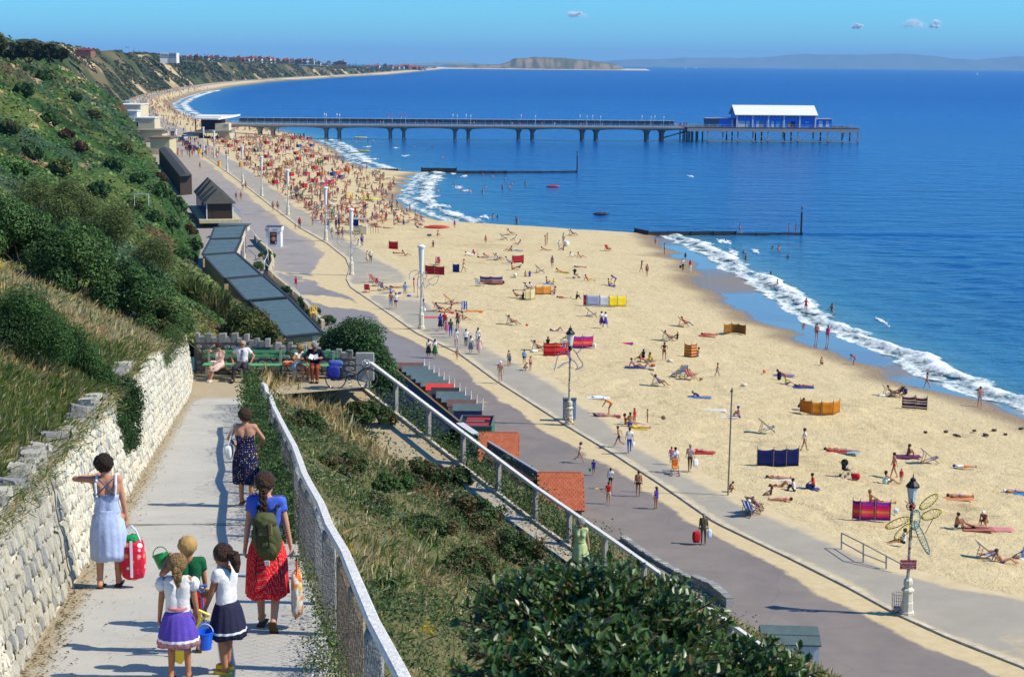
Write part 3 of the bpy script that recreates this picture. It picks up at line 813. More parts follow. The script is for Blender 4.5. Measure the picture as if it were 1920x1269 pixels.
z_=zone(x,y);k=((z_>0.42)|(RNG.random(n)<0.25)|(xb-x<0.8))&(x/y<0.22);x,y=x[k],y[k];n=len(x)
hb=lumps(x/1.1,y/1.1,143)*0.55*sstep(0.44,0.6,zone(x,y))
L=np.maximum(0.045,0.0016*y)*RNG.uniform(0.6,1.4,n)
red=sstep(0.54,0.66,fbm(x/1.7,y/2.4,145,3))*0.5
isr=RNG.random(n)<red
C=np.where(isr[:,None],pick([(0.105,0.045,0.02),(0.14,0.075,0.03),(0.065,0.035,0.018)],n),pick([(0.024,0.055,0.012),(0.045,0.092,0.018),(0.075,0.12,0.03),(0.016,0.035,0.010)],n))
b.add(leaf_batch(np.stack([x,y,np.maximum(mid_z(x,y)+hb,np.where(x>fLX(y)-1.9,fLZ(y)+0.25,-99))+RNG.uniform(-0.12,0.14,n)],1),unit(np.array([0.3,-0.25,0.85])+0.7*rand_unit(n)),L,C,0.7))
n=34000
y=ysample(n,22,52.5,0.6);x=fLX(y)-2.0+RNG.random(n)*(1.22+0.45*(fbm(y/0.9,y*0,172,3)-0.3))
isr=RNG.random(n)<0.25
C=np.where(isr[:,None],pick([(0.105,0.045,0.02),(0.14,0.075,0.03)],n),pick([(0.024,0.055,0.012),(0.045,0.092,0.018),(0.075,0.12,0.03)],n))
b.add(leaf_batch(np.stack([x,y,fLZ(y)+RNG.random(n)*0.38*sstep(-0.75,-1.6,x-fLX(y))+0.03],1),unit(np.array([0.3,-0.25,0.85])+0.7*rand_unit(n)),np.maximum(0.05,0.0016*y)*RNG.uniform(0.6,1.4,n),C,0.7))
tag(b.build('bramble_leaves',LEAF),kind='stuff')
b=Batch();n=100000
y=ysample(n,22,59,0.6);t=RNG.random(n);xa=fLX(y)+0.12;xb=fB(y)-0.2;x=xa+(xb-xa)*t
straw=RNG.random(n)<0.5+0.3*(fbm(x/3,y/3,151,3)-0.5)
C=np.where(straw[:,None],pick(DRYG,n),pick(GR,n))
b.add(blade_batch(np.stack([x,y,right_z(x,y)-0.02],1),RNG.uniform(0.12,0.42,n),0.5,np.maximum(0.006,0.00045*y),C,np.array([0.3,0.0,0.95])))
n=30000
y=ysample(n,58,98,0.6);t=RNG.random(n)**0.7;x=fB(y)-0.2-13*(1-t)
straw=RNG.random(n)<0.5;C=np.where(straw[:,None],pick(DRYG,n),pick(GR,n))
b.add(blade_batch(np.stack([x,y,hill_z(x,y)-0.02],1),RNG.uniform(0.15,0.5,n),0.5,0.0005*y,C,np.array([0.3,0.0,0.95])))
tag(b.build('dry_grass',GRASS),kind='stuff')
def fence_growth(name,n,yf,xf,zf,hgt,wid,cols,L0):
 y=yf;x=xf+RNG.normal(0,wid,n);h=RNG.random(n)**1.4*hgt*(0.25+1.3*fbm(y/1.3,x,161,3))
 L=np.maximum(L0,0.0015*y)*RNG.uniform(0.6,1.4,n)
 b=Batch();b.add(leaf_batch(np.stack([x,y,zf+h],1),unit(np.array([-0.2,-0.4,0.7])+0.8*rand_unit(n)),L,pick(cols,n),0.6))
 return b
DK=[(0.029,0.065,0.018),(0.054,0.108,0.025),(0.090,0.154,0.036)]
y=ysample(26000,23,50,0.2);b1=fence_growth('x',26000,y,XFEN(y)-0.06-0.22*fbm(y/1.5,y*0,163,3),path_z(y),1.1,0.15,DK,0.05)
y=ysample(5000,9,22,0.2);b2=fence_growth('x',5000,y,XFEN(y)-0.07,path_z(y),0.42,0.055,GR+DK,0.032)
tag(b1 .build('fence_brambles',LEAF),kind='stuff');tag(b2 .build('path_edge_weeds',LEAF),kind='stuff')
y=ysample(30000,34,56.5,0.2);b3=fence_growth('x',30000,y,fLX(y)+0.45,right_z(fLX(y)+0.45,y),1.0,0.35,DK+[(0.06,0.10,0.03)],0.06)
tag(b3 .build('fence_undergrowth',LEAF),kind='stuff')
b=Batch()
for(yc,xo,r,cnt)in[(11.9,-0.35,0.22,420),(15.2,-0.32,0.2,330),(12.8,-0.4,0.14,180),(33,0.6,0.7,200),(34,2.0,0.9,160)]:
 xc=XFEN(yc)+xo;n=cnt
 P=np.stack([xc+RNG.normal(0,r*0.38,n)+0.12*(xo<0),yc+RNG.normal(0,r*1.1,n),np.zeros(n)],1)
 P[:,2]=(path_z(P[:,1])if xo<0 else mid_z(P[:,0],P[:,1])+0.1)+np.abs(RNG.normal(0.16,0.11,n))
 b.add(leaf_batch(P,unit(np.array([0,-0.5,0.8])+0.4*rand_unit(n)),0.024,jit((0.75,0.75,0.70),n,0.1),0.9))
 g=n*2;Q=P[RNG.integers(0,n,g)]+RNG.normal(0,0.05,(g,3));b.add(leaf_batch(Q,rand_unit(g),0.04,pick(GR,g),0.5))
tag(b.build('white_flowers',GRASS),kind='stuff')
b=Batch()
for(px,py,Y)in[(700,1010,33),(735,1030,33),(655,1030,24),(735,1045,30),(800,1178,18),(84,664,34),(178,641,40),(920,1197,14),(745,1052,31),(2,500,46)]:
 p=at_y(px,py,Y);n=40
 b.add(leaf_batch(np.array(p)[None,:]+RNG.normal(0,0.045,(n,3)),rand_unit(n),0.035,jit((0.70,0.48,0.01),n,0.1),0.9))
tag(b.build('yellow_flowers',GRASS),kind='stuff')
# single shrubs
BARK=mat('bark',(0.075,0.055,0.038),0.95,noise=0.3)
def shrub(name,label,cat,c,rad,n,L,cols,lobes=26,lobe_r=0.42,gloss=False,asp=0.5,up=0.3,stems=4,ground=None,group=None,feather=False,seed=1,flat=0.0,full=False):
 rg=np.random.default_rng(seed)
 c=np.array(c,float);rad=np.array(rad,float)
 o=thing(name,label,cat,(c[0],c[1],c[2]-rad[2]),group=group)
 org=np.array(o.location)
 d=rg.normal(size=(lobes,3));d/=np.linalg.norm(d,axis=1,keepdims=True);d[:,2]=d[:,2]if full else np.abs(d[:,2])*1.35-0.62
 lc=d*rad*rg.uniform(0.45,0.82,(lobes,1));lr=lobe_r*rg.uniform(0.6,1.25,lobes)*rad.min()
 w=lr**2;idx=rg.choice(lobes,n,p=w/w.sum())
 v=rg.normal(size=(n,3));v/=np.linalg.norm(v,axis=1,keepdims=True)
 rr=lr[idx]*(1-np.abs(rg.normal(0,0.22,n)))*rg.uniform(0.85,1.15,n)
 P=lc[idx]+v*rr[:,None]
 keep=P[:,2]>-rad[2]*0.98;P,v,idx=P[keep],v[keep],idx[keep];n=len(P)
 lobec=np.array(cols)[rg.choice(len(cols),lobes)]
 C=lobec[idx]*0.5+np.array(cols)[rg.choice(len(cols),n)]*0.5
 C=np.clip(C*(1+rg.normal(0,0.28,(n,1)))*(1+rg.normal(0,0.07,(n,3))),0.004,0.8)
 Nn=unit(v+np.array([0,0,up])+0.65*rg.normal(size=(n,3))*0.7)
 LL=L*rg.uniform(0.6,1.35,n)
 P=P+(c-org)
 if feather:
  V,F,CC=blade_batch(P,LL*4.5,0.35,L*0.22,C,unit(v*0.8+np.array([0,0,0.9])))
 else:
  V,F,CC=leaf_batch(P,Nn,LL,C,asp)
 f=new_obj('foliage',np_mesh('foliage',V,F,CC),LEAF_GLOSS if gloss else LEAF,o);f['kind']='stuff'
 mb=MB()
 for i in range(stems*3):
  e=lc[rg.integers(0,lobes)]*0.9+(c-org);s=np.array([rg.normal(0,0.08)*rad[0],rg.normal(0,0.08)*rad[1],-0.35])
  m=(s+e)/2+rg.normal(0,0.08,3)*rad
  r=0.022*rad.max()
  mb.tube(s,m,r,r*0.7,5);mb.tube(m,e,r*0.7,r*0.25,5)
 if stems:mb.build('stem',BARK,o)
 return o
def bush_at(name,label,cat,px,py,Y,w,h,n,L,cols,depth=None,**kw):
 """bush whose outline is centred on a ray at depth Y; w,h metres"""
 p=at_y(px,py,Y)
 return shrub(name,label,cat,p,(w/2,(depth or w)/2,h/2),n,L,cols,**kw)
DG=[(0.042,0.096,0.027),(0.068,0.146,0.036),(0.105,0.200,0.049),(0.027,0.064,0.023)]
MG=[(0.065,0.134,0.032),(0.104,0.190,0.047),(0.047,0.100,0.025)]
LG=[(0.138,0.180,0.054),(0.102,0.150,0.041),(0.180,0.210,0.078)]
OL=[(0.101,0.142,0.032),(0.074,0.115,0.024),(0.135,0.162,0.041),(0.115,0.101,0.041)]
YG=[(0.034,0.069,0.016),(0.063,0.098,0.021),(0.138,0.138,0.029),(0.025,0.052,0.014)]
bush_at('evergreen_shrub','dense dark green shrub leaning beside the bicycle at the lower handrail','shrub',668,648,66,2.9,3.3,26000,0.12,DG,seed=3,lobes=34)
bush_at('evergreen_shrub','low dark green bush spreading under the big shrub by the handrail','shrub',712,700,62.5,1.7,2.0,9000,0.11,DG,seed=4)
bush_at('yellow_flecked_bush','dark bush flecked with yellow leaves just behind the grey stone wall','bush',470,632,63,2.5,2.5,20000,0.11,YG,seed=5)
bush_at('yellow_flecked_bush','smaller flecked green bush behind the low right end of the grey wall','bush',545,668,62,1.5,1.4,7000,0.10,YG,seed=6)
bush_at('tamarisk_bush','feathery olive green tamarisk bush rising behind the left end of the grey wall','bush',358,590,70,3.0,2.8,18000,0.11,OL,seed=7,feather=True)
bush_at('tamarisk_bush','feathery green bush spilling down beside the teal chalet roofs','bush',395,585,74,1.7,1.9,8000,0.12,OL,seed=8,feather=True)
def terrain_hit(px,py,y0=12.0):
 d=ray(px,py);Y=y0
 while Y<400:
  x=d.x/d.y*Y;z=CAMZ+d.z/d.y*Y
  if Y<58:t=float(left_bank_z(x,Y))if x<float(XWALL(Y))-0.3 else(float(mid_z(x,Y))if x<float(fLX(Y))-1.7 else float(right_z(x,Y)))
  else:t=float(hill_z(x,Y))
  if z<=t:return Vector((x,Y,t))
  Y*=1.004
 return Vector((x,Y,z))
def shrub_px(name,label,cat,px,py,wpx,hpx,n,L,cols,dep=0.9,y0=12.0,**kw):
 """bush sitting on the bank; px, py = middle of its foot, wpx and hpx its size in the picture"""
 p=terrain_hit(px,py,y0);s=p.y/FOC;w,h=wpx*s,hpx*s
 return shrub(name,label,cat,p+Vector((0,0,h*0.36)),(w/2,w/2*dep,h/2),n,L,cols,**kw)
shrub_px('hedge_shrub','big dark glossy shrub at the left edge above the strip of dry grass','shrub',25,492,190,150,24000,0.12,DG+MG,seed=9)
shrub_px('hedge_shrub','big dark green shrub second from the left edge on the hillside','shrub',140,545,200,150,24000,0.12,DG+MG,seed=10)
shrub_px('hedge_shrub','dark rounded shrub between the tamarisk and the strip of dry grass','shrub',245,600,180,150,24000,0.11,DG,seed=11)
shrub_px('hedge_shrub','olive shrub just left of the grey wall, below the tamarisk','shrub',310,640,110,110,12000,0.10,OL+DG,seed=12)
shrub_px('willow_bush','pale yellow green bush topping the left edge shrubs','bush',95,420,190,120,12000,0.15,LG,seed=13,asp=0.3,y0=62)
shrub_px('willow_bush','pale green loose bush in the middle of the hillside above the dark shrubs','bush',205,470,130,120,9000,0.15,LG+OL,seed=14,asp=0.3,y0=62)
shrub_px('willow_bush','small pale bush nearest to the teal roofs on the hillside','bush',285,510,90,80,6000,0.14,LG+OL,seed=15,asp=0.3,y0=62)
shrub_px('gorse_bush','dark spiky gorse bush at the left edge above the green grass bank','bush',40,672,200,170,26000,0.055,DG,seed=16,asp=0.3)
shrub_px('gorse_bush','smaller gorse bush sloping down to the clipped ivy on the wall','bush',140,705,120,110,12000,0.05,DG,seed=17,asp=0.3)
shrub_px('gorse_bush','thin gorse growth between the gorse bush and the ivy hedge','bush',190,735,80,70,7000,0.045,DG,seed=18,asp=0.3)
for i,(px,w,h)in enumerate([(12,60,34),(52,64,40),(88,52,34),(112,34,24),(-14,60,60)]):
 p=terrain_hit(px,112,330);s_=p.y/FOC
 shrub('cliff_top_tree','dark windswept tree on the left skyline, %s'%('second from the left edge','tallest of the clump','right of the tallest','smallest at the right end','cut by the left edge')[i],'tree',p+Vector((0,0,h*s_*.4)),(w*s_/2,w*s_/2,h*s_/2),2600,1.3,[(0.022,0.038,0.014),(0.04,0.052,0.02)],seed=80+i,lobes=18)
def wallp(y,dz):return(float(XWALL(y))-0.17*float(WALLH(y))+0.05,y,float(path_z(y)+WALLH(y))+dz)
shrub('ivy_hedge','dense clipped ivy hanging over the white stone wall','ivy',wallp(29.4,-0.50),(0.26,1.6,0.66),24000,0.05,[(0.022,0.058,0.012),(0.034,0.08,0.018),(0.018,0.045,0.01)],seed=19,lobe_r=0.85,lobes=90,full=True,stems=0)
shrub('trailing_shrub','straggly grey green plant trailing over the far end of the white wall','plant',wallp(45,-0.1),(0.25,3.2,0.45),9000,0.06,OL+DG,seed=20,asp=0.3,lobe_r=0.9,lobes=60,full=True,stems=0)
bush_at('leafy_sprig','small broad leaved plant sprouting between the fence and the bottom bush','plant',710,1105,22,0.75,0.5,700,0.09,MG,seed=21,asp=0.45,lobes=10,stems=0)
bush_at('leafy_sprig','dark broad leaved plant in the middle of the bramble bank','plant',735,905,38,1.3,0.6,2200,0.10,MG,seed=22,asp=0.4,lobes=14,stems=0)
BRK=[(0.052,0.107,0.023),(0.036,0.078,0.018),(0.081,0.143,0.036),(0.130,0.072,0.029)]
for i,(px,py,w,h,lb)in enumerate([(565,812,120,60,'at the fence kink'),(690,800,150,55,'below the dry grass tuft'),(640,885,130,55,'near the top of the fence'),(775,905,170,65,'in the middle of the bank'),(880,985,190,75,'beside the lower path'),(960,1055,170,80,'left of the lime dressed woman'),(800,1010,150,65,'with white flowers beside it'),(690,960,130,50,'half way down the fence'),(850,905,90,45,'edging the upper end of the lower path'),(870,1085,150,80,'just above the privet')]):
 shrub_px('bramble_bush','low tangled bramble mound on the bank, %s'%lb,'bush',px,py,w,h,5200,max(0.055,0.0018*terrain_hit(px,py,9).y),BRK,y0=9,seed=160+i,lobes=40,lobe_r=0.36,stems=1,asp=0.7)
b=Batch();n=1600
y=ysample(n,13,54,1.0);x=XWALL(y)+0.03+np.abs(RNG.normal(0,0.16,n));b.add(leaf_batch(np.stack([x,y,path_z(y)+0.02],1),unit(np.array([0,0,1])+0.4*rand_unit(n)),RNG.uniform(0.015,0.05,n),pick([(0.20,0.14,0.07),(0.13,0.09,0.05),(0.08,0.09,0.03)],n),0.6))
n=900;y=ysample(n,13,40,1.0);x=XWALL(y)+RNG.random(n)*2.7;b.add(leaf_batch(np.stack([x,y,path_z(y)+0.02],1),unit(np.array([0,0,1])+0.4*rand_unit(n)),RNG.uniform(0.008,0.028,n),pick([(0.24,0.19,0.12),(0.15,0.11,0.07)],n),0.6))
tag(b.build('path_litter',LEAF),kind='stuff')
def privet(name,label,c,rad,nst,seed,L=0.048):
 rg=np.random.default_rng(seed);c=np.array(c)
 o=thing(name,label,'bush',(c[0],c[1],c[2]-rad[2]));off=np.array([0,0,rad[2]])
 mb=MB();PV=[];PN=[];PT=[];PL=[];PC=[]
 cols=np.array([(0.024,0.066,0.014),(0.040,0.10,0.02),(0.065,0.135,0.026),(0.12,0.18,0.04)])
 for i in range(nst):
  d=rg.normal(size=3);d/=np.linalg.norm(d);d[2]=abs(d[2])*0.9-0.12
  tip=d*np.array(rad)*rg.uniform(0.55,1.08);base=tip*0.35+np.array([0,0,-0.25*rad[2]])
  tip=tip+np.array([0,0,0.10]);nn=int(rg.integers(9,17))
  pts=[base+(tip-base)*t+np.array([0,0,0.10*math.sin(t*3)])*rad[2]for t in np.linspace(0,1,5)]
  mb.path([p+off for p in pts],0.0042,4)
  ax=(tip-base)/np.linalg.norm(tip-base)
  sc=cols[rg.integers(0,4)]
  for j in range(nn):
   t=0.3+0.72*j/nn;p=base+(tip-base)*t+np.array([0,0,0.10*math.sin(t*3)])*rad[2]
   for s in(-1,1):
    sd=rg.normal(size=3);sd-=ax*sd.dot(ax);sd/=np.linalg.norm(sd)
    T=ax*0.55+sd*0.85*s+np.array([0,0,0.15]);T/=np.linalg.norm(T)
    N=np.cross(T,rg.normal(size=3));N/=np.linalg.norm(N)
    if N[2]<0:N=-N
    N=N+np.array([0,0,0.8]);N-=T*N.dot(T);N/=np.linalg.norm(N)
    PV.append(p);PT.append(T);PN.append(N);PL.append(L*rg.uniform(0.4,1.3));PC.append(sc*0.5+cols[rg.integers(0,4)]*0.5 if rg.random()>0.05 else np.array((0.20,0.13,0.04)))
 P,T,N,LL,C=(np.array(a)for a in(PV,PT,PN,PL,PC));B=np.cross(N,T);LL=LL[:,None];n=len(P)
 V=np.empty((n,6,3));fold=N*LL*0.10
 V[:,0]=P;V[:,1]=P+T*LL*0.38+B*LL*0.25+fold;V[:,2]=P+T*LL*0.75+B*LL*0.17+fold*0.5
 V[:,3]=P+T*LL;V[:,4]=P+T*LL*0.75-B*LL*0.17+fold*0.5;V[:,5]=P+T*LL*0.38-B*LL*0.25+fold
 i=np.arange(n)[:,None]*6
 F=np.concatenate([i+np.array([[0,1,2,3]]),i+np.array([[0,3,4,5]])],0)
 C=np.clip(np.array(C)*(1+rg.normal(0,0.2,(n,1))),0.004,0.5)
 f=new_obj('foliage',np_mesh('foliage',V.reshape(-1,3)+off,F,np.repeat(C,6,0)),LEAF_GLOSS,o);f['kind']='stuff'
 mb.build('stem',BARK,o)
BUSHK=[('rusty brown',[(0.11,0.06,0.025),(0.085,0.06,0.025),(0.13,0.08,0.035)]),('dark green',DG),('olive',OL),('fresh green',MG),('pale green',LG)]
for i,(px,py,w,h,kd)in enumerate([(150,290,50,30,0),(125,262,36,22,0),(300,372,60,40,3),(330,395,44,36,1),(262,345,44,30,3),(215,320,50,34,1),(90,235,46,30,1),(45,180,50,34,1),(175,225,40,22,2),(235,290,40,26,2),(60,300,60,40,1),(110,330,60,40,2),(30,340,60,40,3),(185,370,54,40,1),(320,430,46,32,3),(355,440,36,26,0),(290,420,40,30,1),(20,250,50,34,2),(300,340,30,20,0),(140,190,34,20,4),(255,395,40,30,2),(365,470,40,30,1),(340,490,44,32,3),(80,150,40,24,1)]):
 shrub_px('hillside_bush','%s bush standing out of the scrub on the hillside'%BUSHK[kd][0],'bush',px,py,w,h,2200,0.0021*terrain_hit(px,py,95).y,BUSHK[kd][1],y0=95,seed=120+i,lobes=26,lobe_r=0.32,stems=2,group='%s hillside bushes'%BUSHK[kd][0],asp=0.8)
p=at_y(1115,1225,7.2)
privet('privet_bush','large glossy privet bush filling the bottom of the view',p,(0.62,0.7,0.36),520,31)
p=at_y(1345,1318,7.6)
privet('privet_bush','lower right part of the glossy foreground hedge below the white hut',p,(0.52,0.6,0.24),330,32)
p=at_y(1090,1330,6.4)
privet('privet_bush','deep shaded privet growth at the very bottom edge',p,(0.55,0.6,0.30),330,33)
# stone walls
ST=[mat('white_stone',(0.64,0.60,0.48),0.95,noise=0.42,nscale=7,bump=0.7,bscale=30),mat('pale_stone',(0.54,0.51,0.41),0.95,noise=0.45,nscale=9,bump=0.7,bscale=30),
mat('cream_stone',(0.66,0.60,0.45),0.95,noise=0.25,nscale=9,bump=0.7,bscale=30),mat('grey_blotched_stone',(0.36,0.36,0.34),0.95,noise=0.35,nscale=9,bump=0.7,bscale=30)]
GS=[mat('grey_stone',(0.25,0.245,0.22),0.95,noise=0.3,nscale=7,bump=0.7),mat('light_grey_stone',(0.33,0.32,0.29),0.95,noise=0.3,nscale=7,bump=0.7),mat('dark_grey_stone',(0.17,0.165,0.155),0.95,noise=0.3,nscale=7,bump=0.7)]
MORTAR=mat('mortar',(0.62,0.57,0.45),0.95,noise=0.3,nscale=12)
MORTARG=mat('grey_mortar',(0.14,0.135,0.12),0.95,noise=0.3,nscale=12)
def stone_mesh(w,h,d,seed,mats,n=8):
 """block lying in the yz plane, proud towards +x"""
 rg=random.Random(seed);o=[];i_=[]
 for k in range(n):
  a=2*PI*(k+0.5)/n;c,s=math.cos(a),math.sin(a);q=max(abs(c),abs(s))**0.75
  u,v=c/q*w/2*rg.uniform(0.88,1.06),s/q*h/2*rg.uniform(0.88,1.06)
  o.append((-0.35,u,v));i_.append((d*rg.uniform(0.6,1.1),u*0.80,v*0.80))
 me=bpy.data.meshes.new('stone')
 me.from_pydata(o+i_,[],[tuple(range(n,2*n))]+[(k,(k+1)%n,n+(k+1)%n,n+k)for k in range(n)]);me.update()
 me.materials.append(mats)
 return me
wall=thing('stone_wall','long white rubble stone retaining wall along the left side of the footpath','wall',(XWALL(18),18,path_z(18)))
wo_=Vector(wall.location)
mb=MB();ysw=np.linspace(11.5,57.4,60)
LEAN=0.17
for a,b in zip(ysw[:-1],ysw[1:]):
 for f0,f1 in((0,1),):
  A=Vector((XWALL(a),a,path_z(a)-0.15))-wo_;B=Vector((XWALL(b),b,path_z(b)-0.15))-wo_
  ha,hb=float(WALLH(a))+0.15,float(WALLH(b))+0.15
  A2=A+Vector((-LEAN*ha,0,ha));B2=B+Vector((-LEAN*hb,0,hb));k=Vector((-0.5,0,0))
  mb.add([A,B,B2,A2,A+k,B+k,B2+k,A2+k],[(0,1,2,3),(3,2,6,7),(4,7,6,5)])
mb.build('mortar_core',MORTAR,wall)
_st=[stone_mesh(1,1,1,s,ST[(0,0,1,2,0,1,3,2)[s%8]])for s in range(16)]
rest=[];cnt=0
y=12.0
cols_=[]
rgw=random.Random(5)
zrow=0.02;rows=[]
while zrow<2.2:
 h=rgw.uniform(0.10,0.22);rows.append((zrow,h));zrow+=h*0.97
cells=[]
for(z0,h)in rows:
 y=11.8+rgw.random()*0.2
 while y<57:
  w=rgw.choice((rgw.uniform(0.08,0.16),rgw.uniform(0.14,0.3)));yy=y+w/2
  if z0+h*0.6<WALLH(yy):cells.append((yy,z0+h/2+rgw.uniform(-0.03,0.03),w*0.97,h*rgw.uniform(0.85,1.12)))
  y+=w*0.99
cells.sort(key=lambda c:c[0]-0.0*c[1])
vis=[c for c in cells if c[0]>14.6];early=[c for c in cells if c[0]<=14.6]
ang=math.atan2(XWALL(40)-XWALL(20),20)
def stone_mat(c):
 yy,zz,w,h=c
 return Matrix.Translation(Vector((XWALL(yy)-LEAN*zz,yy,path_z(yy)+zz))-wo_)@Matrix.Rotation(-ang,4,'Z')@Matrix.Rotation(-math.atan(LEAN),4,'Y')@Matrix.Rotation(rgw.uniform(-0.5,0.5),4,'X')@Matrix.Diagonal((rgw.uniform(0.012,0.032),w*rgw.uniform(0.85,1.15),h*rgw.uniform(0.85,1.2),1))
for c in vis[:255]:
 o=bpy.data.objects.new('stone',rgw.choice(_st));COL.objects.link(o);o.parent=wall;o.matrix_local=stone_mat(c)
V=[];F=[];MI=[]
for c in vis[255:]+early:
 me=rgw.choice(_st);m_=stone_mat(c);b0=len(V)
 V+=[tuple(m_@v.co)for v in me.vertices];F+=[[b0+i for i in p.vertices]for p in me.polygons];MI+=[ST.index(me.materials[0])]*len(me.polygons)
me=bpy.data.meshes.new('far_stones');me.from_pydata(V,[],F);me.update()
o=new_obj('rubble_stones',me,ST,wall);me.polygons.foreach_set('material_index',MI);o['kind']='stuff'
y=12.4;k=0
while y<34:
 w=rgw.uniform(0.10,0.22);h=rgw.choice((0.03,0.05,0.09,0.14,0.18))*rgw.uniform(0.8,1.2)
 yy=y+w/2;H=float(WALLH(yy))
 if not(27.6<yy<31.5):
  me=bpy.data.meshes.new('coping_stone');bm=bmesh.new();bmesh.ops.create_cube(bm,size=1)
  for v in bm.verts:v.co+=Vector([rgw.uniform(-0.16,0.16)for _ in range(3)])
  bmesh.ops.bevel(bm,geom=bm.edges[:],offset=0.2,segments=2);bm.to_mesh(me);bm.free()
  me.materials.append(rgw.choice((ST[1],ST[3],GS[1],ST[0])))
  o=bpy.data.objects.new('coping_stone',me);COL.objects.link(o);o.parent=wall
  o.matrix_local=Matrix.Translation(Vector((XWALL(yy)-LEAN*H-0.12,yy,path_z(yy)+H+h/2-0.03))-wo_)@Matrix.Rotation(-ang+rgw.uniform(-0.3,0.3),4,'Z')@Matrix.Diagonal((0.26,w*0.95,h+0.1,1))
  k+=1
 y+=w
CRACK=mat('dark_gap',(0.06,0.055,0.05),1.0)
mb=MB()
for i in range(9):
 z0,z1=i*0.17,(i+1)*0.17;yc=19.0
 mb.add([Vector((XWALL(yc)-LEAN*z0+0.062,yc+0.05*math.sin(i*2),path_z(yc)+z0))-wo_,Vector((XWALL(yc)-LEAN*z0+0.062,yc+0.05+0.05*math.sin(i*2),path_z(yc)+z0))-wo_,
Vector((XWALL(yc)-LEAN*z1+0.062,yc+0.05+0.05*math.sin(i*2+2),path_z(yc)+z1))-wo_,Vector((XWALL(yc)-LEAN*z1+0.062,yc+0.05*math.sin(i*2+2),path_z(yc)+z1))-wo_],[(0,1,2,3)])
mb.build('wall_crack',CRACK,wall)
LZ=float(path_z(57))
bw=thing('stone_wall','grey stone wall with upright coping stones behind the green benches','wall',(-8.4,57.75,LZ))
bo=Vector(bw.location)
def wallh2(x):return float(np.interp(x,[-11,-9.0,-8.9,-8.35,-8.25,-7.2,-7.1,-5.4],[1.13,1.13,0.98,0.98,0.83,0.83,0.66,0.60]))
_gm=[[stone_mesh(1,1,1,40+s+20*j,GS[j])for s in range(5)]for j in range(3)]
mb=MB()
for a in np.arange(-10.9,-5.5,0.3):
 h=wallh2(a+0.15);mb.box(Vector((a+0.15,57.85,LZ+h/2-0.1))-bo,(0.3,0.3,h+0.2))
mb.build('mortar_core',MORTARG,bw)
Rz=Matrix.Rotation(-PI/2,4,'Z')
z0=0.0
while z0<1.1:
 h=rgw.uniform(0.13,0.2);x=-10.85
 while x<-5.6:
  w=rgw.uniform(0.18,0.42)
  if z0+h*0.8<wallh2(x+w/2):
   o=bpy.data.objects.new('stone',rgw.choice(rgw.choice(_gm)));COL.objects.link(o);o.parent=bw
   o.matrix_local=Matrix.Translation(Vector((x+w/2,57.70,LZ+z0+h/2))-bo)@Rz@Matrix.Diagonal((0.03,w*0.96,h*0.95,1))
  x+=w
 z0+=h
x=-10.85;k=0
while x<-5.5:
 w=rgw.uniform(0.13,0.25);h=(0.30 if k%2==0 else 0.17)*rgw.uniform(0.85,1.15)
 me=bpy.data.meshes.new('coping_stone');bm=bmesh.new();bmesh.ops.create_cube(bm,size=1)
 for v in bm.verts:v.co+=Vector([rgw.uniform(-0.07,0.07)for _ in range(3)])
 bmesh.ops.bevel(bm,geom=bm.edges[:],offset=0.09,segments=1);bm.to_mesh(me);bm.free();me.materials.append(rgw.choice(GS[:2]))
 o=bpy.data.objects.new('coping_stone',me);COL.objects.link(o);o.parent=bw
 o.matrix_local=Matrix.Translation(Vector((x+w/2,57.83,LZ+wallh2(x+w/2)+h/2-0.02))-bo)@Matrix.Diagonal((w*0.94,0.3,h,1))
 x+=w;k+=1
def low_wall(label,pts,h,wd):
 a=thing('low_wall',label,'wall',pts[0]);ao=Vector(a.location);mbw=MB()
 for p,q in zip(pts[:-1],pts[1:]):
  p,q=Vector(p),Vector(q);mbw.beam(p+Vector((0,0,h/2))-ao,q+Vector((0,0,h/2))-ao,wd,h)
  L=(q-p).length;n=int(L/0.28)
  for i in range(n):
   c=p.lerp(q,(i+0.5)/n)
   me=rgw.choice(_cop);o=bpy.data.objects.new('coping_stone',me);COL.objects.link(o);o.parent=a
   o.matrix_local=Matrix.Translation(c+Vector((0,0,h+0.05))-ao)@Matrix.Rotation(math.atan2((q-p).y,(q-p).x),4,'Z')@Matrix.Diagonal((0.25,wd*1.05,rgw.uniform(0.10,0.19),1))
 mbw.build('wall_body',ST[3],a)
_cop=[]
for s in range(6):
 me=bpy.data.meshes.new('coping_stone');bm=bmesh.new();bmesh.ops.create_cube(bm,size=1)
 for v in bm.verts:v.co+=Vector([rgw.uniform(-0.08,0.08)for _ in range(3)])
 bmesh.ops.bevel(bm,geom=bm.edges[:],offset=0.09,segments=1);bm.to_mesh(me);bm.free();me.materials.append((GS[1],ST[3],ST[1])[s%3]);_cop.append(me)
def gz(px,py,z=2.58):return tuple(at_z(px,py,z))
low_wall('low stone edging wall curving along the foot of the grass slope by the road',[gz(1168,1012),gz(1200,1036),gz(1235,1058),gz(1280,1084),gz(1312,1100)],0.14,0.3)
low_wall('short taller stone wall stub standing beside the road above the privet bush',[gz(1300,1098),gz(1335,1112),gz(1368,1140)],0.42,0.35)
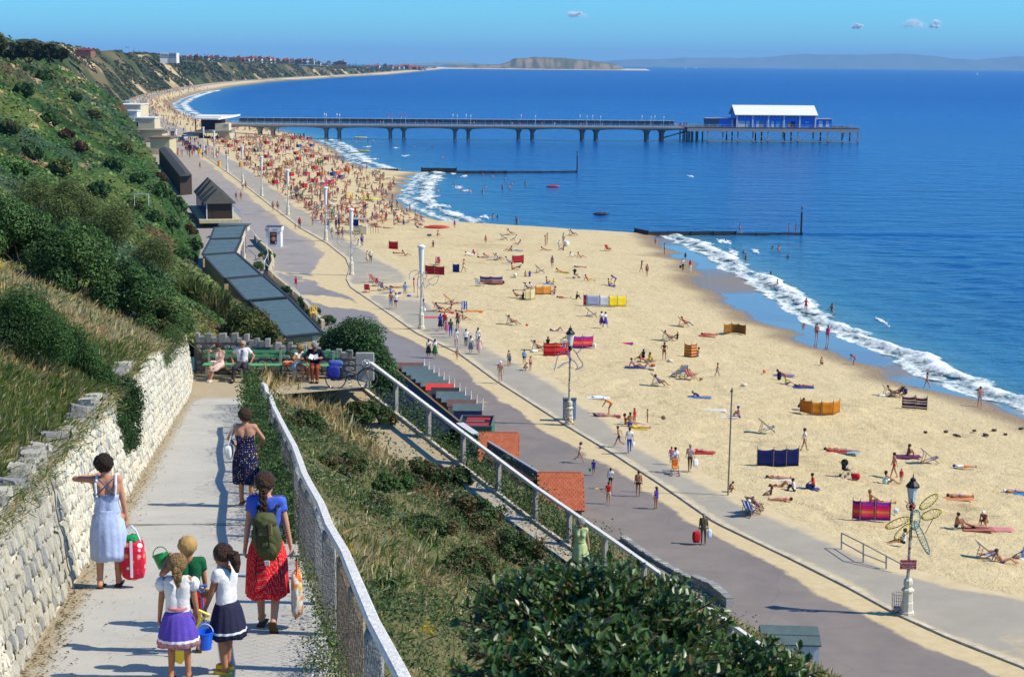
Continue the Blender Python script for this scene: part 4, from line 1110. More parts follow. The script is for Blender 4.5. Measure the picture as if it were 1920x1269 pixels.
# fences
WOODW=mat('weathered_white_wood',(0.66,0.645,0.59),0.9,noise=0.22,nscale=14,bump=0.4)
WOODG=mat('grey_wood',(0.33,0.31,0.28),0.9,noise=0.3,nscale=14,bump=0.5)
WOODB=mat('bare_brown_wood',(0.36,0.26,0.16),0.9,noise=0.3,nscale=14,bump=0.5)
WIRE=mat('rusty_wire',(0.10,0.09,0.085),0.7,metallic=0.3)
fa_=thing('wooden_fence','whitewashed post and rail fence with wire netting down the right side of the footpath','fence',(XFEN(10.2),10.2,path_z(10.2)))
fo=Vector(fa_.location)
pys=[8.6+1.66*i for i in range(21)]
rg=random.Random(3)
tops=[]
for i,y in enumerate(pys):
 x=XFEN(y)+rg.uniform(-0.025,0.025);h=1.09+rg.uniform(-0.03,0.03);tops.append(Vector((x,y,path_z(y)+h)))
 MB().box(Vector((x,y,path_z(y)+h/2-0.15))-fo,(0.135,0.15,h+0.3),rz=rg.uniform(-0.06,0.06)).build('post',WOODB if i in(3,4)else(WOODG if i%3 else WOODW),fa_,bevel=0.008)
for i,(a,b)in enumerate(zip(tops[:-1],tops[1:])):
 u=(b-a).normalized()*0.01
 MB().beam(a+u+Vector((0.0,0,0.05))-fo,b-u+Vector((0.0,0,0.05))-fo,0.088,0.075).build('rail',WOODW,fa_,bevel=0.008)
for i,(a,b)in enumerate(zip(tops[:-1],tops[1:])):
 if a.y>33:break
 mb=MB();d=b-a;L=1.66;H=1.0;st=0.17;w=0.0017
 for s in(-1,1):
  k=-H
  while k<L:
   t0,t1=max(k,0),min(k+H,L)
   if t1>t0:
    z0,z1=(t0-k),(t1-k)
    if s<0:z0,z1=H-z0,H-z1
    P=a+d*(t0/L)+Vector((-0.078,0,z0-H))-fo;Q=a+d*(t1/L)+Vector((-0.078,0,z1-H))-fo
    mb.tube(P,Q,w,w,3,cap=False)
   k+=st
 mb.build('wire_netting',WIRE,fa_)
fb_=thing('wooden_fence','pale handrail fence on grey posts running down beside the lower path','fence',tuple(Vector((LOW[-1][1],LOW[-1][0],LOW[-1][2]))))
fo=Vector(fb_.location)
LWP=np.array([(fLX(y),y,fLZ(y))for y in np.linspace(57.2,20,500)])
seg=np.concatenate([[0],np.cumsum(np.linalg.norm(np.diff(LWP,axis=0),axis=1))])
tops=[]
for k,s in enumerate(np.arange(0.05,seg[-1],1.92)):
 p=Vector([np.interp(s,seg,LWP[:,j])for j in range(3)])+Vector((0.14,0,0))
 h=0.98;tops.append(p+Vector((0,0,h)))
 MB().box(p+Vector((0,0,h/2-0.2))-fo,(0.13,0.13,h+0.4),rz=0.6).build('post',WOODG,fb_,bevel=0.01)
RAILW=mat('pale_rail',(0.60,0.585,0.53),0.9,noise=0.18,nscale=10)
for a,b in zip(tops[:-1],tops[1:]):
 u=(b-a).normalized()*0.01
 MB().beam(a+u+Vector((0,0,0.045))-fo,b-u+Vector((0,0,0.045))-fo,0.13,0.09).build('rail',RAILW,fb_,bevel=0.008)
 # benches
GREENP=mat('green_bench_paint',(0.10,0.36,0.16),0.6,noise=0.15)
CONC=mat('concrete',(0.33,0.32,0.29),0.9,noise=0.2)
def bench(label,x0,x1,yb):
 o=thing('park_bench',label,'bench',((x0+x1)/2,yb,LZ),group='green benches against the grey wall');L=x1-x0
 for j,zz in enumerate((0.70,0.84)):
  MB().box((0,0.30+0.02*j,zz),(L,0.03,0.10)).build('back_slat',GREENP,o,bevel=0.006)
 for j in range(3):MB().box((0,-0.12+0.15*j,0.44),(L,0.12,0.035)).build('seat_slat',GREENP,o,bevel=0.006)
 n=max(2,int(L/1.2)+1)
 for k in range(n):
  xx=-L/2+0.15+k*(L-0.3)/(n-1)
  MB().box((xx,0.05,0.21),(0.10,0.42,0.42)).box((xx,0.27,0.60),(0.07,0.05,0.62)).build('leg',CONC,o)
 return o
bench('long green slatted bench on the landing, carrying the couple',-10.5,-7.75,57.15)
bench('shorter green bench to the right, where the reading man sits',-7.55,-5.95,57.15)
# bicycle
def torus(mb,c,R,r,n=40,k=6,m=0,axis='y'):
 vs=[]
 for i in range(n):
  a=2*PI*i/n
  for j in range(k):
   b=2*PI*j/k;rr=R+r*math.cos(b)
   p=(rr*math.cos(a),r*math.sin(b),rr*math.sin(a))if axis=='y' else(rr*math.cos(a),rr*math.sin(a),r*math.sin(b))
   vs.append(Vector(c)+Vector(p))
 fs=[(i*k+j,((i+1)%n)*k+j,((i+1)%n)*k+(j+1)%k,i*k+(j+1)%k)for i in range(n)for j in range(k)]
 return mb.add(vs,fs,m)
RUB=mat('black_rubber',(0.02,0.02,0.02),0.8);CHR=mat('chrome',(0.6,0.6,0.6),0.25,metallic=1.0);NAVYM=mat('dark_blue_enamel',(0.02,0.03,0.09),0.35,spec=0.5);BLK=mat('black_plastic',(0.015,0.015,0.016),0.5)
bk=thing('bicycle','dark blue touring bicycle with drop handlebars parked at the top of the lower path','bicycle',(-5.28,55.35,float(path_z(56))-0.02),rz=0.10)
for x in(-0.52,0.53):
 w=torus(MB(),(x,0,0.345),0.335,0.013).build('wheel',RUB,bk,smooth=True)
 torus(MB(),(x,0,0.345),0.315,0.008).build('rim',CHR,w,smooth=True)
 mb=MB().tube((x,-0.05,0.345),(x,0.05,0.345),0.02)
 for i in range(18):
  a=2*PI*i/18;mb.tube((x,0.02*(-1)**i,0.345),(x+0.31*math.cos(a),0,0.345+0.31*math.sin(a)),0.0016,n=3,cap=False)
 mb.build('spokes',CHR,w)
 mb=MB()
 pts=[(x+0.365*math.cos(a),0,0.345+0.365*math.sin(a))for a in np.linspace(0.5,2.9,9)]
 for p,q in zip(pts[:-1],pts[1:]):mb.beam(p,q,0.045,0.006)
 mb.build('mudguard',BLK,bk)
bb,seat,head,hb_=(-0.08,0,0.29),(-0.24,0,0.80),(0.36,0,0.80),(0.39,0,0.68)
mb=MB()
for a,b,r in((bb,seat,0.016),(bb,hb_,0.018),(seat,head,0.016),(head,hb_,0.018)):mb.tube(a,b,r)
for s in(-0.06,0.06):
 mb.tube(seat,(-0.52,s,0.345),0.009);mb.tube(bb,(-0.52,s,0.345),0.010);mb.tube(hb_,(0.53,s,0.345),0.011)
mb.build('frame',NAVYM,bk)
mb=MB().tube(head,(0.36,0,0.92),0.012).tube((0.36,0,0.92),(0.44,0,0.94),0.012).tube((0.44,-0.2,0.94),(0.44,0.2,0.94),0.011)
for s in(-0.2,0.2):mb.path([(0.44,s,0.94),(0.54,s,0.94),(0.59,s,0.88),(0.57,s,0.81),(0.48,s,0.79)],0.012)
mb.build('handlebar',mat('white_tape',(0.7,0.68,0.62),0.8),bk)
MB().tube(seat,(-0.28,0,0.93),0.012).box((-0.26,0,0.95),(0.27,0.13,0.05),taper=0.7).build('saddle',BLK,bk,bevel=0.015)
mb=MB();torus(mb,bb,0.085,0.008,24);mb.tube(bb,(-0.02,-0.08,0.14),0.009).tube(bb,(-0.14,0.08,0.44),0.009).box((-0.02,-0.13,0.13),(0.09,0.08,0.02)).box((-0.14,0.13,0.45),(0.09,0.08,0.02))
mb.build('chainset',CHR,bk)
MB().ball((0.52,-0.03,0.58),0.035,sc=(1,0.4,1)).build('reflector',M((245,150,20),0.4),bk)
MB().ball((0.50,-0.06,0.86),0.04).build('headlamp',CHR,bk)
MB().box((-0.5,0,0.74),(0.36,0.12,0.02)).build('carrier',CHR,bk)
BLUEB=mat('blue_nylon',(0.022,0.03,0.26),0.6,noise=0.25,nscale=12,bump=0.6,bscale=18)
def soft(name,label,cat,loc,size,m,rz=0,seed=0,group=None,rough=0.12):
 bm=bmesh.new();bmesh.ops.create_icosphere(bm,subdivisions=3,radius=0.5)
 for v in bm.verts:
  c=v.co;k=1/max(abs(c.x),abs(c.y),abs(c.z))*0.5;v.co=c.lerp(c*k,0.55)
  n=float(fbm(c.x*4+seed,c.y*4+c.z*3,seed,3))-0.5;v.co*=1+n*rough*2.4
  v.co=Vector((v.co.x*size[0],v.co.y*size[1],v.co.z*size[2]+size[2]*0.5))
 me=bpy.data.meshes.new(name);bm.to_mesh(me);bm.free();me.polygons.foreach_set('use_smooth',[True]*len(me.polygons))
 o=new_obj(name,me,m);o.location=loc;o.rotation_euler=(0,0,rz)
 return tag(o,label,cat,group)
bz=float(path_z(56))
soft('pannier_bag','blue nylon pannier hanging over the back wheel of the bicycle','bag',(-5.86,55.10,bz+0.36),(0.44,0.18,0.46),BLUEB,0.1,3)
soft('rolled_bag','pale blue bundle strapped on top of the bicycle carrier','bag',(-5.80,55.28,bz+0.76),(0.50,0.24,0.20),mat('pale_blue_nylon',(0.07,0.13,0.36),0.6,noise=0.3),0.1,5)
soft('pannier_bag','black pannier low on the far side of the bicycle','bag',(-5.80,55.50,bz+0.22),(0.46,0.2,0.55),BLK,0.1,7)
gp=MB().box((-4.98,57.0,bz+0.45),(0.62,0.16,0.95)).build('concrete_pier',CONC,bevel=0.02);tag(gp,'short concrete pier at the top of the handrail behind the bicycle','pier wall')
# huts, chalets, pavilion
def slab(mb,quad,th,m=0):
 q=[Vector(v)for v in quad];d=Vector((0,0,th))
 return mb.add([v-d for v in q]+q,[(3,2,1,0),(4,5,6,7),(0,1,5,4),(1,2,6,5),(2,3,7,6),(3,0,4,7)],m)
TEAL=mat('teal_felt_roof',(0.075,0.125,0.145),0.85,noise=0.22,nscale=1.6)
TEAL2=mat('grey_green_felt',(0.085,0.125,0.125),0.85,noise=0.2,nscale=2)
WHITE=mat('white_paint',(0.72,0.72,0.70),0.6,noise=0.08,nscale=4)
CREAM=mat('cream_render',(0.60,0.53,0.36),0.85,noise=0.12,nscale=1.5)
TANW=mat('tan_render',(0.34,0.26,0.15),0.9,noise=0.2,nscale=2)
DKBR=mat('dark_brown_boards',(0.045,0.028,0.022),0.8,noise=0.3,nscale=4)
BROWNR=mat('maroon_felt',(0.13,0.065,0.062),0.85,noise=0.2,nscale=3)
BLACKR=mat('black_felt',(0.025,0.025,0.030),0.8,noise=0.3,nscale=3)
REDR=mat('red_felt',(0.58,0.045,0.03),0.7,noise=0.12,nscale=3)
GREENH=mat('green_hut_paint',(0.03,0.15,0.085),0.6,noise=0.2)
GLASS=mat('dark_glass',(0.02,0.025,0.03),0.12,spec=0.6)
hutspec=[(BROWNR,'maroon'),(TEAL2,'grey-green'),(TEAL,'teal'),(TEAL2,'grey-green'),(TEAL,'teal'),(TEAL2,'grey-green'),(REDR,'bright red'),(BLACKR,'black'),(TEAL2,'pale grey-green'),(TEAL,'teal'),(BROWNR,'brown'),(TEAL2,'teal')]
ordn=['farthest','second','third','fourth','fifth','sixth','seventh','eighth','ninth','tenth','eleventh','twelfth']
hp0=at_z(795,680,4.75);hp1=at_z(905,757,4.75)
hutc=[M((150,60,40)),M((60,90,70)),M((200,200,190)),M((60,70,120))]
for i,(rm,cn)in enumerate(hutspec):
 p=hp0 .lerp(hp1,i/11);w=2.05;dpt=1.35
 o=thing('beach_hut','beach hut with a %s felt roof, %s from far end of the row'%(cn,ordn[i]),'beach hut',(p.x-w/2,p.y,2.58),group='row of beach huts below the slope')
 MB().box((0,0,0.92),(w-0.16,dpt-0.1,1.84)).build('wall',hutc[i%4],o)
 mb=MB();slab(mb,[(-w/2,-dpt/2-0.08,1.84),(w/2,-dpt/2-0.08,1.84),(w/2,0.05,2.17),(-w/2,0.05,2.17)],0.05);slab(mb,[(-w/2,0.05,2.17),(w/2,0.05,2.17),(w/2,dpt/2+0.08,1.84),(-w/2,dpt/2+0.08,1.84)],0.05)
 mb.build('roof',rm,o)
 mb=MB()
 for s in(-1,1):mb.beam((w/2+0.02,s*(dpt/2+0.08),1.80),(w/2+0.02,0.05,2.16),0.03,0.12)
 mb.tube((w/2+0.02,0.05,2.1),(w/2+0.02,0.05,2.5),0.035,n=5)
 mb.build('bargeboard',WHITE,o)
 MB().box((w/2-0.06,0,0.85),(0.06,0.8,1.7)).build('door',hutc[(i+1)%4],o)
k0=at_z(861,773,4.7);k1=at_z(923,795,4.6)
kc=at_z(893,795,4.6)
o=thing('green_kiosk','green boarded kiosk with red sign boards lying inside its dark open roof','kiosk',(kc.x,kc.y+0.9,2.58),rz=-0.05)
kw,kd=2.15,3.2
for j in range(8):MB().box((0,-kd/2,0.13+0.25*j),(kw,0.05,0.235)).build('board',GREENH,o)
mb=MB().box((-kw/2,0,1.0),(0.06,kd-0.06,2.0)).box((kw/2,0,1.0),(0.06,kd-0.06,2.0)).box((0,kd/2,1.0),(kw,0.06,2.0));mb.build('wall',GREENH,o)
MB().box((0,0,1.86),(kw-0.14,kd-0.14,0.06)).build('roof',BLACKR,o)
mb=MB()
for s in(-1,1):mb.box((s*kw/2,0,2.04),(0.09,kd+0.1,0.10)).box((0,s*kd/2,2.04),(kw,0.09,0.10))
mb.build('roof_rim',mat('grey_rim',(0.13,0.14,0.14),0.7),o)
for(yy,dd)in((1.1,0.75),(-0.75,1.0)):MB().box((0.05,yy,1.95),(1.55,dd,0.05),rz=0.03).build('sign_board',M((165,40,50),0.7,noise=0.3,nscale=3),o)
MB().box((-0.1,0.25,1.97),(1.2,0.12,0.08),rz=0.06).build('loose_plank',M((170,150,120)),o)
TILE=[mat('red_tile',(0.42,0.115,0.052),0.85,noise=0.2,nscale=6),mat('dark_red_tile',(0.39,0.10,0.045),0.85,noise=0.2,nscale=6),mat('orange_tile',(0.45,0.13,0.058),0.85,noise=0.2,nscale=6)]
def tiled_hut(label,c,w,rise,run,ridge_z,rz=0.0):
 o=thing('tiled_hut',label,'hut',(c[0],c[1],2.58),rz=rz)
 rzh=ridge_z-2.58;ez=rzh-rise
 MB().box((0,0,ez/2),(w-0.3,2*run-0.3,ez)).build('wall',TANW,o)
 me_t=[]
 for k in range(3):
  mb=MB().box((0,0,0),(0.19,0.25,0.022));q=mb.build('tile',TILE[k]);me_t.append(q.data);bpy.data.objects.remove(q)
 sl=math.hypot(run,rise);nrow=int(sl/0.19);ncol=int(w/0.2);a=math.atan2(rise,run)
 mbs=MB();cnt=0
 for r in range(nrow):
  for cidx in range(ncol):
   t=(r+0.5)/nrow;x=-w/2+(cidx+0.5+(0.25 if r%2 else-0.25))*w/ncol
   q=bpy.data.objects.new('tile',random.choice(me_t));COL.objects.link(q);q.parent=o
   q.location=(x,-run*t-0.02,rzh-rise*t+random.uniform(0,0.008));q.rotation_euler=(a+0.05,0,random.uniform(-0.02,0.02))
 mb=MB();slab(mb,[(-w/2,0,rzh-0.05),(w/2,0,rzh-0.05),(w/2,run,ez-0.05),(-w/2,run,ez-0.05)],0.05);slab(mb,[(-w/2,-run,ez-0.05),(w/2,-run,ez-0.05),(w/2,0,rzh-0.05),(-w/2,0,rzh-0.05)],0.05);mb.build('roof',TILE[1],o)
 mb=MB()
 for j in range(int(w/0.3)):mb.tube((-w/2+j*0.3,0,rzh+0.01),(-w/2+j*0.3+0.29,0,rzh+0.01),0.06,n=7)
 mb.build('ridge_tiles',TILE[1],o)
 return o
r1=at_z(936,811,5.4);tiled_hut('hut roof of red clay tiles, the farther of two beside the road',(r1 .x,r1 .y),2.45,1.25,2.5,5.4)
r2=at_z(1051,886,5.4);tiled_hut('hut roof of red clay tiles, the nearer of two beside the road',(r2 .x,r2 .y),2.5,1.4,2.75,5.4)
SL=[mat('dark_slate',(0.035,0.040,0.075),0.7,noise=0.3,nscale=3),mat('slate',(0.05,0.055,0.095),0.7,noise=0.3,nscale=3)]
BT=[mat('brown_tile',(0.15,0.075,0.06),0.85,noise=0.3,nscale=4),mat('dark_brown_tile',(0.075,0.035,0.03),0.85,noise=0.3,nscale=4)]
A=at_z(742,694,5.1);B_=at_z(862,792,5.1);C_=at_z(893,815,5.0);D_=at_z(1012,888,4.8)
def courses(name,label,a,b,mats,rise=1.9,run=2.6,nc=11,cap=None):
 o=thing(name,label,'roof',a);d=(b-a);L=d.length;u=d.normalized();nrm=Vector((-abs(u.y),-abs(u.x),0)).normalized()
 if nrm.x>0:nrm=-nrm
 for k in range(nc):
  t0,t1=k/nc,(k+1)/nc+0.02
  p0=nrm*run*t0-Vector((0,0,rise*t0-0.0));p1=nrm*run*t1-Vector((0,0,rise*t1-0.035))
  n=int(L/0.8)
  mb=MB()
  for j in range(n):
   s0,s1=L*j/n+(0.2 if k%2 else 0),L*(j+1)/n-0.015+(0.2 if k%2 else 0);q=random.uniform(0,0.012)
   z=Vector((0,0,q));mb.add([u*s0+p0+z,u*s1+p0+z,u*s1+p1+z,u*s0+p1+z,u*s0+p1-Vector((0,0,.06)),u*s1+p1-Vector((0,0,.06))],[(0,1,2,3),(3,2,5,4)])
  mb.build('slate_course',mats[k%2],o)
 MB().beam(Vector((0,0,0.03)),d+Vector((0,0,0.03)),0.16,0.10).build('ridge_capping',cap or mat('rusty_ridge',(0.20,0.13,0.07),0.9,noise=0.3),o)
 mb=MB();w=Vector((0,0,-2.4));k=Vector((0.12,0.03,0));mb.add([k,d+k,d+w+k,w+k],[(0,1,2,3)]);mb.build('wall',TANW,o)
 return o
courses('slate_roof','long dark blue slate roof sloping down behind the row of beach huts',A,B_,SL)
courses('brown_roof','weathered brown tiled roof between the slate roof and the red tiled huts',C_,D_,BT,1.5,2.0,8,mat('grey_lead',(0.3,0.32,0.34),0.5))
p,q=at_z(862,793,5.16),at_z(892,813,5.06)
fl=MB().beam(p,q,0.5,0.06).build('lead_flashing',mat('pale_lead',(0.55,0.56,0.56),0.5,noise=0.1));tag(fl,'pale grey lead flashing strip between the slate and the brown roofs','flashing')
c=at_z(1480,1186,4.4)
o=thing('white_hut','small white boarded hut with a grey-green felt roof beside the privet bush','hut',(c.x,c.y,2.58),rz=-0.06)
for s,n,wdt in((0,10,2.3),):
 for j in range(n):MB().box((-1.15+0.23*(j+0.5),-1.0,0.82),(0.222,0.05,1.64)).build('board',WHITE,o)
MB().box((0,0.03,0.75),(2.28,1.96,1.5)).build('wall',WHITE,o)
mb=MB();slab(mb,[(-1.22,-1.12,1.70),(1.22,-1.12,1.70),(1.22,0.3,2.05),(-1.22,0.3,2.05)],0.06);slab(mb,[(-1.22,0.3,2.05),(1.22,0.3,2.05),(1.22,1.2,1.5),(-1.22,1.2,1.5)],0.06);mb.build('roof',TEAL2,o)
MB().box((0,-0.42,1.885),(2.44,0.05,0.03),rot=Matrix.Rotation(math.atan2(0.35,1.42),3,'X')).build('roof_batten',TEAL,o)
def chalet(label,px,z,gl=3.4,endwall=False,farz=None):
 q=[at_z(*p,z)for p in px]
 c=sum(q,Vector())/4
 o=thing('chalet_block',label,'chalet',(c.x,c.y,gl));off=Vector(o.location)
 q=[v-off for v in q];inn=[v*0.965 for v in q]
 mb=MB();h=z-gl-0.12
 mb.add([Vector((v.x,v.y,-1.2))for v in inn]+[Vector((v.x,v.y,h))for v in inn],[(0,1,5,4),(2,3,7,6),(3,0,4,7)]);mb.build('wall',TANW,o)
 mb=MB();mb.add([Vector((v.x,v.y,-1.2))for v in inn[1:3]]+[Vector((v.x,v.y,h))for v in inn[1:3]],[(0,1,3,2)])
 f=mb.build('front_wall',CREAM,o)
 n=max(2,int((inn[2]-inn[1]).length/2.6))
 for k in range(n):
  a=inn[1].lerp(inn[2],(k+0.28)/n);b=inn[1].lerp(inn[2],(k+0.72)/n);out=Vector((0.04,0,0))
  m3=MB();m3 .add([Vector((a.x,a.y,0))+out,Vector((b.x,b.y,0))+out,Vector((b.x,b.y,2.1))+out,Vector((a.x,a.y,2.1))+out],[(0,1,2,3)]);m3 .build('door',M(((40,60,140),(150,50,40),(60,110,80),(220,215,200))[k%4]),o)
 mb=MB();slab(mb,q,0.14);mb.build('roof',TEAL,o)
 mb=MB();q2=[v+Vector((0,0,0.03))for v in q]
 for a,b in((0,1),(1,2),(2,3),(3,0)):mb.beam(q2[a],q2[b],0.22,0.10)
 mb.build('roof_edge',mat('dark_felt_edge',(0.035,0.045,0.05),0.8),o)
 for t in(0.34,0.66):
  mb=MB();mb.beam(q2[0].lerp(q2[3],t)-Vector((0,0,0.015)),q2[1].lerp(q2[2],t)-Vector((0,0,0.015)),0.07,0.03)
  mb.build('roof_seam',TEAL2,o)
 if endwall:
  a,b=inn[0].lerp(inn[1],0.76),inn[1]
  mb=MB();mb.add([(a.x,a.y-0.03,-1.2),(b.x+0.03,b.y-0.03,-1.2),(b.x+0.03,b.y-0.03,h),(a.x,a.y-0.03,h)],[(0,1,2,3)]);mb.build('white_wall_strip',CREAM,o)
  mb=MB().beam(Vector((inn[0].x-1,inn[0].y-0.4,0.6)),Vector((b.x+3.0,b.y-0.4,0.6)),0.06,0.08);mb.build('white_handrail',WHITE,o)
 return o
chalet('nearest teal roofed chalet block with a tan end wall behind the dark shrub',[(533,631),(605,624),(541,558.5),(468,564.5)],6.5,endwall=True)
chalet('second nearest long teal flat roof in the stepped row of chalets',[(461,563),(540,556.5),(495,518),(426,524)],6.7)
chalet('third teal flat roof, in the middle of the stepped chalet row',[(420,522),(491,516),(444,475),(382,479.5)],6.7)
chalet('fourth teal roof, set back where the chalet row turns',[(379,477.5),(442,473),(453,448),(394,450)],6.7)
chalet('farthest teal chalet roof, below the dark pavilion',[(394,448),(452,446),(461,423),(402,427)],6.8)
TERW=mat('terrace_wall',(0.50,0.43,0.28),0.9,noise=0.2,nscale=2)
pts=[at_z(x,y,3.3)for x,y in[(606,602),(590,585),(560,552),(545,540),(520,520),(505,505),(512,488),(508,470),(490,455),(478,440)]]
tw=thing('terrace_wall','low pale wall with a white rail edging the chalet terrace','wall',pts[0]);mb=MB()
for a,b in zip(pts[:-1],pts[1:]):mb.beam(a-pts[0]-Vector((0,0,.35)),b-pts[0]-Vector((0,0,.35)),0.3,0.8)
mb.build('wall_body',TERW,tw);mb=MB()
for a,b in zip(pts[:-1],pts[1:]):
 mb.tube(a-pts[0]+Vector((-.6,0,.85)),b-pts[0]+Vector((-.6,0,.85)),0.035,n=5);mb.tube(a-pts[0]+Vector((-.6,0,0)),a-pts[0]+Vector((-.6,0,.85)),0.03,n=5)
mb.build('white_rail',WHITE,tw)
for i,(px,py,w)in enumerate([(498,478,1.7),(492,497,1.5),(560,566,1.3),(583,585,1.3),(535,545,1.0),(615,600,1.2)]):
 p=at_z(px,py,3.2);shrub('terrace_shrub','low green shrub in the chalet terrace bed, %s'%('beside the white kiosk','just below the kiosk bed','between roof and road, farther','by the nearest roof corner','small one by the red towel','next to the big dark shrub')[i],'shrub',p,(w,w*1.6,0.65),1500,0.22,DG+MG,seed=60+i,lobes=12)
DROOF=mat('dark_roof_tile',(0.060,0.058,0.050),0.85,noise=0.25,nscale=1.2,bump=0.3,bscale=10)
BLUEW=mat('blue_post_paint',(0.10,0.12,0.45),0.7)
g0=at_z(388,411,3.9);g1=at_z(433,411,3.9)
o=thing('shelter_pavilion','dark shelter pavilion with a row of steep hipped roofs on the promenade','pavilion',(g0 .x,g0 .y,3.9),rz=math.radians(14))
W_=3.95;Ln=24.0;eh=2.35
MB().box((W_/2,0.10,eh/2),(W_-0.3,0.12,eh)).build('end_boards',DKBR,o)
MB().box((0.9,Ln/2,eh/2),(0.12,Ln,eh)).build('back_wall',DKBR,o)
for k in range(9):
 for x in(0.0,W_):MB().box((x,k*Ln/8,eh/2),(0.14,0.14,eh)).build('post',WHITE if k==0 else BLUEW,o)
for k in range(4):
 y0=-0.4+k*6.2;y1=y0+6.0;a=-0.5;b=W_+0.5;ap=4.3+(0.0 if k<2 else 0.5)
 mb=MB();xm=W_/2
 mb.add([(a,y0,eh),(b,y0,eh),(b,y1,eh),(a,y1,eh),(xm-0.2,y0+2.6,ap),(xm-0.2,y1-1.2,ap)],[(0,1,4),(1,2,5,4),(2,3,5),(3,0,4,5),(3,2,1,0)])
 mb.build('hipped_roof',DROOF,o)
MB().box((W_/2,Ln/2,-0.25),(W_+2.4,Ln+3,0.5)).build('platform',TERW,o)
mb=MB()
for k in range(8):mb.tube((W_+1.1,-1+k*2.4,0),(W_+1.1,-1+k*2.4,1.0),0.03,n=5)
mb.tube((W_+1.1,-1,1.0),(W_+1.1,16,1.0),0.03,n=5);mb.build('blue_railing',M((120,150,210)),o)
p=at_z(440,419,4.6);o2=thing('low_flat_roof','low flat roofed store in front of the dark pavilion','store',(p.x,p.y,3.6))
MB().box((0,0,0.4),(4.0,2.4,0.8)).build('wall',CREAM,o2);MB().box((0,0,0.86),(4.4,2.8,0.1)).build('roof',TEAL2,o2)
def quad_block(name,label,cat,px,z,gl,wallm,roofm,ridge=0.0):
 q=[at_z(*p,z)for p in px];c=sum(q,Vector())/4;o=thing(name,label,cat,(c.x,c.y,gl));off=Vector(o.location);q=[v-off for v in q];inn=[v*0.96 for v in q];h=z-gl
 mb=MB();mb.add([Vector((v.x,v.y,-0.5))for v in inn]+[Vector((v.x,v.y,h-0.1))for v in inn],[(0,1,5,4),(1,2,6,5),(2,3,7,6),(3,0,4,7)]);mb.build('wall',wallm,o)
 mb=MB()
 if ridge:
  r0=(q[0]+q[1])/2+Vector((0,0,ridge));r1=(q[2]+q[3])/2+Vector((0,0,ridge));mb.add(q+[r0,r1],[(0,1,4),(1,2,5,4),(2,3,5),(3,0,4,5),(3,2,1,0)])
 else:slab(mb,q,0.2)
 mb.build('roof',roofm,o)
 return o,inn,h
quad_block('beach_chalet_block','long dark brown roofed chalet block at the foot of the cliff before the cars','chalet',[(338,331),(361,329),(320,279),(297,279)],6.3,3.0,DKBR,DROOF,0.5)
def box_building(name,label,pxl,pxr,pytop,pybase,depth,roofm=None,wallm=CREAM,wins=(),gl=3.0,Yh=None,over=0.25):
 """front wall given by its pixel edges; stands at its true distance"""
 p=at_z(pxl,pybase,gl)if Yh is None else Vector((at_y(pxl,pybase,Yh).x,Yh,gl))
 r=at_y(pxr,pybase,p.y);top=at_y(pxl,pytop,p.y);w=r.x-p.x;h=top.z-gl
 o=thing(name,label,'building',(p.x+w/2,p.y,gl))
 MB().box((0,depth/2,h/2-0.5),(w,depth,h+1.0-0.3)).build('wall',wallm,o)
 MB().box((0,depth/2,h-0.05),(w+over*2,depth+over*2,0.3)).build('roof',roofm or WHITE,o)
 for(fx,fz,fw,fh)in wins:
  f=MB().box((fx*w,-0.03,fz*h),(fw*w,0.08,fh*h)).build('window',WHITE,o);MB().box((fx*w,-0.08,fz*h),(fw*w*0.84,0.05,fh*h*0.8)).build('pane',GLASS,f)
 return o,w,h
box_building('cream_building','cream two storey building with dark windows at the foot of the cliff',222,264,196,222,14,Yh=640,wins=[(-0.2,0.62,0.22,0.3),(0.12,0.62,0.22,0.3),(0.36,0.62,0.14,0.3)])
box_building('cafe_building','white fronted cafe with a blue lettered panel below the cream building',234,257,208,224,6,Yh=600,wallm=WHITE,wins=[(0.0,0.3,0.7,0.3)])
box_building('plain_building','plain grey cream block right of the white fronted cafe',254,290,221,243,9,Yh=560,wins=[(-0.38,0.62,0.12,0.3)])
box_building('flat_roof_building','low flat roofed building with an overhanging slab at the cliff foot',262,304,244,258,8,Yh=520,roofm=mat('grey_slab',(0.22,0.20,0.15),0.9),over=1.0)
box_building('toilet_block','yellowish public block nearest the dark chalet roofs, with a brown parapet',282,318,258,280,9,Yh=455,roofm=mat('brown_parapet',(0.20,0.13,0.09),0.9),over=0.4,wallm=mat('yellow_render',(0.52,0.47,0.27),0.9,noise=0.1))
box_building('green_roof_building','distant building with a pale green roof beyond the cream block',216,242,191,200,8,Yh=720,roofm=mat('copper_green',(0.18,0.38,0.30),0.8))
def text(s,size,loc,m,parent,name='lettering',rot=(PI/2,0,0),ext=0.005,align='CENTER'):
 cu=bpy.data.curves.new(name,'FONT');cu.body=s;cu.size=size;cu.align_x=align;cu.align_y='CENTER';cu.extrude=ext;cu.resolution_u=2
 tmp=bpy.data.objects.new(name,cu);COL.objects.link(tmp)
 dg=bpy.context.evaluated_depsgraph_get();me=bpy.data.meshes.new_from_object(tmp.evaluated_get(dg))
 bpy.data.objects.remove(tmp);me.name=name;me.materials.clear()
 o=new_obj(name,me,m,parent);o.location=loc;o.rotation_euler=rot
 return o
